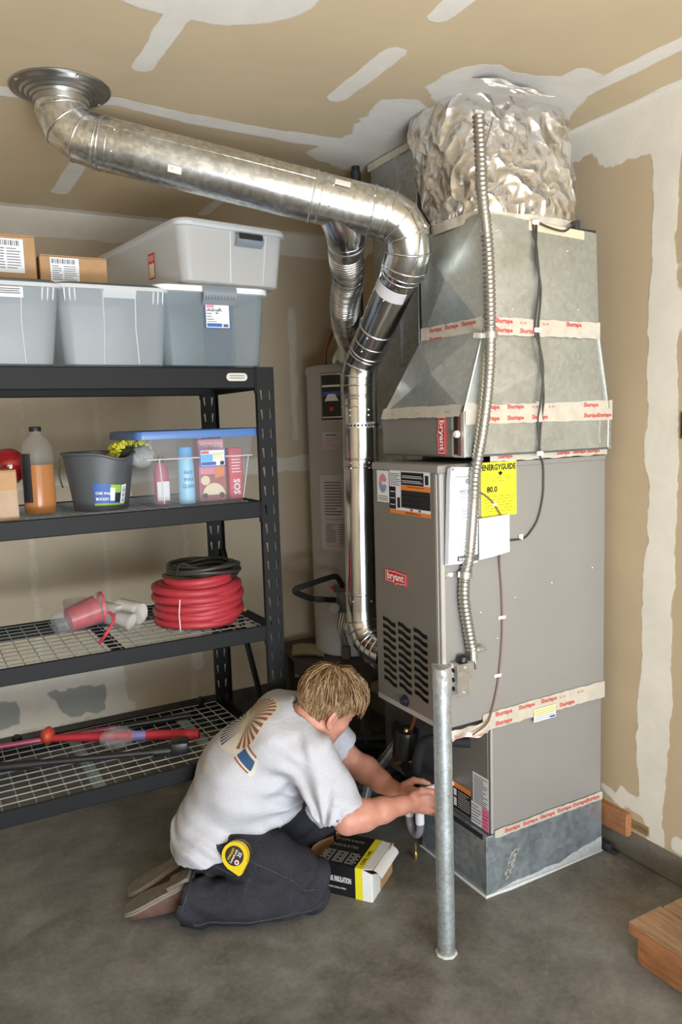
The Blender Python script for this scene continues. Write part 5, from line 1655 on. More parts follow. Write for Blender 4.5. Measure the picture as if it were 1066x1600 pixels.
# contents
can = thing('spray_can', 'pale blue spray can inside the blue lidded tote', 'spray can', (-0.763, 0.755, ZS2 + 0.006))
b = MB(); b.lathe([(0.028, 0.0), (0.030, 0.004), (0.030, 0.155), (0.027, 0.165), (0.014, 0.172)], (-0.763, 0.755, ZS2 + 0.006), EZ, 24); part('can_body', b, mat('can_blue', (0.30, 0.62, 0.82), 0.35), can, 40)
b = MB(); b.lathe([(0.0272, 0.160), (0.0272, 0.203), (0.024, 0.207), (0.0001, 0.207)], (-0.763, 0.755, ZS2 + 0.006), EZ, 24); part('cap', b, mat('can_cap', (0.10, 0.42, 0.75), 0.35), can, 40)
for i, wd in enumerate(('FAST', 'WAX', 'CLEAN')):
    lettering(can, wd, (-0.763, 0.7238, ZS2 + 0.115 - i * 0.025), EX, EZ, 0.017, m_blue, 'C', 0.02, 0.9)
def bottle_box(nm, label, cat, x0, x1, y0, y1, h, m):
    t = thing(nm, label, cat, ((x0 + x1) / 2, (y0 + y1) / 2, ZS2 + 0.006))
    b = MB(); b.box((x0, y0, ZS2 + 0.006), (x1, y1, ZS2 + 0.006 + h), 0.004); part('carton', b, m, t)
    return t
m_pinkbox = mat('pink_box', (0.70, 0.24, 0.30), 0.45)
m_redbox = mat('red_box', (0.62, 0.06, 0.10), 0.45)
bx = bottle_box('polish_box', 'pink and red car polish box in the middle of the blue lidded tote', 'box', -0.708, -0.606, 0.765, 0.83, 0.232, m_pinkbox)
lettering(bx, 'MOTHERS', (-0.657, 0.764, ZS2 + 0.208), EX, EZ, 0.021, m_white, 'C', 0.02, 0.92)
b = MB(); b.grid(lambda u, v: Vector((-0.705 + u * 0.096, 0.7635, ZS2 + 0.012 + v * 0.095)), 1, 1); q = part('picture_panel', b, mat('panel_dark', (0.32, 0.09, 0.08), 0.5), bx)
b = MB()
b.add([(-0.655 + 0.044 * math.cos(a), 0.7628, ZS2 + 0.030 + 0.044 * math.sin(a)) for a in [k * PI / 10 for k in range(11)]] , [tuple(range(11))])
b.add([(-0.687 + 0.018 * math.cos(a), 0.7624, ZS2 + 0.085 + 0.018 * math.sin(a)) for a in [k * PI / 8 for k in range(16)]], [tuple(range(16))])
part('picture_shape', b, mat('picture_cream', (0.72, 0.62, 0.42), 0.5), q)
b = MB(); b.add([(-0.651, 0.7622, ZS2 + 0.09), (-0.612, 0.7622, ZS2 + 0.10), (-0.615, 0.7622, ZS2 + 0.135), (-0.645, 0.7622, ZS2 + 0.13)], [(0, 1, 2, 3)]); part('orange_patch', b, m_orange, q)
for x in (-0.69, -0.625):
    b = MB(); b.lathe([(0.0001, 0), (0.010, 0.0), (0.010, 0.0006)], (x, 0.7622, ZS2 + 0.028), NY, 14); part('picture_wheel', b, m_black, q)
rb_ = bottle_box('detail_box', 'tall red box at the right end inside the blue lidded tote', 'box', -0.592, -0.536, 0.76, 0.80, 0.196, m_redbox)
lettering(rb_, 'SOS', (-0.552, 0.759, ZS2 + 0.025), EZ, -EX, 0.034, m_white, 'L', 0.03)
for u0, v0, u1, v1, _ in lines(-0.585, ZS2 + 0.11, -0.545, ZS2 + 0.175, 6, None, 4, 0.25):
    pass
b = MB()
for u0, v0, u1, v1, _ in lines(-0.582, ZS2 + 0.105, -0.546, ZS2 + 0.175, 6, None, 4, 0.3):
    b.box((u0, 0.7588, v0), (u1, 0.7594, v1))
part('printing', b, m_white, rb_)
rc = thing('red_bottle', 'narrow red bottle at the left end inside the blue lidded tote', 'bottle', (-0.845, 0.80, ZS2 + 0.006))
b = MB(); b.lathe([(0.026, 0), (0.028, 0.005), (0.028, 0.12), (0.020, 0.145), (0.010, 0.155)], (-0.842, 0.80, ZS2 + 0.006), EZ, 20, 0, (1, 0.7)); part('bottle_body', b, mat('bottle_redpink', (0.45, 0.10, 0.16), 0.4), rc, 40)
b = MB(); b.lathe([(0.012, 0.153), (0.012, 0.175), (0.0001, 0.176)], (-0.842, 0.80, ZS2 + 0.006), EZ, 14); part('cap', b, m_blackp, rc, 40)
b = MB(); b.grid(lambda u, v: Vector((-0.865 + u * 0.045, 0.7795, ZS2 + 0.02 + v * 0.07)), 1, 1); part('label', b, m_paper, rc)
# car wash bucket
bk = thing('wash_bucket', 'dark grey plastic wash bucket with a spout, on the second shelf', 'bucket', (-1.055, 0.845, ZS2))
BC = Vector((-1.052, 0.845, ZS2 + 0.001))
def bucket(u, v, d=0.0):
    a = 2 * PI * u
    r_ = 0.093 + 0.030 * v - d
    top = 0.200 - 0.022 * math.exp(-((math.degrees(a) - 293 + 540) % 360 - 180) ** 2 / 700)
    k = 1 + 0.10 * v * math.exp(-((math.degrees(a) - 293 + 540) % 360 - 180) ** 2 / 500)
    return BC + Vector((math.cos(a) * r_ * k, math.sin(a) * r_ * k, v * top + 0.002))
b = MB()
b.grid(bucket, 48, 10)
b.grid(lambda u, v: bucket(u, v, 0.004) + EZ * 0.003, 48, 10, flip=True)
b.add([bucket(k / 48, 0) for k in range(48)], [tuple(range(47, -1, -1))])
m_bucket = mat('bucket_grey', (0.075, 0.082, 0.09), 0.4)
part('bucket_body', b, m_bucket, bk, 60)
b = MB(); b.tube([bucket(k / 48, 1.0, -0.002) for k in range(48)], 0.0055, 8, closed=True); part('rim', b, m_bucket, bk, 60)
b = MB()
hp = [BC + Vector((-0.128, 0.0, 0.185)), BC + Vector((-0.125, -0.04, 0.10)), BC + Vector((-0.10, -0.085, 0.06))]
for s in (-1, 1):
    q = MB(); q.tube(bez([BC + Vector((s * 0.127, 0.02, 0.19)), BC + Vector((s * 0.128, 0.06, 0.13)), BC + Vector((s * 0.112, 0.10, 0.08))], 6), 0.003, 6); part('handle', q, m_steel, bk, 60)
def bl(u, v, d=0.0015):
    return bucket((245 + 62 * u) / 360, 0.10 + 0.40 * v, -d)
b = MB(); b.grid(lambda u, v: bl(u, v), 10, 4); o_ = part('label', b, m_blue, bk)
for nm, u0, v0, u1, v1, m in (('label_band', 0.0, 0.0, 1.0, 0.10, m_green), ('label_band', 0.50, 0.62, 0.80, 1.0, m_green), ('label_patch', 0.48, 0.22, 0.62, 0.85, m_paper), ('label_patch', 0.82, 0.08, 1.0, 0.98, m_paper), ('label_patch', 0.64, 0.14, 0.80, 0.6, m_black)):
    b = MB(); b.grid(lambda u, v: bl(u0 + (u1 - u0) * u, v0 + (v1 - v0) * v, 0.003), 4, 1); part(nm, b, m, o_)
for k in range(9):
    b = MB(); b.grid(lambda u, v: bl(0.86 + 0.10 * u, 0.16 + k * 0.085 + (0.03 + 0.02 * (k % 3 == 0)) * v, 0.0042), 2, 1); part('barcode_bar', b, m_black, o_)
def bent_text(parent, s, u, v, size, m):
    vs, fs = text_geo(s, 0.02)
    out = [bl(u + q[0] * size, v + q[1] * size * 1.6, 0.0042) for q in vs]
    b = MB(); b.add(out, fs); return part('lettering', b, m, parent)
bent_text(o_, 'CAR WASH', 0.05, 0.50, 0.105, m_white)
bent_text(o_, 'BUCKET', 0.05, 0.24, 0.105, m_white)
# wash mitt on the bucket
mt = thing('wash_mitt', 'yellow noodle wash mitt with grey mesh back draped over the bucket rim', 'wash mitt', (-0.935, 0.86, 1.58))
b = MB()
r = random.Random(12)
for k in range(230):
    u, v = r.random(), r.random() ** 0.7
    a = -0.3 + u * (PI + 0.6)
    c = Vector((-0.935 + 0.062 * math.cos(a) * (0.6 + 0.4 * v), 0.865 + r.uniform(-0.05, 0.045), 1.592 + 0.036 * math.sin(a) * (0.5 + 0.5 * v)))
    d = Vector((math.cos(a) * 0.7 + r.uniform(-0.4, 0.4), r.uniform(-0.8, 0.3), math.sin(a) + r.uniform(-0.3, 0.3))).normalized()
    b.tube([c, c + d * 0.012, c + d * 0.02 + EZ * -0.003], [0.0042, 0.0048, 0.003], 6)
part('noodle_pile', b, mat('noodle_yellow', (0.62, 0.60, 0.05), 0.8), mt, 60, kind='stuff', label='bright yellow noodle pile')
b = MB(); b.grid(crumple((-0.905, 0.83, 1.574), (0.042, 0.05, 0.040), 2.2, 0.10, seed=3), 24, 14); part('mesh_back', b, mat('mesh_grey', (0.42, 0.42, 0.40), 0.8, 0, 0.25, 220), mt, 180, 'grey mesh back')
b = MB(); b.grid(crumple((-0.94, 0.85, 1.588), (0.045, 0.05, 0.022), 2.0, 0.1, seed=5), 20, 10); part('lining', b, mat('mitt_dark', (0.05, 0.05, 0.03), 0.9), mt, 180)
# amber bottle
am = thing('amber_bottle', 'clear bottle half full of amber liquid with black cap on the second shelf', 'bottle', (-1.262, 0.82, ZS2))
AC = Vector((-1.262, 0.82, ZS2 + 0.002))
b = MB(); b.lathe([(0.044, 0), (0.052, 0.006), (0.054, 0.03), (0.054, 0.20), (0.052, 0.225), (0.040, 0.255), (0.022, 0.270), (0.018, 0.275), (0.018, 0.285)], AC, EZ, 28, 0, (1, 0.75)); part('bottle_body', b, plastic('bottle_clear', (0.85, 0.85, 0.83), 0.9, 0.08), am, 60)
b = MB(); b.lathe([(0.020, 0.283), (0.020, 0.297), (0.018, 0.300), (0.0001, 0.300)], AC, EZ, 20); part('cap', b, m_blackp, am, 40)
m_amb, t_, b_a = _nt('amber_liquid')
b_a.inputs['Base Color'].default_value = (0.80, 0.27, 0.015, 1); b_a.inputs['Roughness'].default_value = 0.08
b_a.inputs['Transmission Weight'].default_value = 0.55; b_a.inputs['IOR'].default_value = 1.2
b = MB(); b.lathe([(0.0001, 0.004), (0.048, 0.006), (0.0515, 0.03), (0.0515, 0.170), (0.0001, 0.170)], AC, EZ, 28, 0, (1, 0.74)); part('liquid', b, m_amb, am, 60, 'amber orange liquid')
b = MB(); b.grid(lambda u, v: AC + Vector((math.cos(3.5 + u * 0.7) * 0.056, math.sin(3.5 + u * 0.7) * 0.0425, 0.045 + v * 0.165)), 6, 1); part('label', b, m_black, am)
# cardboard box at the picture edge and red dome behind it
cc = carton('cardboard_box', 'film wrapped brown cardboard box beside the amber bottle at the picture edge', (-1.55, 0.690, ZS2 + 0.001), (-1.347, 0.86, ZS2 + 0.162))
b = MB(); b.grid(lambda u, v: Vector((-1.54 + u * 0.192, 0.686 - 0.004 * abs(noise.noise(Vector((u * 9, v * 9, 1)))), ZS2 + 0.012 + v * 0.09)), 24, 12); part('film_wrap', b, m_film, cc, 180)
rd_ = thing('red_dome', 'glossy dark red round dome standing behind the box at the left edge', 'dome', (-1.335, 0.95, ZS2))
b = MB(); b.lathe([(0.0001, 0.072), (0.022, 0.068), (0.045, 0.052), (0.062, 0.024), (0.066, 0.0), (0.060, -0.01), (0.0001, -0.012)][::-1], (-1.345, 0.95, 1.556), (0.55, -0.65, 0.5), 36)
part('shell', b, mat('dark_red_gloss', (0.30, 0.008, 0.012), 0.12, coat=0.5), rd_, 60)
b = MB(); b.tube([(-1.352, 0.96, ZS2 + 0.001), (-1.352, 0.96, 1.55)], [0.03, 0.012], 14); part('foot', b, m_blackp, rd_, 40)

# ------------------------------------------------------------------ third shelf
ZS3 = 0.9275 - 0.0055
hz = thing('air_hose_coil', 'thick coil of red rubber hose on the third shelf', 'hose', (-0.70, 0.865, ZS3))
pp = []
r = random.Random(5)
turns, N_ = 11, 36
layout = [(0.162, 0), (0.128, 0), (0.165, 1), (0.130, 1), (0.160, 2), (0.126, 2), (0.167, 3), (0.132, 3), (0.158, 4), (0.135, 4), (0.12, 5)]
for i, (R_, lv) in enumerate(layout):
    ox, oy = r.uniform(-0.008, 0.008), r.uniform(-0.008, 0.008)
    for k in range(N_):
        a = 2 * PI * k / N_
        nxt = layout[min(i + 1, len(layout) - 1)]
        t_k = k / N_
        w_ = t_k ** 3
        rr_ = R_ * (1 - w_) + nxt[0] * w_
        z_ = (lv * (1 - w_) + nxt[1] * w_) * 0.0315 + 0.0185
        pp.append(Vector((-0.703 + ox * (1 - w_) + math.cos(a) * rr_, 0.868 + oy * (1 - w_) + math.sin(a) * rr_, ZS3 + z_ + 0.003 * math.sin(a * 2 + i))))
b = MB(); b.tube(pp, 0.0165, 12); part('hose', b, m_hoser, hz, 180)
b = MB(); e = pp[0]; b.tube([e + Vector((0.0, 0.004, 0)), e + Vector((0.004, -0.03, 0.005)), e + Vector((0.008, -0.055, 0.012))], [0.012, 0.010, 0.008], 10); part('coupling', b, m_brass, hz, 40, 'brass hose coupling')
b = MB(); b.tube([Vector((-0.703 + math.cos(4.0) * 0.186, 0.868 + math.sin(4.0) * 0.186, ZS3 + 0.01)), Vector((-0.703 + math.cos(4.0) * 0.19, 0.868 + math.sin(4.0) * 0.19, ZS3 + 0.075)), Vector((-0.703 + math.cos(4.0) * 0.176, 0.868 + math.sin(4.0) * 0.176, ZS3 + 0.125))], 0.0018, 6); part('white_tie', b, m_clip, hz)
ck = thing('dark_cord_coil', 'dark brown coil of thin cord lying on top of the red hose', 'cord', (-0.675, 0.89, ZS3 + 0.17))
for i in range(9):
    R_ = 0.140 - 0.012 * (i % 3) + r.uniform(-0.006, 0.006)
    zc_ = ZS3 + 0.183 + (i // 3) * 0.017
    ox, oy = r.uniform(-0.010, 0.010), r.uniform(-0.008, 0.008)
    ph = r.random() * 6
    b = MB(); b.tube([Vector((-0.672 + ox + math.cos(2 * PI * k / 32) * R_, 0.893 + oy + math.sin(2 * PI * k / 32) * R_ * 0.95, zc_ + 0.007 * math.sin(2 * PI * k / 32 * 2 + ph))) for k in range(32)], 0.0082, 8, closed=True)
    part('loop', b, m_hosek, ck, 180)
b = MB(); b.tube(bez([(-0.80, 0.82, ZS3 + 0.20), (-0.79, 0.80, ZS3 + 0.245), (-0.75, 0.79, ZS3 + 0.235)], 6), 0.003, 6); part('tie', b, m_hosek, ck)
# gift jar on its side
def turned(name, parent, prof, o, ax, m, n=28, smooth=40, label=None):
    b = MB(); b.lathe(prof, o, ax, n); return part(name, b, m, parent, smooth, label)
gj = thing('candy_jar', 'clear plastic jar with red festive wrapper lying on its side on the third shelf', 'jar', (-1.14, 0.90, ZS3))
ja, jo = Vector((0.96, 0.12, 0.22)).normalized(), Vector((-1.235, 0.905, ZS3 + 0.055))
turned('jar_body', gj, [(0.0001, 0.0), (0.040, 0.0), (0.043, 0.006), (0.056, 0.165), (0.059, 0.170), (0.059, 0.185), (0.056, 0.188)], jo, ja, m_clear)
turned('wrapper', gj, [(0.042, 0.055), (0.0535, 0.162)], jo, ja, mat('wrapper_red', (0.42, 0.03, 0.04), 0.4, 0, 0.4, 40), label='red printed wrapper')
turned('paper_insert', gj, [(0.0001, 0.06), (0.022, 0.06), (0.026, 0.14), (0.0001, 0.14)], jo, ja, mat('insert_tan', (0.55, 0.42, 0.28), 0.7))
b = MB(); b.tube([jo + ja * 0.180 + Vector((math.cos(a) * 0, math.sin(a) * 0.055, math.cos(a) * 0.055)) for a in [k * PI / 6 for k in range(12)]], 0.006, 6, closed=True); part('ribbon', b, m_redbox, gj, 60)
b = MB(); b.tube(bez([jo + ja * 0.182 + Vector((0.01, -0.05, -0.01)), jo + ja * 0.19 + Vector((0.015, -0.09, -0.03)), jo + ja * 0.16 + Vector((0, -0.12, -0.075)), jo + ja * 0.13 + Vector((0, -0.14, -0.085))], 6), [0.006] * 18 + [0.003], 6); part('ribbon', b, m_redbox, gj, 60)
sj = thing('round_tin', 'small white and red round tub behind the red wrapped jar', 'tub', (-1.13, 1.08, ZS3))
turned('tub_body', sj, [(0.0001, 0), (0.045, 0.0), (0.050, 0.085), (0.053, 0.086), (0.053, 0.098), (0.049, 0.10), (0.046, 0.02)], (-1.125, 1.085, ZS3 + 0.003), (0.05, -0.05, 1), m_tub2)
turned('red_band', sj, [(0.0475, 0.030), (0.050, 0.065)], (-1.125, 1.085, ZS3 + 0.003), (0.05, -0.05, 1), m_redbox)
pr = thing('paper_roll', 'white ribbed roll lying beside the red hose with its end turned this way', 'roll', (-0.93, 0.95, ZS3))
ra, ro = Vector((0.55, -0.80, -0.10)).normalized(), Vector((-0.975, 1.02, ZS3 + 0.058))
turned('roll_body', pr, [(0.0001, 0.0)] + [(0.042 + 0.0015 * (k % 2), 0.002 + 0.008 * k) for k in range(13)] + [(0.040, 0.108), (0.036, 0.106), (0.0001, 0.104)], ro, ra, mat('roll_white', (0.62, 0.60, 0.54), 0.6))
pr2 = thing('paper_roll', 'white roll lying just behind the clear plastic cups, left of the ribbed roll', 'roll', (-1.02, 1.0, ZS3))
turned('roll_body', pr2, [(0.0001, 0), (0.040, 0.0), (0.042, 0.004), (0.042, 0.10), (0.040, 0.104), (0.0001, 0.104)], (-1.04, 1.05, ZS3 + 0.052), (0.5, -0.85, -0.08), bpy.data.materials['roll_white'])
pc = thing('clear_cup', 'small clear plastic cup tipped over in front of the white rolls', 'cup', (-0.985, 0.88, ZS3))
turned('cup_body', pc, [(0.0001, 0), (0.028, 0.0), (0.040, 0.085), (0.043, 0.088), (0.040, 0.09), (0.030, 0.006)], (-1.01, 0.93, ZS3 + 0.05), (0.6, -0.75, -0.22), m_film)
turned('cup_lining', pc, [(0.0001, 0.01), (0.022, 0.012), (0.032, 0.07)], (-1.01, 0.93, ZS3 + 0.05), (0.6, -0.75, -0.22), bpy.data.materials['roll_white'])

# ------------------------------------------------------------------ bottom shelf
ZS4 = 0.458 - 0.0055
bt = thing('red_foam_pole', 'thick bright red foam pole with purple tape lying across the bottom shelf', 'pole', (-0.98, 1.0, ZS4))
a0, a1 = Vector((-1.245, 1.135, ZS4 + 0.024)), Vector((-0.735, 0.850, ZS4 + 0.024))
b = MB(); b.tube([a0, a0.lerp(a1, 0.25), a0.lerp(a1, 0.55), a1], [0.014, 0.017, 0.019, 0.0195], 18); part('grip', b, mat('foam_red', (0.48, 0.025, 0.04), 0.6), bt, 50)
b = MB(); b.tube([a0.lerp(a1, 0.555), a0.lerp(a1, 0.645)], 0.0203, 18); part('tape_band', b, mat('tape_purple', (0.22, 0.20, 0.48), 0.5), bt, 50, 'purple tape band')
hd = (a1 - a0).normalized()
b = MB(); b.lathe([(0.0001, -0.028), (0.020, -0.024), (0.034, -0.006), (0.036, 0.004), (0.022, 0.020), (0.014, 0.024)], a0 - hd * 0.01 + EZ * 0.012, hd, 24); part('end_knob', b, mat('orange_red', (0.50, 0.055, 0.025), 0.5), bt, 60, 'orange red end knob')
bp_ = thing('pink_pole', 'thin pink pole with black grip lying at the back of the bottom shelf', 'pole', (-1.3, 1.2, ZS4))
b = MB(); b.tube([(-1.75, 1.205, ZS4 + 0.022), (-1.42, 1.165, ZS4 + 0.022), (-0.99, 1.105, ZS4 + 0.022)], 0.0105, 12); part('shaft', b, mat('pink_metal', (0.42, 0.09, 0.17), 0.35, 0.3), bp_, 60)
b = MB(); b.tube([(-1.0, 1.106, ZS4 + 0.022), (-0.70, 1.065, ZS4 + 0.022)], [0.0125, 0.014], 12); part('grip', b, m_blackp, bp_, 60, 'black grip')
bb = thing('black_brush', 'long black snow brush lying along the front of the bottom shelf', 'brush', (-1.1, 0.86, ZS4))
c0, c1 = Vector((-1.85, 1.10, ZS4 + 0.025)), Vector((-0.93, 0.775, ZS4 + 0.025))
b = MB(); b.tube([c0, c0.lerp(c1, 0.55), c0.lerp(c1, 0.6), c1], [0.018, 0.018, 0.013, 0.012], 12); part('shaft', b, m_blackp, bb, 60)
b = MB(); b.tube([c1 - (c1 - c0).normalized() * 0.01, c1 + (c1 - c0).normalized() * 0.06], 0.019, 10); b.obox(c1 + Vector((0.085, -0.025, 0.012)), (0.030, -0.010, 0), (0.012, 0.034, 0), (0, 0, 0.022), 0.006); part('head', b, m_blackp, bb, 40)
bag = part('clear_bag', (lambda q: (q.grid(crumple((-1.03, 0.95, ZS4 + 0.042), (0.058, 0.05, 0.036), 2.8, 0.22, seed=9), 32, 18), q)[1])(MB()), m_film, None, 180)
tag(bag, 'crumpled clear plastic bag between the red pole and the black brush', 'bag')
b = MB(); b.grid(crumple((-0.30, 1.62, 0.012), (0.16, 0.03, 0.010), 2.2, 0.2, seed=4), 20, 8); tag(part('white_trim_scrap', b, m_white, None, 60), 'pale scrap of trim on the floor against the back wall under the rack end', 'scrap')

# ------------------------------------------------------------------ person: bodies as smooth fields turned into one skin
BO = np.array([-0.527, 0.215, 0.0])          # floor point under the right knee
BF = np.array([0.885, -0.465, 0.0])          # the way he faces
BL = np.array([0.465, 0.885, 0.0])           # to his left

class Field:
    """signed distance field on a grid in the body frame (forward, left, up)"""
    def __init__(self, lo, hi, h):
        self.lo, self.h = np.array(lo, float), h
        self.n = np.ceil((np.array(hi) - self.lo) / h).astype(int) + 1
        self.d = np.full(self.n, 0.5, np.float32)
        self.ax = [self.lo[i] + h * np.arange(self.n[i]) for i in range(3)]
    def _sub(self, lo, hi):
        i0 = np.clip(np.floor((np.array(lo) - self.lo) / self.h).astype(int), 0, self.n - 1)
        i1 = np.clip(np.ceil((np.array(hi) - self.lo) / self.h).astype(int) + 1, 1, self.n)
        sl = tuple(slice(a, b) for a, b in zip(i0, i1))
        if any(s.stop <= s.start for s in sl):
            return None, None
        return sl, [self.ax[0][sl[0]][:, None, None], self.ax[1][sl[1]][None, :, None], self.ax[2][sl[2]][None, None, :]]
    def _put(self, sl, dn, k, op):
        d = self.d[sl]
        if op == 'add':
            hh = np.clip(0.5 + 0.5 * (d - dn) / k, 0, 1)
            self.d[sl] = d * (1 - hh) + dn * hh - k * hh * (1 - hh)
        else:
            dn = -dn
            hh = np.clip(0.5 - 0.5 * (d - dn) / k, 0, 1)
            self.d[sl] = d * (1 - hh) + dn * hh + k * hh * (1 - hh)
    def cone(self, a, b, ra, rb, k=0.02, op='add', wide=1.0, wc=0.21):
        """tapered capsule; wide stretches it sideways (left axis) about wc"""
        a, b = np.array(a, float), np.array(b, float)
        m = max(ra, rb) + 0.06 + k
        lo, hi = np.minimum(a, b) - m, np.maximum(a, b) + m
        if wide != 1.0:
            lo[1] = wc + (lo[1] - wc) * wide; hi[1] = wc + (hi[1] - wc) * wide
        sl, (X, Y, Z) = self._sub(lo, hi)
        if sl is None:
            return
        if wide != 1.0:
            Y = wc + (Y - wc) / wide
        v = b - a
        L = v @ v + 1e-9
        t = np.clip(((X - a[0]) * v[0] + (Y - a[1]) * v[1] + (Z - a[2]) * v[2]) / L, 0, 1)
        d = np.sqrt((X - a[0] - t * v[0]) ** 2 + (Y - a[1] - t * v[1]) ** 2 + (Z - a[2] - t * v[2]) ** 2) - (ra + (rb - ra) * t)
        self._put(sl, d.astype(np.float32), k, op)
    def chain(self, pts, rs, k=0.02, op='add', **kw):
        for i in range(len(pts) - 1):
            self.cone(pts[i], pts[i + 1], rs[i], rs[i + 1], k, op, **kw)
    def ell(self, c, ax, rad, k=0.02, op='add'):
        """ellipsoid with orthonormal axes ax (rows)"""
        c, ax, rad = np.array(c, float), np.array(ax, float), np.array(rad, float)
        m = rad.max() + 0.05 + k
        sl, (X, Y, Z) = self._sub(c - m, c + m)
        if sl is None:
            return
        q = [((X - c[0]) * ax[i][0] + (Y - c[1]) * ax[i][1] + (Z - c[2]) * ax[i][2]) / rad[i] for i in range(3)]
        l = np.sqrt(q[0] ** 2 + q[1] ** 2 + q[2] ** 2)
        g = np.sqrt((q[0] / rad[0]) ** 2 + (q[1] / rad[1]) ** 2 + (q[2] / rad[2]) ** 2) + 1e-9
        self._put(sl, (l * (l - 1) / g).astype(np.float32), k, op)
    def cut(self, p, n, k=0.004):
        """drop everything on the side n points to"""
        p, n = np.array(p, float), np.array(n, float); n /= np.linalg.norm(n)
        d = (self.ax[0][:, None, None] - p[0]) * n[0] + (self.ax[1][None, :, None] - p[1]) * n[1] + (self.ax[2][None, None, :] - p[2]) * n[2]
        self.d = np.maximum(self.d, d.astype(np.float32))
    def disp(self, fn):
        self.d += fn(self.ax[0][:, None, None], self.ax[1][None, :, None], self.ax[2][None, None, :]).astype(np.float32)
    def mesh(self):
        """naive surface nets"""
        D, h = self.d, self.h
        ins = D < 0
        c = [(0, 0, 0), (1, 0, 0), (0, 1, 0), (1, 1, 0), (0, 0, 1), (1, 0, 1), (0, 1, 1), (1, 1, 1)]
        n = self.n - 1
        sub = lambda A, o: A[o[0]:o[0] + n[0], o[1]:o[1] + n[1], o[2]:o[2] + n[2]]
        cnt = sum(sub(ins, o).astype(np.int8) for o in c)
        act = (cnt > 0) & (cnt < 8)
        ii = np.argwhere(act)
        vid = np.full(n, -1, np.int64)
        vid[act] = np.arange(len(ii))
        vals = np.stack([D[ii[:, 0] + o[0], ii[:, 1] + o[1], ii[:, 2] + o[2]] for o in c], 1)
        pos = np.zeros((len(ii), 3)); w = np.zeros(len(ii))
        for i in range(8):
            for j in range(i + 1, 8):
                df = [abs(c[i][q] - c[j][q]) for q in range(3)]
                if sum(df) != 1:
                    continue
                a, b = vals[:, i], vals[:, j]
                s = (a < 0) != (b < 0)
                t = np.where(s, a / np.where(s, a - b, 1), 0)
                p = np.array(c[i])[None] + (np.array(c[j]) - np.array(c[i]))[None] * t[:, None]
                pos += np.where(s[:, None], p, 0); w += s
        P = self.lo + (ii + pos / w[:, None]) * h
        F = []
        for ax in range(3):
            u, v = (ax + 1) % 3, (ax + 2) % 3
            sh = [slice(None)] * 3; sh2 = [slice(None)] * 3
            sh[ax] = slice(0, -1); sh2[ax] = slice(1, None)
            A, B_ = ins[tuple(sh)], ins[tuple(sh2)]
            e = np.argwhere(A != B_)
            ok = (e[:, u] > 0) & (e[:, v] > 0) & (e[:, u] < n[u]) & (e[:, v] < n[v]) & (e[:, ax] < n[ax])
            e = e[ok]
            fl = A[tuple(e.T)]
            def g(du, dv):
                q = e.copy(); q[:, u] -= du; q[:, v] -= dv
                return vid[tuple(q.T)]
            q = np.stack([g(1, 1), g(0, 1), g(0, 0), g(1, 0)], 1)
            q[~fl] = q[~fl][:, ::-1]
            F.append(q)
        F = np.concatenate(F)
        F = F[(F >= 0).all(1)]
        Wd = BO + P[:, :1] * BF + P[:, 1:2] * BL + P[:, 2:3] * np.array([0, 0, 1.0])
        return Wd, F

def relax(P, F, it=2, lam=0.5):
    E = np.concatenate([F[:, [0, 1]], F[:, [1, 2]], F[:, [2, 3]], F[:, [3, 0]]])
    for _ in range(it):
        acc = np.zeros_like(P); w = np.zeros(len(P))
        np.add.at(acc, E[:, 0], P[E[:, 1]]); np.add.at(w, E[:, 0], 1)
        np.add.at(acc, E[:, 1], P[E[:, 0]]); np.add.at(w, E[:, 1], 1)
        P = P + lam * (acc / np.maximum(w, 1)[:, None] - P)
    return P

def skin_mesh(name, field, m, parent, it=2, off=None):
    P, F = field.mesh()
    P = relax(P, F, it)
    o_ = WLOC[parent.name] if parent else Vector((0, 0, 0))
    me = bpy.data.meshes.new(name)
    Q = P - np.array(o_)
    me.vertices.add(len(Q)); me.vertices.foreach_set('co', Q.ravel())
    me.loops.add(F.size); me.loops.foreach_set('vertex_index', F.ravel().astype(np.int32))
    me.polygons.add(len(F)); me.polygons.foreach_set('loop_start', np.arange(0, F.size, 4))
    me.polygons.foreach_set('use_smooth', [True] * len(F))
    me.materials.append(m)
    me.update(); me.validate()
    o = bpy.data.objects.new(name, me)
    COL.objects.link(o)
    if parent:
        o.parent = parent
    WLOC[o.name] = o_
    return o, P, F

def b2w(a, l, z):
    return Vector(BO + a * BF + l * BL + np.array([0, 0, z]))

# joints in the body frame
SHR, SHL = (-0.035, 0.055, 0.545), (-0.060, 0.385, 0.570)
ELR, WRR = (0.082, -0.030, 0.358), (0.272, 0.045, 0.362)
ELL, WRL = (0.130, 0.415, 0.345), (0.266, 0.298, 0.292)
HEAD = np.array([0.030, 0.200, 0.676])
fw = np.array([0.84, 0.04, -0.54]); fw /= np.linalg.norm(fw)          # where the face looks, world axes
lw = np.cross([0, 0, 1], fw); lw /= np.linalg.norm(lw)
uw = np.cross(fw, lw)
_r = math.radians(14)                                                    # head tipped towards his right shoulder
lw, uw = lw * math.cos(_r) + uw * math.sin(_r), uw * math.cos(_r) - lw * math.sin(_r)
tob = lambda w: np.array([w @ BF, w @ BL, w[2]])
hf, hl, hu = tob(fw), tob(lw), tob(uw)
HAX = [hf, hl, hu]
def hp(f, l, u, s=1.15):
    return HEAD + (hf * f + hl * l + hu * u) * s

def beside_rack(f):
    """keep the far side of the trunk clear of the rack's front beam"""
    X, Y = f.ax[0][:, None, None], f.ax[1][None, :, None]
    xw, yw = BO[0] + X * BF[0] + Y * BL[0], BO[1] + X * BF[1] + Y * BL[1]
    f.d = np.maximum(f.d, np.minimum(yw - 0.612, -0.44 - xw).astype(np.float32) + 0 * f.d)

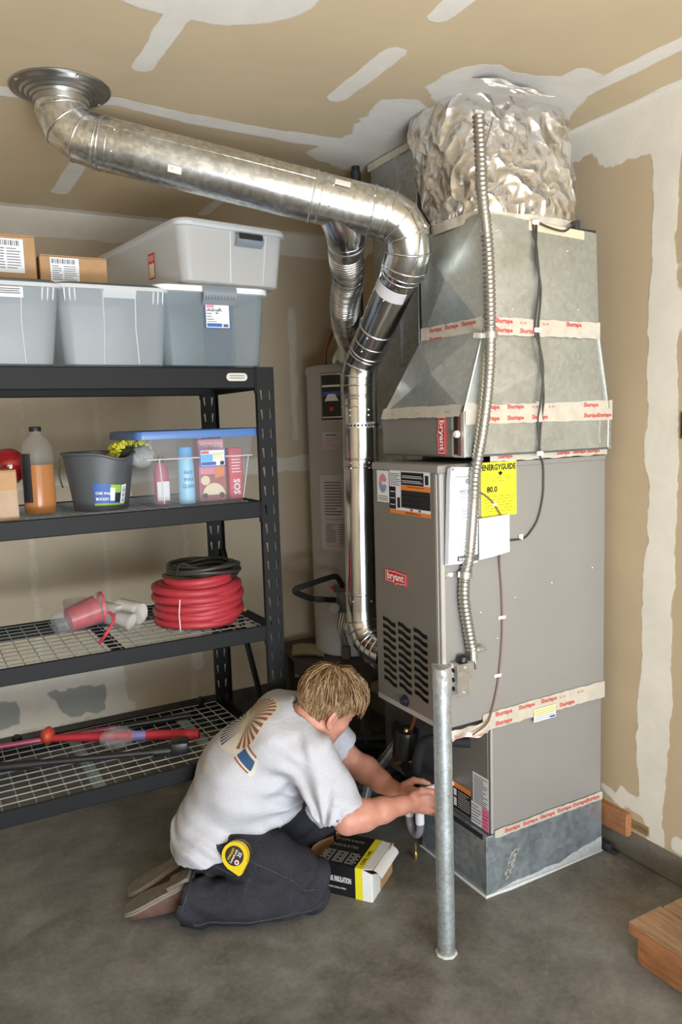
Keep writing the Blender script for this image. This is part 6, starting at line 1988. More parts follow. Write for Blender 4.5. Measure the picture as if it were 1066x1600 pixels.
# skin ---------------------------------------------------------------
m_skin, t_, b_s = _nt('skin')
p_ = _pos(t_)
t_.links.new(_ramp(t_, _noise(t_, 26, 4, 0.6, 0, p_), [(0.3, (0.52, 0.235, 0.165)), (0.7, (0.64, 0.315, 0.235))]), b_s.inputs['Base Color'])
b_s.inputs['Roughness'].default_value = 0.5
b_s.inputs['Subsurface Weight'].default_value = 0.12
b_s.inputs['Subsurface Radius'].default_value = (0.01, 0.004, 0.002)
b_s.inputs['Specular IOR Level'].default_value = 0.35
_bump(t_, b_s, _noise(t_, 180, 2, 0.6, 0, p_), 0.12, 0.002)

S_ = 1.15
fld = Field((-0.42, -0.12, 0.18), (0.44, 0.52, 0.86), 0.0042)
# hidden trunk so head and arms belong to one body
fld.cone((-0.34, 0.21, 0.27), (-0.14, 0.21, 0.53), 0.10, 0.115, 0.03, wide=1.25)
fld.chain([(-0.12, 0.08, 0.55), (-0.035, 0.08, 0.55)], [0.06, 0.055], 0.04)
fld.chain([(-0.12, 0.34, 0.56), (-0.06, 0.36, 0.565)], [0.06, 0.055], 0.04)
# neck, skull, jaw
fld.chain([(-0.11, 0.205, 0.585), hp(-0.035, 0, -0.07)], [0.070 * S_, 0.058 * S_], 0.03)
fld.ell(hp(-0.008, 0, 0.022), HAX, np.array([0.098, 0.077, 0.092]) * S_, 0.02)
fld.ell(hp(0.030, 0, -0.045), HAX, np.array([0.066, 0.060, 0.066]) * S_, 0.03)
fld.cone(hp(-0.005, 0.050, -0.070), hp(0.070, 0.012, -0.098), 0.020 * S_, 0.020 * S_, 0.03)
fld.cone(hp(-0.005, -0.050, -0.070), hp(0.070, -0.012, -0.098), 0.020 * S_, 0.020 * S_, 0.03)
fld.cone(hp(0.078, 0, -0.010), hp(0.100, 0, -0.042), 0.009 * S_, 0.014 * S_, 0.012)       # nose
fld.cone(hp(0.082, 0.011, -0.046), hp(0.082, -0.011, -0.046), 0.010 * S_, 0.010 * S_, 0.010)
fld.cone(hp(0.076, 0.034, 0.016), hp(0.086, 0.010, 0.012), 0.010 * S_, 0.009 * S_, 0.014)   # brows
fld.cone(hp(0.076, -0.034, 0.016), hp(0.086, -0.010, 0.012), 0.010 * S_, 0.009 * S_, 0.014)
fld.ell(hp(0.052, 0.040, -0.030), HAX, np.array([0.024, 0.022, 0.024]) * S_, 0.02)           # cheeks
fld.ell(hp(0.052, -0.040, -0.030), HAX, np.array([0.024, 0.022, 0.024]) * S_, 0.02)
for s in (1, -1):
    fld.ell(hp(0.086, s * 0.031, -0.004), HAX, np.array([0.014, 0.015, 0.010]) * S_, 0.008, 'sub')   # eye sockets
    fld.ell(hp(0.074, s * 0.031, -0.004), HAX, np.array([0.0125, 0.0125, 0.0125]) * S_, 0.004)
fld.cone(hp(0.089, 0.020, -0.068), hp(0.089, -0.020, -0.068), 0.0065 * S_, 0.0065 * S_, 0.006)      # lips
fld.cone(hp(0.086, 0.018, -0.078), hp(0.086, -0.018, -0.078), 0.0075 * S_, 0.0075 * S_, 0.006)
fld.cone(hp(0.0955, 0.020, -0.0725), hp(0.0955, -0.020, -0.0725), 0.0022 * S_, 0.0022 * S_, 0.003, 'sub')
for s in (1, -1):                                                                                    # ears
    eax = [hf * 0.94 + hl * s * -0.34, hl * s * 0.94 + hf * 0.34, hu]
    fld.ell(hp(-0.012, s * 0.080, -0.012), eax, np.array([0.021, 0.0085, 0.033]) * S_, 0.006)
    fld.ell(hp(-0.008, s * 0.0905, -0.008), eax, np.array([0.012, 0.006, 0.020]) * S_, 0.005, 'sub')
    fld.ell(hp(-0.005, s * 0.081, -0.040), eax, np.array([0.009, 0.008, 0.010]) * S_, 0.006)
# arms
lerp3 = lambda a, b, t: tuple(np.array(a) * (1 - t) + np.array(b) * t)
def arm(sh, el, wr, s):
    fld.chain([sh, lerp3(sh, el, 0.45), el], [0.062, 0.056, 0.047], 0.03)
    d = np.array(wr) - np.array(el)
    bul = np.array(lerp3(el, wr, 0.28)) + np.array([0, -0.006 * s, 0.004])
    fld.chain([el, tuple(bul), lerp3(el, wr, 0.65), wr], [0.045, 0.050, 0.040, 0.030], 0.022)
arm(SHR, ELR, WRR, 1)
arm(SHL, ELL, WRL, -1)
# hands close round the white pipe end of the drain trap
PIPE = np.array([0.368, 0.108])
def hand(wr, palm, out, up, grip_r, flip):
    """wr wrist, palm centre, out: from the palm to the fingers' knuckles, up: thumb side"""
    wr, palm, out, up = [np.array(q, float) for q in (wr, palm, out, up)]
    out /= np.linalg.norm(out)
    up = up - out * (up @ out); up /= np.linalg.norm(up)
    nrm = np.cross(out, up) * flip                      # side the fingers curl to
    sc = 1.05
    fld.chain([tuple(wr), tuple(palm - out * 0.03 * sc)], [0.029, 0.026], 0.02)
    for k in (-1, 0, 1):
        fld.cone(tuple(palm - out * 0.034 + up * 0.014 * k), tuple(palm + out * 0.038 * sc + up * 0.026 * k), 0.019, 0.0155, 0.010)
    lens = [0.95, 1.06, 1.0, 0.80]
    for i in range(4):
        o = 0.033 - 0.022 * i
        L = lens[i] * sc
        p0 = palm + out * 0.036 + up * o
        p1 = p0 + (out * 0.72 + nrm * 0.55) * 0.040 * L
        p2 = p1 + (out * -0.10 + nrm * 0.98) * 0.030 * L
        p3 = p2 + (out * -0.85 + nrm * 0.45) * 0.024 * L
        fld.chain([tuple(p0), tuple(p1), tuple(p2), tuple(p3)], [0.0105, 0.0098, 0.0088, 0.0078], 0.0035)
    t0 = palm - out * 0.030 + up * 0.026
    t1 = t0 + (out * 0.55 + up * 0.55 + nrm * 0.50) * 0.042
    t2 = t1 + (out * 0.80 + nrm * 0.55 + up * 0.05) * 0.034
    t3 = t2 + (out * 0.72 + nrm * 0.60 - up * 0.25) * 0.026
    fld.chain([tuple(t0), tuple(t1), tuple(t2), tuple(t3)], [0.0155, 0.0125, 0.0108, 0.0092], 0.006)
hand(WRR, (0.342, 0.072, 0.352), (0.97, 0.20, -0.12), (0.10, 0.15, 0.98), 0.02, 1)
hand(WRL, (0.322, 0.236, 0.300), (0.62, -0.78, -0.05), (0.05, 0.05, 0.99), 0.02, -1)
beside_rack(fld)
person, P_, F_ = skin_mesh('person', fld, m_skin, None, 1)
tag(person, 'kneeling person in pale grey t-shirt and black jeans reaching towards the furnace base', 'person')

# t-shirt ------------------------------------------------------------
m_shirt, t_, b_s = _nt('t_shirt_cotton')
p_ = _pos(t_)
hth = _noise(t_, 420, 2, 0.8, 0, p_)
t_.links.new(_ramp(t_, hth, [(0.34, (0.42, 0.43, 0.475)), (0.52, (0.56, 0.565, 0.61))]), b_s.inputs['Base Color'])
b_s.inputs['Roughness'].default_value = 0.85
b_s.inputs['Specular IOR Level'].default_value = 0.15
wv = _noise(t_, 9, 4, 0.55, 1.4, _pos(t_, (1, 1, 2.2)))
_bump(t_, b_s, wv, 0.22, 0.02)
f2 = Field((-0.62, -0.16, 0.05), (0.22, 0.58, 0.80), 0.0055)
f2.cone((-0.375, 0.21, 0.265), (-0.275, 0.21, 0.42), 0.150, 0.165, 0.05, wide=1.26)
f2.cone((-0.275, 0.21, 0.42), (-0.135, 0.21, 0.555), 0.165, 0.150, 0.05, wide=1.26)
f2.ell((-0.41, 0.205, 0.205), [[1, 0, 0], [0, 1, 0], [0, 0, 1]], (0.140, 0.238, 0.145), 0.05)
f2.ell((-0.20, 0.21, 0.36), [[1, 0, 0], [0, 1, 0], [0, 0, 1]], (0.135, 0.17, 0.13), 0.06)
f2.chain([(-0.15, 0.09, 0.575), SHR], [0.095, 0.082], 0.05)
f2.chain([(-0.15, 0.33, 0.590), SHL], [0.095, 0.082], 0.05)
f2.chain([(-0.13, 0.21, 0.59), hp(-0.05, 0, -0.10)], [0.095, 0.075], 0.05)
f2.chain([SHR, (0.022, 0.012, 0.438), (0.066, -0.016, 0.365)], [0.084, 0.084, 0.088], 0.03)
f2.chain([SHL, (0.030, 0.395, 0.470), (0.070, 0.403, 0.425)], [0.080, 0.076, 0.078], 0.03)
def folds(X, Y, Z):
    d = np.zeros(np.broadcast(X, Y, Z).shape)
    def fan(c, ax1, ax2, n, amp, r0, r1, ph=0.0):
        ax1, ax2 = np.array(ax1), np.array(ax2)
        a = (X - c[0]) * ax1[0] + (Y - c[1]) * ax1[1] + (Z - c[2]) * ax1[2]
        b_ = (X - c[0]) * ax2[0] + (Y - c[1]) * ax2[1] + (Z - c[2]) * ax2[2]
        rr = np.sqrt(a * a + b_ * b_) + 1e-6
        th = np.arctan2(b_, a)
        wnd = np.clip((rr - r0) / 0.05, 0, 1) * np.exp(-(rr / r1) ** 2)
        return amp * np.sin(n * th + ph + 6 * rr) * wnd
    d = d + fan((0.0, 0.02, 0.33), (-1, 0, 0), (0, 0, 1), 15, 0.0125, 0.03, 0.24)      # from the armpit and front hem back over the side
    d = d + fan((-0.02, 0.03, 0.50), (-1, 0, 0), (0, 0, 1), 11, 0.0075, 0.06, 0.22, 1.0)
    s = X * 0.60 + Z * 0.80
    w = np.exp(-((Z - 0.24) / 0.07) ** 2)
    d = d + 0.0075 * w * np.sin(s * 95 + 5 * np.sin(Y * 16) + 2.0 * np.sin(X * 13))
    d = d * np.clip((0.10 - X) / 0.10, 0, 1)
    d = d + 0.0035 * np.sin(X * 31 + 3 * np.sin(Z * 15)) * np.sin(Z * 27 + 2 * np.sin(Y * 18))
    return d
f2.disp(folds)
# openings: sleeves, collar, hem
for sh, p1, p2, r_ in ((SHR, (0.034, 0.006, 0.420), (0.092, -0.034, 0.325), 0.070), (SHL, (0.036, 0.396, 0.462), (0.12, 0.412, 0.365), 0.062)):
    a, b_ = np.array(p1), np.array(p2)
    n_ = (b_ - a) / np.linalg.norm(b_ - a)
    f2.cone(tuple(a + n_ * 0.02), tuple(b_ + n_ * 0.03), r_ - 0.004, r_ + 0.004, 0.003, 'sub')
def cut_local(field, p, n, c, rad):
    p, n = np.array(p, float), np.array(n, float); n /= np.linalg.norm(n)
    sl, (X, Y, Z) = field._sub(np.array(c) - rad, np.array(c) + rad)
    d = (X - p[0]) * n[0] + (Y - p[1]) * n[1] + (Z - p[2]) * n[2]
    rr = np.sqrt((X - c[0]) ** 2 + (Y - c[1]) ** 2 + (Z - c[2]) ** 2) - rad
    field.d[sl] = np.maximum(field.d[sl], np.minimum(d, -rr).astype(np.float32))
cut_local(f2, (0.062, -0.012, 0.372), (0.50, -0.28, -0.82), (0.10, -0.04, 0.30), 0.115)
cut_local(f2, (0.072, 0.403, 0.423), (0.62, 0.08, -0.78), (0.13, 0.42, 0.35), 0.115)
f2.cone(hp(-0.045, 0, -0.085), tuple(HEAD + (hp(-0.045, 0, -0.085) - np.array((-0.11, 0.205, 0.585))) * 1.2), 0.074, 0.10, 0.006, 'sub')
f2.ell(hp(0.0, 0, 0.02), HAX, np.array([0.125, 0.10, 0.115]) * S_, 0.006, 'sub')
f2.cut((-0.30, 0.0, 0.222), (0.17, 0.0, -0.98))
beside_rack(f2)
shirt, SP, SF = skin_mesh('t_shirt', f2, m_shirt, person, 4)

# jeans --------------------------------------------------------------
m_jean, t_, b_s = _nt('black_denim')
p_ = _pos(t_)
n1 = _noise(t_, 6, 5, 0.65, 0.8, p_)
n2 = _noise(t_, 300, 2, 0.7, 0, p_)
c1 = _ramp(t_, n1, [(0.30, (0.013, 0.013, 0.018)), (0.58, (0.030, 0.030, 0.037)), (0.80, (0.075, 0.077, 0.088))])
c1 = _mix(t_, 0.25, c1, _ramp(t_, n2, [(0.35, (0.008, 0.008, 0.012)), (0.7, (0.075, 0.075, 0.09))]))
t_.links.new(c1, b_s.inputs['Base Color'])
b_s.inputs['Roughness'].default_value = 0.82
b_s.inputs['Specular IOR Level'].default_value = 0.2
_bump(t_, b_s, _noise(t_, 16, 4, 0.6, 1.0, p_), 0.35, 0.015)
f3 = Field((-0.66, -0.24, -0.01), (0.16, 0.62, 0.42), 0.0065)
f3.cone((-0.39, 0.21, 0.20), (-0.33, 0.21, 0.30), 0.125, 0.12, 0.05, wide=1.35)
HIPR, KNR, ANR = (-0.335, 0.095, 0.225), (-0.064, 0.034, 0.122), (-0.470, -0.022, 0.082)
HIPL, KNL, ANL = (-0.33, 0.32, 0.23), (-0.005, 0.412, 0.120), (-0.46, 0.23, 0.080)
for hipj, kn, an in ((HIPR, KNR, ANR), (HIPL, KNL, ANL)):
    f3.chain([hipj, lerp3(hipj, kn, 0.5), kn], [0.106, 0.098, 0.082], 0.035)
    mid_ = np.array(lerp3(kn, an, 0.5)); mid_[2] = 0.074; mid_[1] -= 0.022 if kn is KNR else 0
    f3.chain([(kn[0] + 0.0, kn[1] - 0.004, 0.078), tuple(mid_), an], [0.078, 0.076, 0.074], 0.004)
f3.ell((-0.44, 0.21, 0.20), [[1, 0, 0], [0, 1, 0], [0, 0, 1]], (0.10, 0.185, 0.10), 0.05)
def jfold(X, Y, Z):
    d = 0.005 * np.sin(X * 58 + 24 * Z + 3 * np.sin(Y * 23 + Z * 20)) * np.exp(-((X + 0.44) / 0.09) ** 2) * (Z < 0.22)
    d = d + 0.0075 * np.sin((X * 0.6 - Z * 0.9) * 70 + 2 * np.sin(Y * 18)) * np.exp(-((X + 0.02) / 0.085) ** 2)
    d = d + 0.004 * np.sin(Z * 62 + X * 14 + 2 * np.sin(Y * 15)) * np.exp(-((X + 0.26) / 0.12) ** 2)
    d = d + 0.002 * np.sin(X * 41 + 2 * np.sin(Z * 30)) * np.sin(Y * 37)
    return d
f3.disp(jfold)
f3.cut((-0.515, 0.0, 0.08), (-0.80, 0.12, 0.0)) if False else None
for an in (ANR, ANL):
    cut_local(f3, (an[0] - 0.030, an[1], 0.08), (-0.90, 0.0, 0.34), (an[0] - 0.12, an[1], 0.08), 0.135)
    f3.cone((an[0] - 0.01, an[1], 0.082), (an[0] - 0.14, an[1], 0.082), 0.066, 0.075, 0.003, 'sub')
f3.cut((0, 0, 0.001), (0, 0, -1))
jeans, JP, JF = skin_mesh('jeans', f3, m_jean, person, 1)
# seams: thin raised cords laid on the cloth
def bvh_of(P, F):
    return BVHTree.FromPolygons([Vector(p) for p in P], [tuple(int(i) for i in f) for f in F])
JB, SB = bvh_of(JP, JF), bvh_of(SP, SF)
def drape(bv, pts, d=0.001, n=10):
    out = []
    for p in bez(pts, n):
        q = bv.find_nearest(p)
        out.append(q[0] + q[1] * d if q[0] is not None else p)
    return out
m_seam = mat('denim_seam', (0.035, 0.036, 0.043), 0.8, 0, 0.5, 120)
for pts in ([b2w(-0.44, 0.03, 0.30), b2w(-0.30, -0.01, 0.245), b2w(-0.18, -0.02, 0.19), b2w(-0.09, -0.02, 0.14), b2w(0.0, 0.0, 0.09)],
            [b2w(0.02, -0.02, 0.06), b2w(-0.12, -0.06, 0.045), b2w(-0.28, -0.11, 0.035), b2w(-0.44, -0.12, 0.04)]):
    b = MB(); b.tube(drape(JB, pts, 0.0005), 0.0032, 6); part('seam', b, m_seam, jeans, 180)
b = MB()
b.tube(drape(JB, [b2w(-0.42, 0.04, 0.25), b2w(-0.38, -0.0, 0.20), b2w(-0.31, -0.02, 0.165)], 0.0005), 0.003, 6); part('pocket_seam', b, m_seam, jeans, 180)
cuff = []
for k in range(28):
    a = 2 * PI * k / 28
    c = b2w(ANR[0] - 0.030 + 0.02, ANR[1], 0.082)
    q = Vector(BL) * math.cos(a) * 0.08 + EZ * math.sin(a) * 0.08 + Vector(BF) * (math.sin(a) * 0.03)
    r_ = JB.ray_cast(c + q * 1.6, -q)
    cuff.append((r_[0] + r_[1] * 0.0005) if r_[0] is not None else c + q * 0.9)
b = MB(); b.tube(cuff, 0.004, 6, closed=True); part('cuff_hem', b, m_seam, jeans, 180)
b = MB(); b.lathe([(0.005, 0), (0.005, 0.0012), (0.0001, 0.002)], JB.find_nearest(b2w(-0.40, 0.015, 0.26))[0], -Vector(BL), 10); part('rivet', b, m_chrome, jeans)

# shoes --------------------------------------------------------------
m_shoe = mat('worn_suede', (0.165, 0.14, 0.115), 0.85, 0, 0.25, 25, 0.3, 90)
m_sole = mat('shoe_sole', (0.20, 0.185, 0.16), 0.8, 0, 0.2, 30)
m_leather = mat('shoe_leather', (0.15, 0.085, 0.065), 0.6, 0, 0.2, 20)
def shoe(heel, toe, side):
    """a shoe resting on its toe cap, sole turned up and back; heel, toe in the body frame, bottom (sole) side up"""
    heel, toe = np.array(heel, float), np.array(toe, float)
    ax = (toe - heel); L = np.linalg.norm(ax); ax /= L
    sd = np.array([0, 1.0, 0]) * side
    sd = sd - ax * (sd @ ax); sd /= np.linalg.norm(sd)
    nr = np.cross(ax, sd) ; nr = nr if nr[2] > 0 else -nr     # out of the sole
    W_ = [0.030, 0.036, 0.036, 0.040, 0.047, 0.048, 0.040, 0.022]
    T_ = [0.0, 0.10, 0.30, 0.5, 0.68, 0.82, 0.94, 1.0]
    pt_ = lambda t, w, h: b2w(*(heel + ax * (L * t) + sd * w + nr * h))
    def outline(k):
        pts = []
        for t, w in zip(T_, W_):
            pts.append((t, w * k))
        return pts
    b = MB()
    top = [pt_(t, w, 0.010) for t, w in outline(1.0)] + [pt_(t, -w, 0.010) for t, w in reversed(outline(1.0))]
    bot = [pt_(t, w, -0.006) for t, w in outline(1.04)] + [pt_(t, -w, -0.006) for t, w in reversed(outline(1.04))]
    n = len(top)
    b.add(top + bot, [tuple(range(n)), tuple(range(2 * n - 1, n - 1, -1))] + [(i, n + i, n + (i + 1) % n, (i + 1) % n) for i in range(n)])
    so = part('shoe', b, m_sole, person, 50)
    up_ = MB()
    H = [0.060, 0.066, 0.075, 0.070, 0.056, 0.044, 0.032, 0.014]
    rings = []
    for t, w, h in zip(T_, W_, H):
        rings.append([pt_(t * 0.985 + 0.008, w * 0.96 * math.cos(a), -0.004 - h * math.sin(a) ** 0.8) for a in [PI * k / 12 for k in range(13)]])
    vs = [p for q in rings for p in q]
    fs = []
    for i in range(len(rings) - 1):
        for k in range(12):
            fs.append((i * 13 + k, i * 13 + k + 1, (i + 1) * 13 + k + 1, (i + 1) * 13 + k))
    fs.append(tuple(range(13))); fs.append(tuple((len(rings) - 1) * 13 + k for k in range(12, -1, -1)))
    up_.add(vs, fs)
    part('upper', up_, m_leather, so, 60, 'brown leather upper')
    h_ = MB()
    hw = [(t, w) for t, w in outline(0.98) if t <= 0.31]
    tp = [pt_(t, w, 0.024) for t, w in hw] + [pt_(t, -w, 0.024) for t, w in reversed(hw)]
    bt_ = [pt_(t, w, 0.009) for t, w in hw] + [pt_(t, -w, 0.009) for t, w in reversed(hw)]
    n = len(tp)
    h_.add(tp + bt_, [tuple(range(n)), tuple(range(2 * n - 1, n - 1, -1))] + [(i, n + i, n + (i + 1) % n, (i + 1) % n) for i in range(n)])
    part('heel', h_, m_shoe, so, 40)
    w_ = MB(); w_.tube([pt_(t, w * 1.03, -0.001) for t, w in outline(1.03)] + [pt_(t, -w * 1.03, -0.001) for t, w in reversed(outline(1.03))], 0.0032, 6); part('welt', w_, mat('welt_tan', (0.30, 0.25, 0.17), 0.7) if 'welt_tan' not in bpy.data.materials else bpy.data.materials['welt_tan'], so, 180)
    return so
shoe((-0.452, 0.012, 0.150), (-0.690, 0.035, 0.030), 1)
shoe((-0.470, 0.205, 0.140), (-0.705, 0.140, 0.028), 1)

# hair ---------------------------------------------------------------
m_hair, t_, b_s = _nt('blond_hair')
p_ = _pos(t_)
gi_ = t_.nodes.new('ShaderNodeNewGeometry')
t_.links.new(_ramp(t_, gi_.outputs['Random Per Island'], [(0.05, (0.115, 0.060, 0.028)), (0.45, (0.255, 0.155, 0.075)), (0.95, (0.47, 0.32, 0.175))]), b_s.inputs['Base Color'])
b_s.inputs['Roughness'].default_value = 0.55
b_s.inputs['Specular IOR Level'].default_value = 0.35
SKC = hp(-0.008, 0, 0.022)
SKR = np.array([0.098, 0.077, 0.092]) * S_
def scalp(d, lift):
    """point over the skull in direction d (head axes), lift metres out"""
    d = d / np.linalg.norm(d)
    k = 1 / math.sqrt(sum((d[i] / SKR[i]) ** 2 for i in range(3)))
    p = SKC + (hf * d[0] + hl * d[1] + hu * d[2]) * (k + lift)
    return b2w(*p)
def haired(d):
    """is there hair in this direction (unit, head axes f, l, u)?"""
    f, l, u = d
    if u > 0.42:
        return f < 0.93
    if f > 0.55:
        return u > 0.50
    if f > 0.05:
        return u > 0.04 + 0.75 * max(0, f - 0.12)
    if f > -0.32:                      # around the ear
        return u > -0.02
    return u > -0.88
r = np.random.RandomState(3)
b = MB()
WHORL = np.array([-0.38, 0.10, 0.92]); WHORL /= np.linalg.norm(WHORL)
cap = MB()
def capf(u, v):
    a, e = 2 * PI * u, PI * (v - 0.5)
    d = np.array([math.cos(a) * math.cos(e), math.sin(a) * math.cos(e), math.sin(e)])
    return d
NU, NV = 64, 40
vs, ok = [], []
for j in range(NV + 1):
    for i in range(NU):
        d = capf(i / NU, j / NV)
        q = Vector(d * 6)
        vs.append(scalp(d, 0.007 + 0.003 * noise.noise(q)) if haired(d) else scalp(d, 0.0))
        ok.append(haired(d))
fs = []
for j in range(NV):
    for i in range(NU):
        q = (j * NU + i, j * NU + (i + 1) % NU, (j + 1) * NU + (i + 1) % NU, (j + 1) * NU + i)
        if all(ok[k] for k in q):
            fs.append(q)
cap.add(vs, fs)
hair = part('hair', cap, m_hair, person, 180, 'short tousled blond hair')
n_l = 0
while n_l < 2600:
    d = r.randn(3); d /= np.linalg.norm(d)
    if not haired(d):
        continue
    n_l += 1
    # hair runs away from the whorl, swept forward on top
    tdir = d - WHORL * (d @ WHORL)
    g = d - WHORL
    g = g - d * (g @ d)
    if np.linalg.norm(g) < 0.05:
        g = r.randn(3)
    g /= np.linalg.norm(g)
    g = g + np.array([0.25 if d[2] > 0.3 else 0.0, 0, -0.35 if d[2] < 0.5 else 0.0])
    nz_ = noise.noise_vector(Vector(d * 3.2)); g = g + 0.55 * np.array(nz_) + r.randn(3) * 0.16
    g = g - d * (g @ d)
    g /= np.linalg.norm(g) + 1e-6
    top_ = max(0.0, d[2]) 
    L = (0.044 + 0.038 * top_ + 0.03 * max(0, d[0]) * top_) * r.uniform(0.7, 1.2)
    if d[2] < -0.2:
        L *= 0.55
    if d[0] > 0.15 and d[2] < 0.62:
        L *= 0.5
    lift = (0.006 + 0.018 * top_ + 0.030 * max(0, d[0]) * top_) * r.uniform(0.4, 1.25)
    pts, rad = [], []
    for k in range(5):
        t = k / 4
        dd_ = d + g * (t * L / 0.10)
        pts.append(scalp(dd_, 0.003 + lift * math.sin(min(1, t * 1.25) * PI * 0.62) * (1.0 - 0.12 * t)))
        rad.append(0.0030 * (1 - 0.78 * t) + 0.0003)
    b.tube(pts, rad, 3, caps=False)
part('hair_locks', b, m_hair, hair, 180, kind='stuff')

# eyes and brows
for s in (1, -1):
    c = b2w(*hp(0.0715, s * 0.031, -0.004)); b = MB(); b.lathe([(0.0001, -0.0125), (0.009, -0.0088), (0.0125, 0), (0.009, 0.0088), (0.0001, 0.0125)], c, EZ, 16)
    part('eye', b, m_white, person, 180)
    b = MB(); b.tube([b2w(*hp(0.083, s * 0.044, 0.020)), b2w(*hp(0.092, s * 0.030, 0.025)), b2w(*hp(0.097, s * 0.012, 0.020))], [0.002, 0.004, 0.0035], 6); part('eyebrow', b, m_hair, person, 180)

# print on the back of the shirt ---------------------------------------
LC = SB.find_nearest(b2w(-0.272, 0.141, 0.654))
LT = (b2w(-0.42, 0.2, 0.46) - b2w(-0.20, 0.2, 0.70)).normalized()        # down the back
LS = -Vector(BL)                                                          # to his right
LN = LC[1].normalized(); LT = (LT - LN * LT.dot(LN)).normalized(); LS = LS - LN * LS.dot(LN); LS = (LS - LT * LS.dot(LT)).normalized()
LO = LC[0]
def on_back(s, t, d=0.0012):
    o = LO + LS * s + LT * t
    h_ = SB.ray_cast(o + LN * 0.25, -LN)
    if h_[0] is None:
        h_ = SB.find_nearest(o)
    return h_[0] + h_[1] * d
def print_poly(b, fn, nu, nv, mi, d):
    vs = [on_back(*fn(i / nu, j / nv), d) for j in range(nv + 1) for i in range(nu + 1)]
    b.add(vs, [(j * (nu + 1) + i, j * (nu + 1) + i + 1, (j + 1) * (nu + 1) + i + 1, (j + 1) * (nu + 1) + i) for j in range(nv) for i in range(nu)], mi)
m_cream = mat('print_cream', (0.66, 0.62, 0.53), 0.8)
m_rust = mat('print_rust', (0.30, 0.10, 0.045), 0.8)
m_navy = mat('print_navy', (0.035, 0.085, 0.20), 0.8)
RL = 0.120
b = MB()
print_poly(b, lambda u, v: (RL * v * math.cos(2 * PI * u), RL * v * math.sin(2 * PI * u)), 48, 8, 0, 0.0012)
o_ = part('shirt_print', b, [m_cream], shirt, 180, 'round fan emblem in rust, cream and navy')
b = MB()
n_w = 17
for k in range(n_w):                                   # rust rays, fanning out from the middle
    a0 = math.radians(-178 + k * 13.6); a1 = a0 + math.radians(7.8)
    c = (-0.005, -0.012)
    def fn(u, v, a0=a0, a1=a1):
        a = a0 + (a1 - a0) * v
        am = (a0 + a1) / 2
        R0, R1 = 0.030, RL * 0.94
        q = R0 + (R1 - R0) * u
        w = 0.25 + 0.75 * u
        a = am + (a - am) * w
        x, y = c[0] + q * math.cos(a), c[1] + q * math.sin(a)
        l = math.hypot(x, y)
        if l > RL * 0.94:
            x, y = x * RL * 0.94 / l, y * RL * 0.94 / l
        return x, y
    print_poly(b, fn, 6, 1, 0, 0.0022)
part('rust_ray', b, m_rust, o_, 180, kind='stuff')
b = MB()
for k in range(11):                                    # navy rays
    a0 = math.radians(78 + k * 9.2); a1 = a0 + math.radians(5.2)
    def fn(u, v, a0=a0, a1=a1):
        am = (a0 + a1) / 2
        q = 0.035 + (RL * 0.95 - 0.035) * u
        a = am + (a0 + (a1 - a0) * v - am) * (0.2 + 0.8 * u)
        return q * math.cos(a) - 0.004, q * math.sin(a)
    print_poly(b, fn, 6, 1, 0, 0.0022)
part('navy_ray', b, m_navy, o_, 180, kind='stuff')
b = MB()
def dm(s0, s1, t0, t1, x0=0.0):
    return lambda u, v: (s0 + (s1 - s0) * u, t0 + (t1 - t0) * v)
print_poly(b, dm(0.090, 0.150, 0.030, 0.092), 6, 6, 0, 0.0016)
print_poly(b, dm(0.096, 0.144, 0.040, 0.078), 6, 6, 1, 0.0026)
print_poly(b, dm(0.096, 0.144, 0.022, 0.029), 6, 1, 2, 0.0026)
print_poly(b, dm(0.096, 0.144, 0.084, 0.090), 6, 1, 2, 0.0026)
part('square_mark', b, [m_cream, m_navy, m_rust], o_, 180)
def back_text(s_, s0, t0, size):
    vs, fs = text_geo(s_, 0.03)
    bb_ = MB(); bb_.add([on_back(s0 + q[0] * size, t0 - q[1] * size, 0.0022) for q in vs], fs)
    part('shirt_lettering', bb_, m_cream, shirt, 180)
back_text('JBS', 0.03, 0.205, 0.034)

# tape measure at the belt ----------------------------------------------
tm = thing('tape_measure', 'yellow and black tape measure clipped to the belt on the right hip', 'tape measure', b2w(-0.295, -0.02, 0.19))
c0 = b2w(-0.288, 0.0, 0.248)
hit = min((q for q in (SB.ray_cast(c0 - Vector(BL) * 0.4, Vector(BL)), JB.ray_cast(c0 - Vector(BL) * 0.4, Vector(BL))) if q[0] is not None), key=lambda q: (q[0] - (c0 - Vector(BL) * 0.4)).length)
TN = (-Vector(BL) + EZ * 0.25 - Vector(BF) * 0.25).normalized()
TX = (Vector(BF) - TN * Vector(BF).dot(TN)).normalized(); TY = TN.cross(TX); TY = TY if TY.z > 0 else -TY
ca_, sa_ = math.cos(math.radians(24)), math.sin(math.radians(24))
TX, TY = TX * ca_ + TY * sa_, TY * ca_ - TX * sa_
TC = hit[0] - TN * 0.004
out = [(0.046 * math.cos(a), 0.046 * math.sin(a)) for a in [math.radians(q) for q in range(-20, 211, 15)]] + [(-0.040, -0.025), (-0.014, -0.062), (-0.004, -0.062), (0.030, -0.036)]
b = MB(); b.prism(out, TC, TX, TY, TN * 0.040); part('case', b, m_tapemy, tm, 40)
b = MB(); b.prism([(x * 1.035 , y * 1.035) for x, y in out], TC + TN * 0.006, TX, TY, TN * 0.012); part('rubber_band', b, m_blackp, tm, 40)
b = MB(); b.lathe([(0.0325, 0.0), (0.0325, 0.0015), (0.030, 0.002), (0.0001, 0.002)], TC + TN * 0.0395 + TY * 0.002, TN, 28); dsc = part('face_plate', b, mat('plate_dark', (0.04, 0.028, 0.022), 0.35), tm, 40)
TX2, TY2 = TX * 0.82 + TY * 0.57, TY * 0.82 - TX * 0.57
fo = TC + TN * 0.042
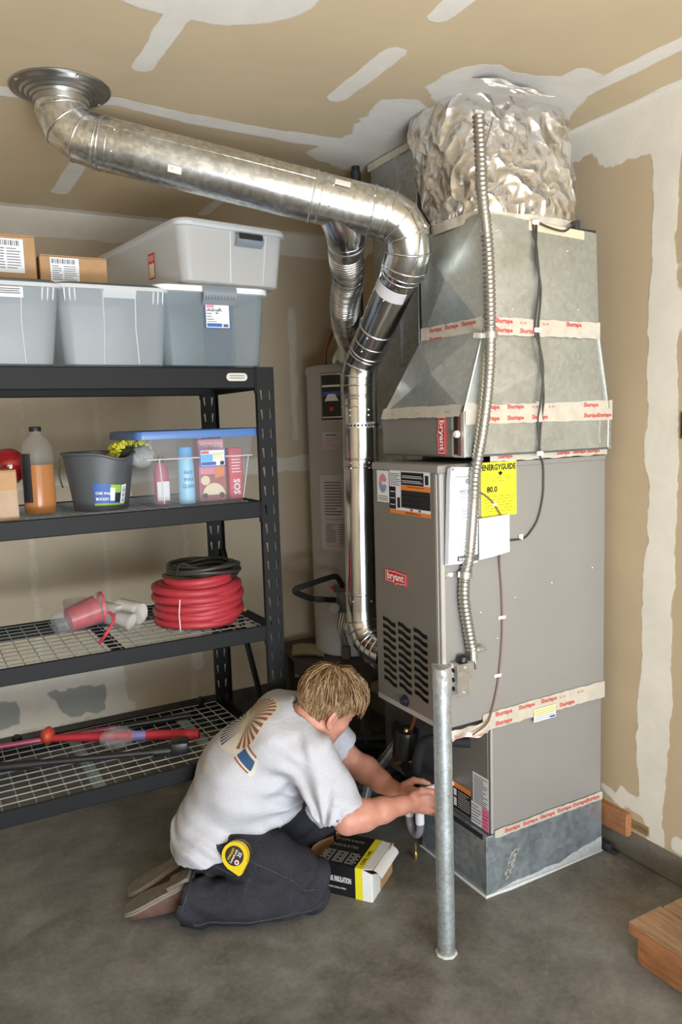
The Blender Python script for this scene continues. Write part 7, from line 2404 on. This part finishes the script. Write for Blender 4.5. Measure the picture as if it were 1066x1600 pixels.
for s_, x, y, sz, m in (('STANLEY', -0.021, 0.011, 0.0105, m_tapemy), ('LeverLock', -0.025, -0.001, 0.0115, m_white), ('25', 0.006, -0.018, 0.017, m_white)):
    t = MB(); t.text(s_, fo + TX2 * x + TY2 * y, TX2, TY2, sz, bold=0.02); part('lettering', t, m, dsc)
b = MB(); b.lathe([(0.008, 0), (0.008, 0.0008), (0.0001, 0.001)], fo + TX2 * -0.012 + TY2 * -0.016 - TN * 0.0002, TN, 16); part('round_mark', b, m_white, dsc)
b = MB(); b.lathe([(0.0045, 0), (0.0045, 0.0006), (0.0001, 0.0008)], fo + TX2 * -0.012 + TY2 * -0.016 + TN * 0.0008, TN, 12); part('round_mark', b, m_red, dsc)

# ------------------------------------------------------------------ things on the floor by the furnace
# insulation box
BC0 = Vector((-0.358, 0.189, 0.0))
bu = Vector((0.80, 0.60, 0.0)).normalized(); BWd = 0.20
bv = Vector((-bu.y, bu.x, 0.0))
BLn, BHt = 0.225, 0.100
ib = thing('insulation_box', 'black yellow and white insulation box with torn open ends on the floor by his knee', 'box', BC0 + bu * 0.1 + bv * 0.15)
def ibp(a, c, z):
    return BC0 + bu * a + bv * c + EZ * (z + 0.002)
def ipanel(name, pts, m, label=None):
    b = MB()
    P = [ibp(*p) for p in pts]
    n = (P[1] - P[0]).cross(P[2] - P[0]).normalized() * 0.0022
    k = len(P)
    b.add(P + [p + n for p in P], [tuple(range(k - 1, -1, -1)), tuple(range(k, 2 * k))] + [(i, (i + 1) % k, k + (i + 1) % k, k + i) for i in range(k)])
    return part(name, b, m, ib, None, label)
BHt = 0.114
W_, L_, H_ = BWd, BLn, BHt
m_boxk = mat('box_black', (0.012, 0.012, 0.013), 0.35)
m_boxy = mat('box_yellow', (0.80, 0.72, 0.02), 0.4)
m_boxw = mat('box_white', (0.82, 0.83, 0.82), 0.4)
m_kraft = mat('box_kraft', (0.46, 0.27, 0.12), 0.7, 0, 0.06, 25)
ipanel('bottom_panel', [(0, 0, 0), (0, L_, 0), (W_, L_, 0), (W_, 0, 0)], m_kraft)
front = ipanel('front_panel', [(0, 0.062, 0), (0, 0.062, H_), (0, L_, H_), (0, L_, 0)], m_boxk)
ipanel('front_stripe', [(0, 0.034, 0), (0, 0.034, H_), (0, 0.062, H_), (0, 0.062, 0)], m_boxy)
ipanel('front_stripe', [(0, 0, 0), (0, 0, H_ * 0.92), (0, 0.034, H_), (0, 0.034, 0)], m_boxw)
ipanel('back_panel', [(W_, 0, 0), (W_, L_, 0), (W_, L_, H_), (W_, 0, H_)], m_kraft)
top = ipanel('top_panel', [(0, 0.062, H_), (W_, 0.062, H_), (W_, L_ * 0.85, H_), (0.10, L_ * 0.92, H_), (0.0, L_ * 0.80, H_)], m_boxk)
ipanel('top_stripe', [(0, 0.034, H_), (W_, 0.034, H_), (W_, 0.062, H_), (0, 0.062, H_)], m_boxy)
ipanel('top_stripe', [(0.01, 0.0, H_), (W_ - 0.01, 0.0, H_), (W_, 0.034, H_), (0, 0.034, H_)], m_boxw)
ipanel('end_flap', [(0, 0, 0), (0.075, 0, 0), (0.072, -0.002, H_ * 0.60), (0, 0, H_ * 0.92)], m_boxw)
ipanel('end_flap', [(0.075, 0, 0), (W_, 0, 0), (W_, 0, H_ * 0.55), (0.075, -0.004, H_ * 0.42)], m_kraft, 'bare brown end flap')
ipanel('end_flap', [(W_ - 0.03, 0, H_ * 0.55), (W_, 0, H_ * 0.55), (W_ + 0.004, -0.006, H_), (W_ - 0.05, -0.012, H_)], m_boxw)
b = MB()
b.grid(lambda u, v: ibp(0.012 + u * (W_ - 0.02), -0.002 - 0.030 * math.sin(v * 1.5), H_ - 0.002 - 0.026 * v ** 1.5), 6, 5); part('end_flap', b, m_boxw, ib, 60)
b = MB()
b.grid(lambda u, v: ibp(0.02 + u * 0.17, L_ + 0.055 * math.sin(u * PI) * 0.9 + 0.006 * v, 0.008 + v * 0.075 + 0.02 * u), 16, 4); part('end_flap', b, m_kraft, ib, 60, 'curled brown end flap')
X_, Y_ = -bv, EZ
nF = -bu
t = MB(); t.text('CORK INSULATION', ibp(0, 0.178, 0.052) + nF * 0.0028, X_, Y_, 0.028, 'L', bold=0.03, xs=0.100 / (text_w('CORK INSULATION') * 0.028)); part('lettering', t, m_white, front)
t = MB(); t.text('FOR COLD PIPES', ibp(0, 0.165, 0.026) + nF * 0.0028, X_, Y_, 0.009, 'L', bold=0.01); part('lettering', t, m_white, front)
m_pgrey = mat('box_grey_print', (0.36, 0.36, 0.33), 0.5)
for k in range(3):
    b = MB()
    c0_ = 0.070 + k * 0.050
    for i in range(5):
        for j in range(7):
            if (i * 7 + j * 3 + k) % 6 == 0:
                continue
            a_, c_ = 0.012 + j * 0.0105, c0_ + i * 0.0085
            b.quad([ibp(a_, c_ + 0.0058, H_ + 0.0030), ibp(a_ + 0.0072, c_ + 0.0058, H_ + 0.0030), ibp(a_ + 0.0072, c_, H_ + 0.0030), ibp(a_, c_, H_ + 0.0030)][::-1])
    part('printing', b, m_pgrey, top, kind='stuff')
for i, (wd, sz) in enumerate((('INSULATES', 0.026), ('STOPS DRIPS', 0.024))):
    t = MB(); t.text(wd, ibp(0.112 + i * 0.04, 0.200, H_ + 0.0032), X_, bu * 1.0, sz * 0.8, 'L', bold=0.0); part('lettering', t, m_pgrey, top)
t = MB(); t.text('CORK TAPE', ibp(0.02, 0.041, H_ + 0.0032), bu, bv, 0.018, 'L', bold=0.02); part('lettering', t, m_black, ib)
b = MB(); b.lathe([(0.0025, 0), (0.0025, 0.0006), (0.0001, 0.0008)], ibp(0.052, 0, 0.028) - bv * 0.0022, -bv, 10); part('hole_mark', b, m_black, ib)

# yellow screwdriver lying past his left knee
sd = thing('screwdriver', 'yellow handled screwdriver on the floor beyond his far knee', 'screwdriver', (-0.23, 0.63, 0))
s0, s1 = Vector((-0.255, 0.665, 0.017)), Vector((-0.222, 0.605, 0.017))
b = MB(); sdir = (s1 - s0).normalized(); b.lathe([(0.0001, 0), (0.010, 0.002), (0.014, 0.02), (0.013, 0.055), (0.009, 0.068), (0.011, 0.078), (0.006, 0.082)], s0, sdir, 12); part('handle', b, m_tapemy, sd, 40)
b = MB(); b.tube([s0 + sdir * 0.08, s0 + sdir * 0.17], 0.003, 8); part('blade', b, m_chrome, sd, 60)

# drain trap he is holding
tp = thing('drain_trap', 'grey plastic u bend drain trap with white ends held in his hands', 'pipe trap', (-0.12, 0.26, 0.14))
ty0, ty1, tz = 0.300, 0.232, 0.192
arc = [Vector((-0.12, (ty0 + ty1) / 2 + 0.034 * math.cos(a), tz - 0.034 * math.sin(a) * 1.25)) for a in [PI * k / 14 for k in range(15)]]
b = MB(); b.tube([Vector((-0.12, ty0, 0.215))] + arc + [Vector((-0.12, ty1, 0.228))], 0.0145, 16); part('u_bend', b, m_pvcg, tp, 60)
b = MB(); b.tube([(-0.12, ty0, 0.207), (-0.12, ty0, 0.232)], 0.0168, 16); part('collar', b, m_pvcw, tp, 50, 'white plastic collar')
b = MB(); b.tube([(-0.12, ty1, 0.205), (-0.12, ty1, 0.245)], 0.0168, 16); part('collar', b, m_pvcw, tp, 50, 'white plastic collar')
b = MB(); b.tube(bez([(-0.12, ty1, 0.24), (-0.12, ty1, 0.30), (-0.10, ty1 - 0.002, 0.325), (0.03, ty1 - 0.012, 0.33)], 6), 0.0125, 14); part('inlet_pipe', b, m_pvcw, tp, 60)
b = MB(); b.tube([(-0.12, ty0, 0.23), (-0.12, ty0, 0.27)], 0.0125, 14); part('outlet_pipe', b, m_pvcw, tp, 60)
b = MB(); b.tube([(-0.075, 0.330, 0.07), (-0.072, 0.335, 0.0)], [0.004, 0.006], 8); b.lathe([(0.007, 0), (0.009, 0.02), (0.005, 0.03)], (-0.073, 0.333, 0.002), EZ, 10)
br = thing('brass_nozzle', 'small dark brass fitting standing on the floor under the drain trap', 'fitting', (-0.073, 0.333, 0)); part('fitting', b, m_brass, br, 40)

# filter drier and lines
fd = thing('filter_drier', 'black cylindrical refrigerant filter under the furnace with a copper tube on top', 'filter', (-0.06, 0.41, 0.43))
fa = Vector((0.05, -0.12, 1)).normalized(); fc = Vector((-0.062, 0.412, 0.375))
b = MB(); b.lathe([(0.0001, 0), (0.030, 0.0), (0.046, 0.010), (0.048, 0.02), (0.048, 0.105), (0.044, 0.118), (0.030, 0.122), (0.0001, 0.121)], fc, fa, 28); part('filter_body', b, mat('black_enamel', (0.010, 0.010, 0.010), 0.3), fd, 40)
b = MB(); b.tube(bez([fc + fa * 0.118 + Vector((0.01, -0.01, 0)), fc + fa * 0.15 + Vector((0.012, -0.02, 0)), Vector((-0.045, 0.355, 0.56)), Vector((-0.035, 0.325, 0.61)), Vector((0.03, 0.315, 0.640))], 8), 0.0075, 10); part('copper_tube', b, m_copper, fd, 60, 'copper tube')
b = MB(); b.tube([fc + fa * 0.116 + Vector((-0.012, -0.012, 0)), fc + fa * 0.130 + Vector((-0.012, -0.012, 0))], [0.012, 0.008], 10); part('flare_nut', b, m_brass, fd, 40)
b = MB(); b.tube(bez([fc - fa * 0.0, fc - fa * 0.03 + Vector((-0.01, 0.02, 0)), Vector((-0.06, 0.47, 0.33)), Vector((0.03, 0.47, 0.32))], 6), 0.0075, 8); part('copper_tube', b, m_copper, fd, 60)
ll = thing('insulated_line', 'thick black foam covered refrigerant line bending into the coil cabinet', 'pipe insulation', (-0.05, 0.3, 0.4))
b = MB(); b.tube(bez([(0.028, 0.120, 0.520), (-0.02, 0.165, 0.520), (-0.06, 0.215, 0.520), (-0.075, 0.270, 0.485), (-0.07, 0.315, 0.400), (-0.06, 0.345, 0.335), (-0.05, 0.395, 0.318), (-0.04, 0.47, 0.355), (0.0, 0.56, 0.41), (0.025, 0.60, 0.43)], 8), 0.0195, 14); part('foam_sleeve', b, m_rubber, ll, 180)
ct = thing('clear_tubing', 'pair of clear plastic drain tubes leaning beside the black filter', 'tube', (-0.06, 0.5, 0.3))
for k in (0, 1, 2):
    b = MB(); b.tube(bez([(0.0, 0.455 + k * 0.018, 0.47), (-0.055, 0.495 + k * 0.02, 0.37), (-0.062, 0.56 + k * 0.022, 0.29), (-0.065, 0.65 + k * 0.02, 0.18), (-0.05, 0.74 + k * 0.02, 0.012)], 8), 0.0075, 8); part('tube', b, m_film if k != 1 else mat('pale_tube', (0.42, 0.44, 0.43), 0.25), ct, 180)
bh = thing('black_hose_coil', 'coil of black hose lying on the dark floor behind the furnace', 'hose', (0.05, 0.95, 0))
for k in range(4):
    R_ = 0.19 + 0.012 * (k % 2)
    b = MB(); b.tube([Vector((0.10 + R_ * math.cos(2 * PI * q / 36), 0.99 + R_ * math.sin(2 * PI * q / 36) * 0.8, 0.024 + 0.042 * k + 0.004 * math.sin(q))) for q in range(36)], 0.022, 10, closed=True); part('loop', b, m_rubber, bh, 180)

# ------------------------------------------------------------------ right hand side
stp = thing('wooden_step', 'old wooden step with two worn tread boards at the right wall', 'step', (0.37, -0.9, 0))
for k, (x0, x1) in enumerate(((0.145, 0.292), (0.297, 0.445), (0.450, 0.598))):
    b = MB(); b.box((x0, -1.50, 0.100), (x1, -0.484 - 0.004 * k, 0.140 - 0.002 * k), 0.004); part('tread_board', b, m_wood, stp)
b = MB(); b.box((0.172, -1.48, 0.0), (0.205, -0.497, 0.100), 0.003); part('riser_board', b, m_woodr, stp)
b = MB(); b.box((0.206, -0.53, 0.0), (0.59, -0.497, 0.100), 0.003); part('side_board', b, m_woodr, stp)
b = MB()
b.grid(lambda u, v: Vector((0.1435, -1.45 + u * 0.95, 0.103 + v * 0.034 + 0.003 * math.sin(u * 40))), 24, 1); part('chipped_edge', b, m_woodr, stp)
wb = thing('wood_block', 'short reddish wood block fixed to the right wall beside the base plenum', 'wood block', (0.59, -0.05, 0.1))
b = MB(); b.box((0.578, -0.109, 0.098), (0.6085, 0.03, 0.186), 0.004); part('block', b, m_woodr, wb)
dp = thing('floor_bracket', 'small dark metal bracket on the floor behind the base plenum corner', 'bracket', (0.59, 0.0, 0))
b = MB(); b.box((0.574, -0.03, 0.0), (0.604, 0.05, 0.030), 0.003); b.box((0.580, -0.055, 0.0), (0.604, -0.03, 0.012), 0.002); part('bracket', b, mat('bracket_dark', (0.06, 0.065, 0.075), 0.5, 0.4), dp)
ob = thing('outlet_box', 'dark recessed electrical box in the right wall at the picture edge', 'outlet box', (0.6, -0.33, 1.62))
b = MB(); b.box((0.6035, -0.345, 1.585), (0.6098, -0.288, 1.675), 0.002); part('box_rim', b, mat('outlet_brown', (0.13, 0.095, 0.055), 0.6), ob)
b = MB(); b.box((0.6025, -0.340, 1.592), (0.604, -0.293, 1.668)); part('opening', b, m_dark, ob)
# pencil marks on the ceiling by the collar
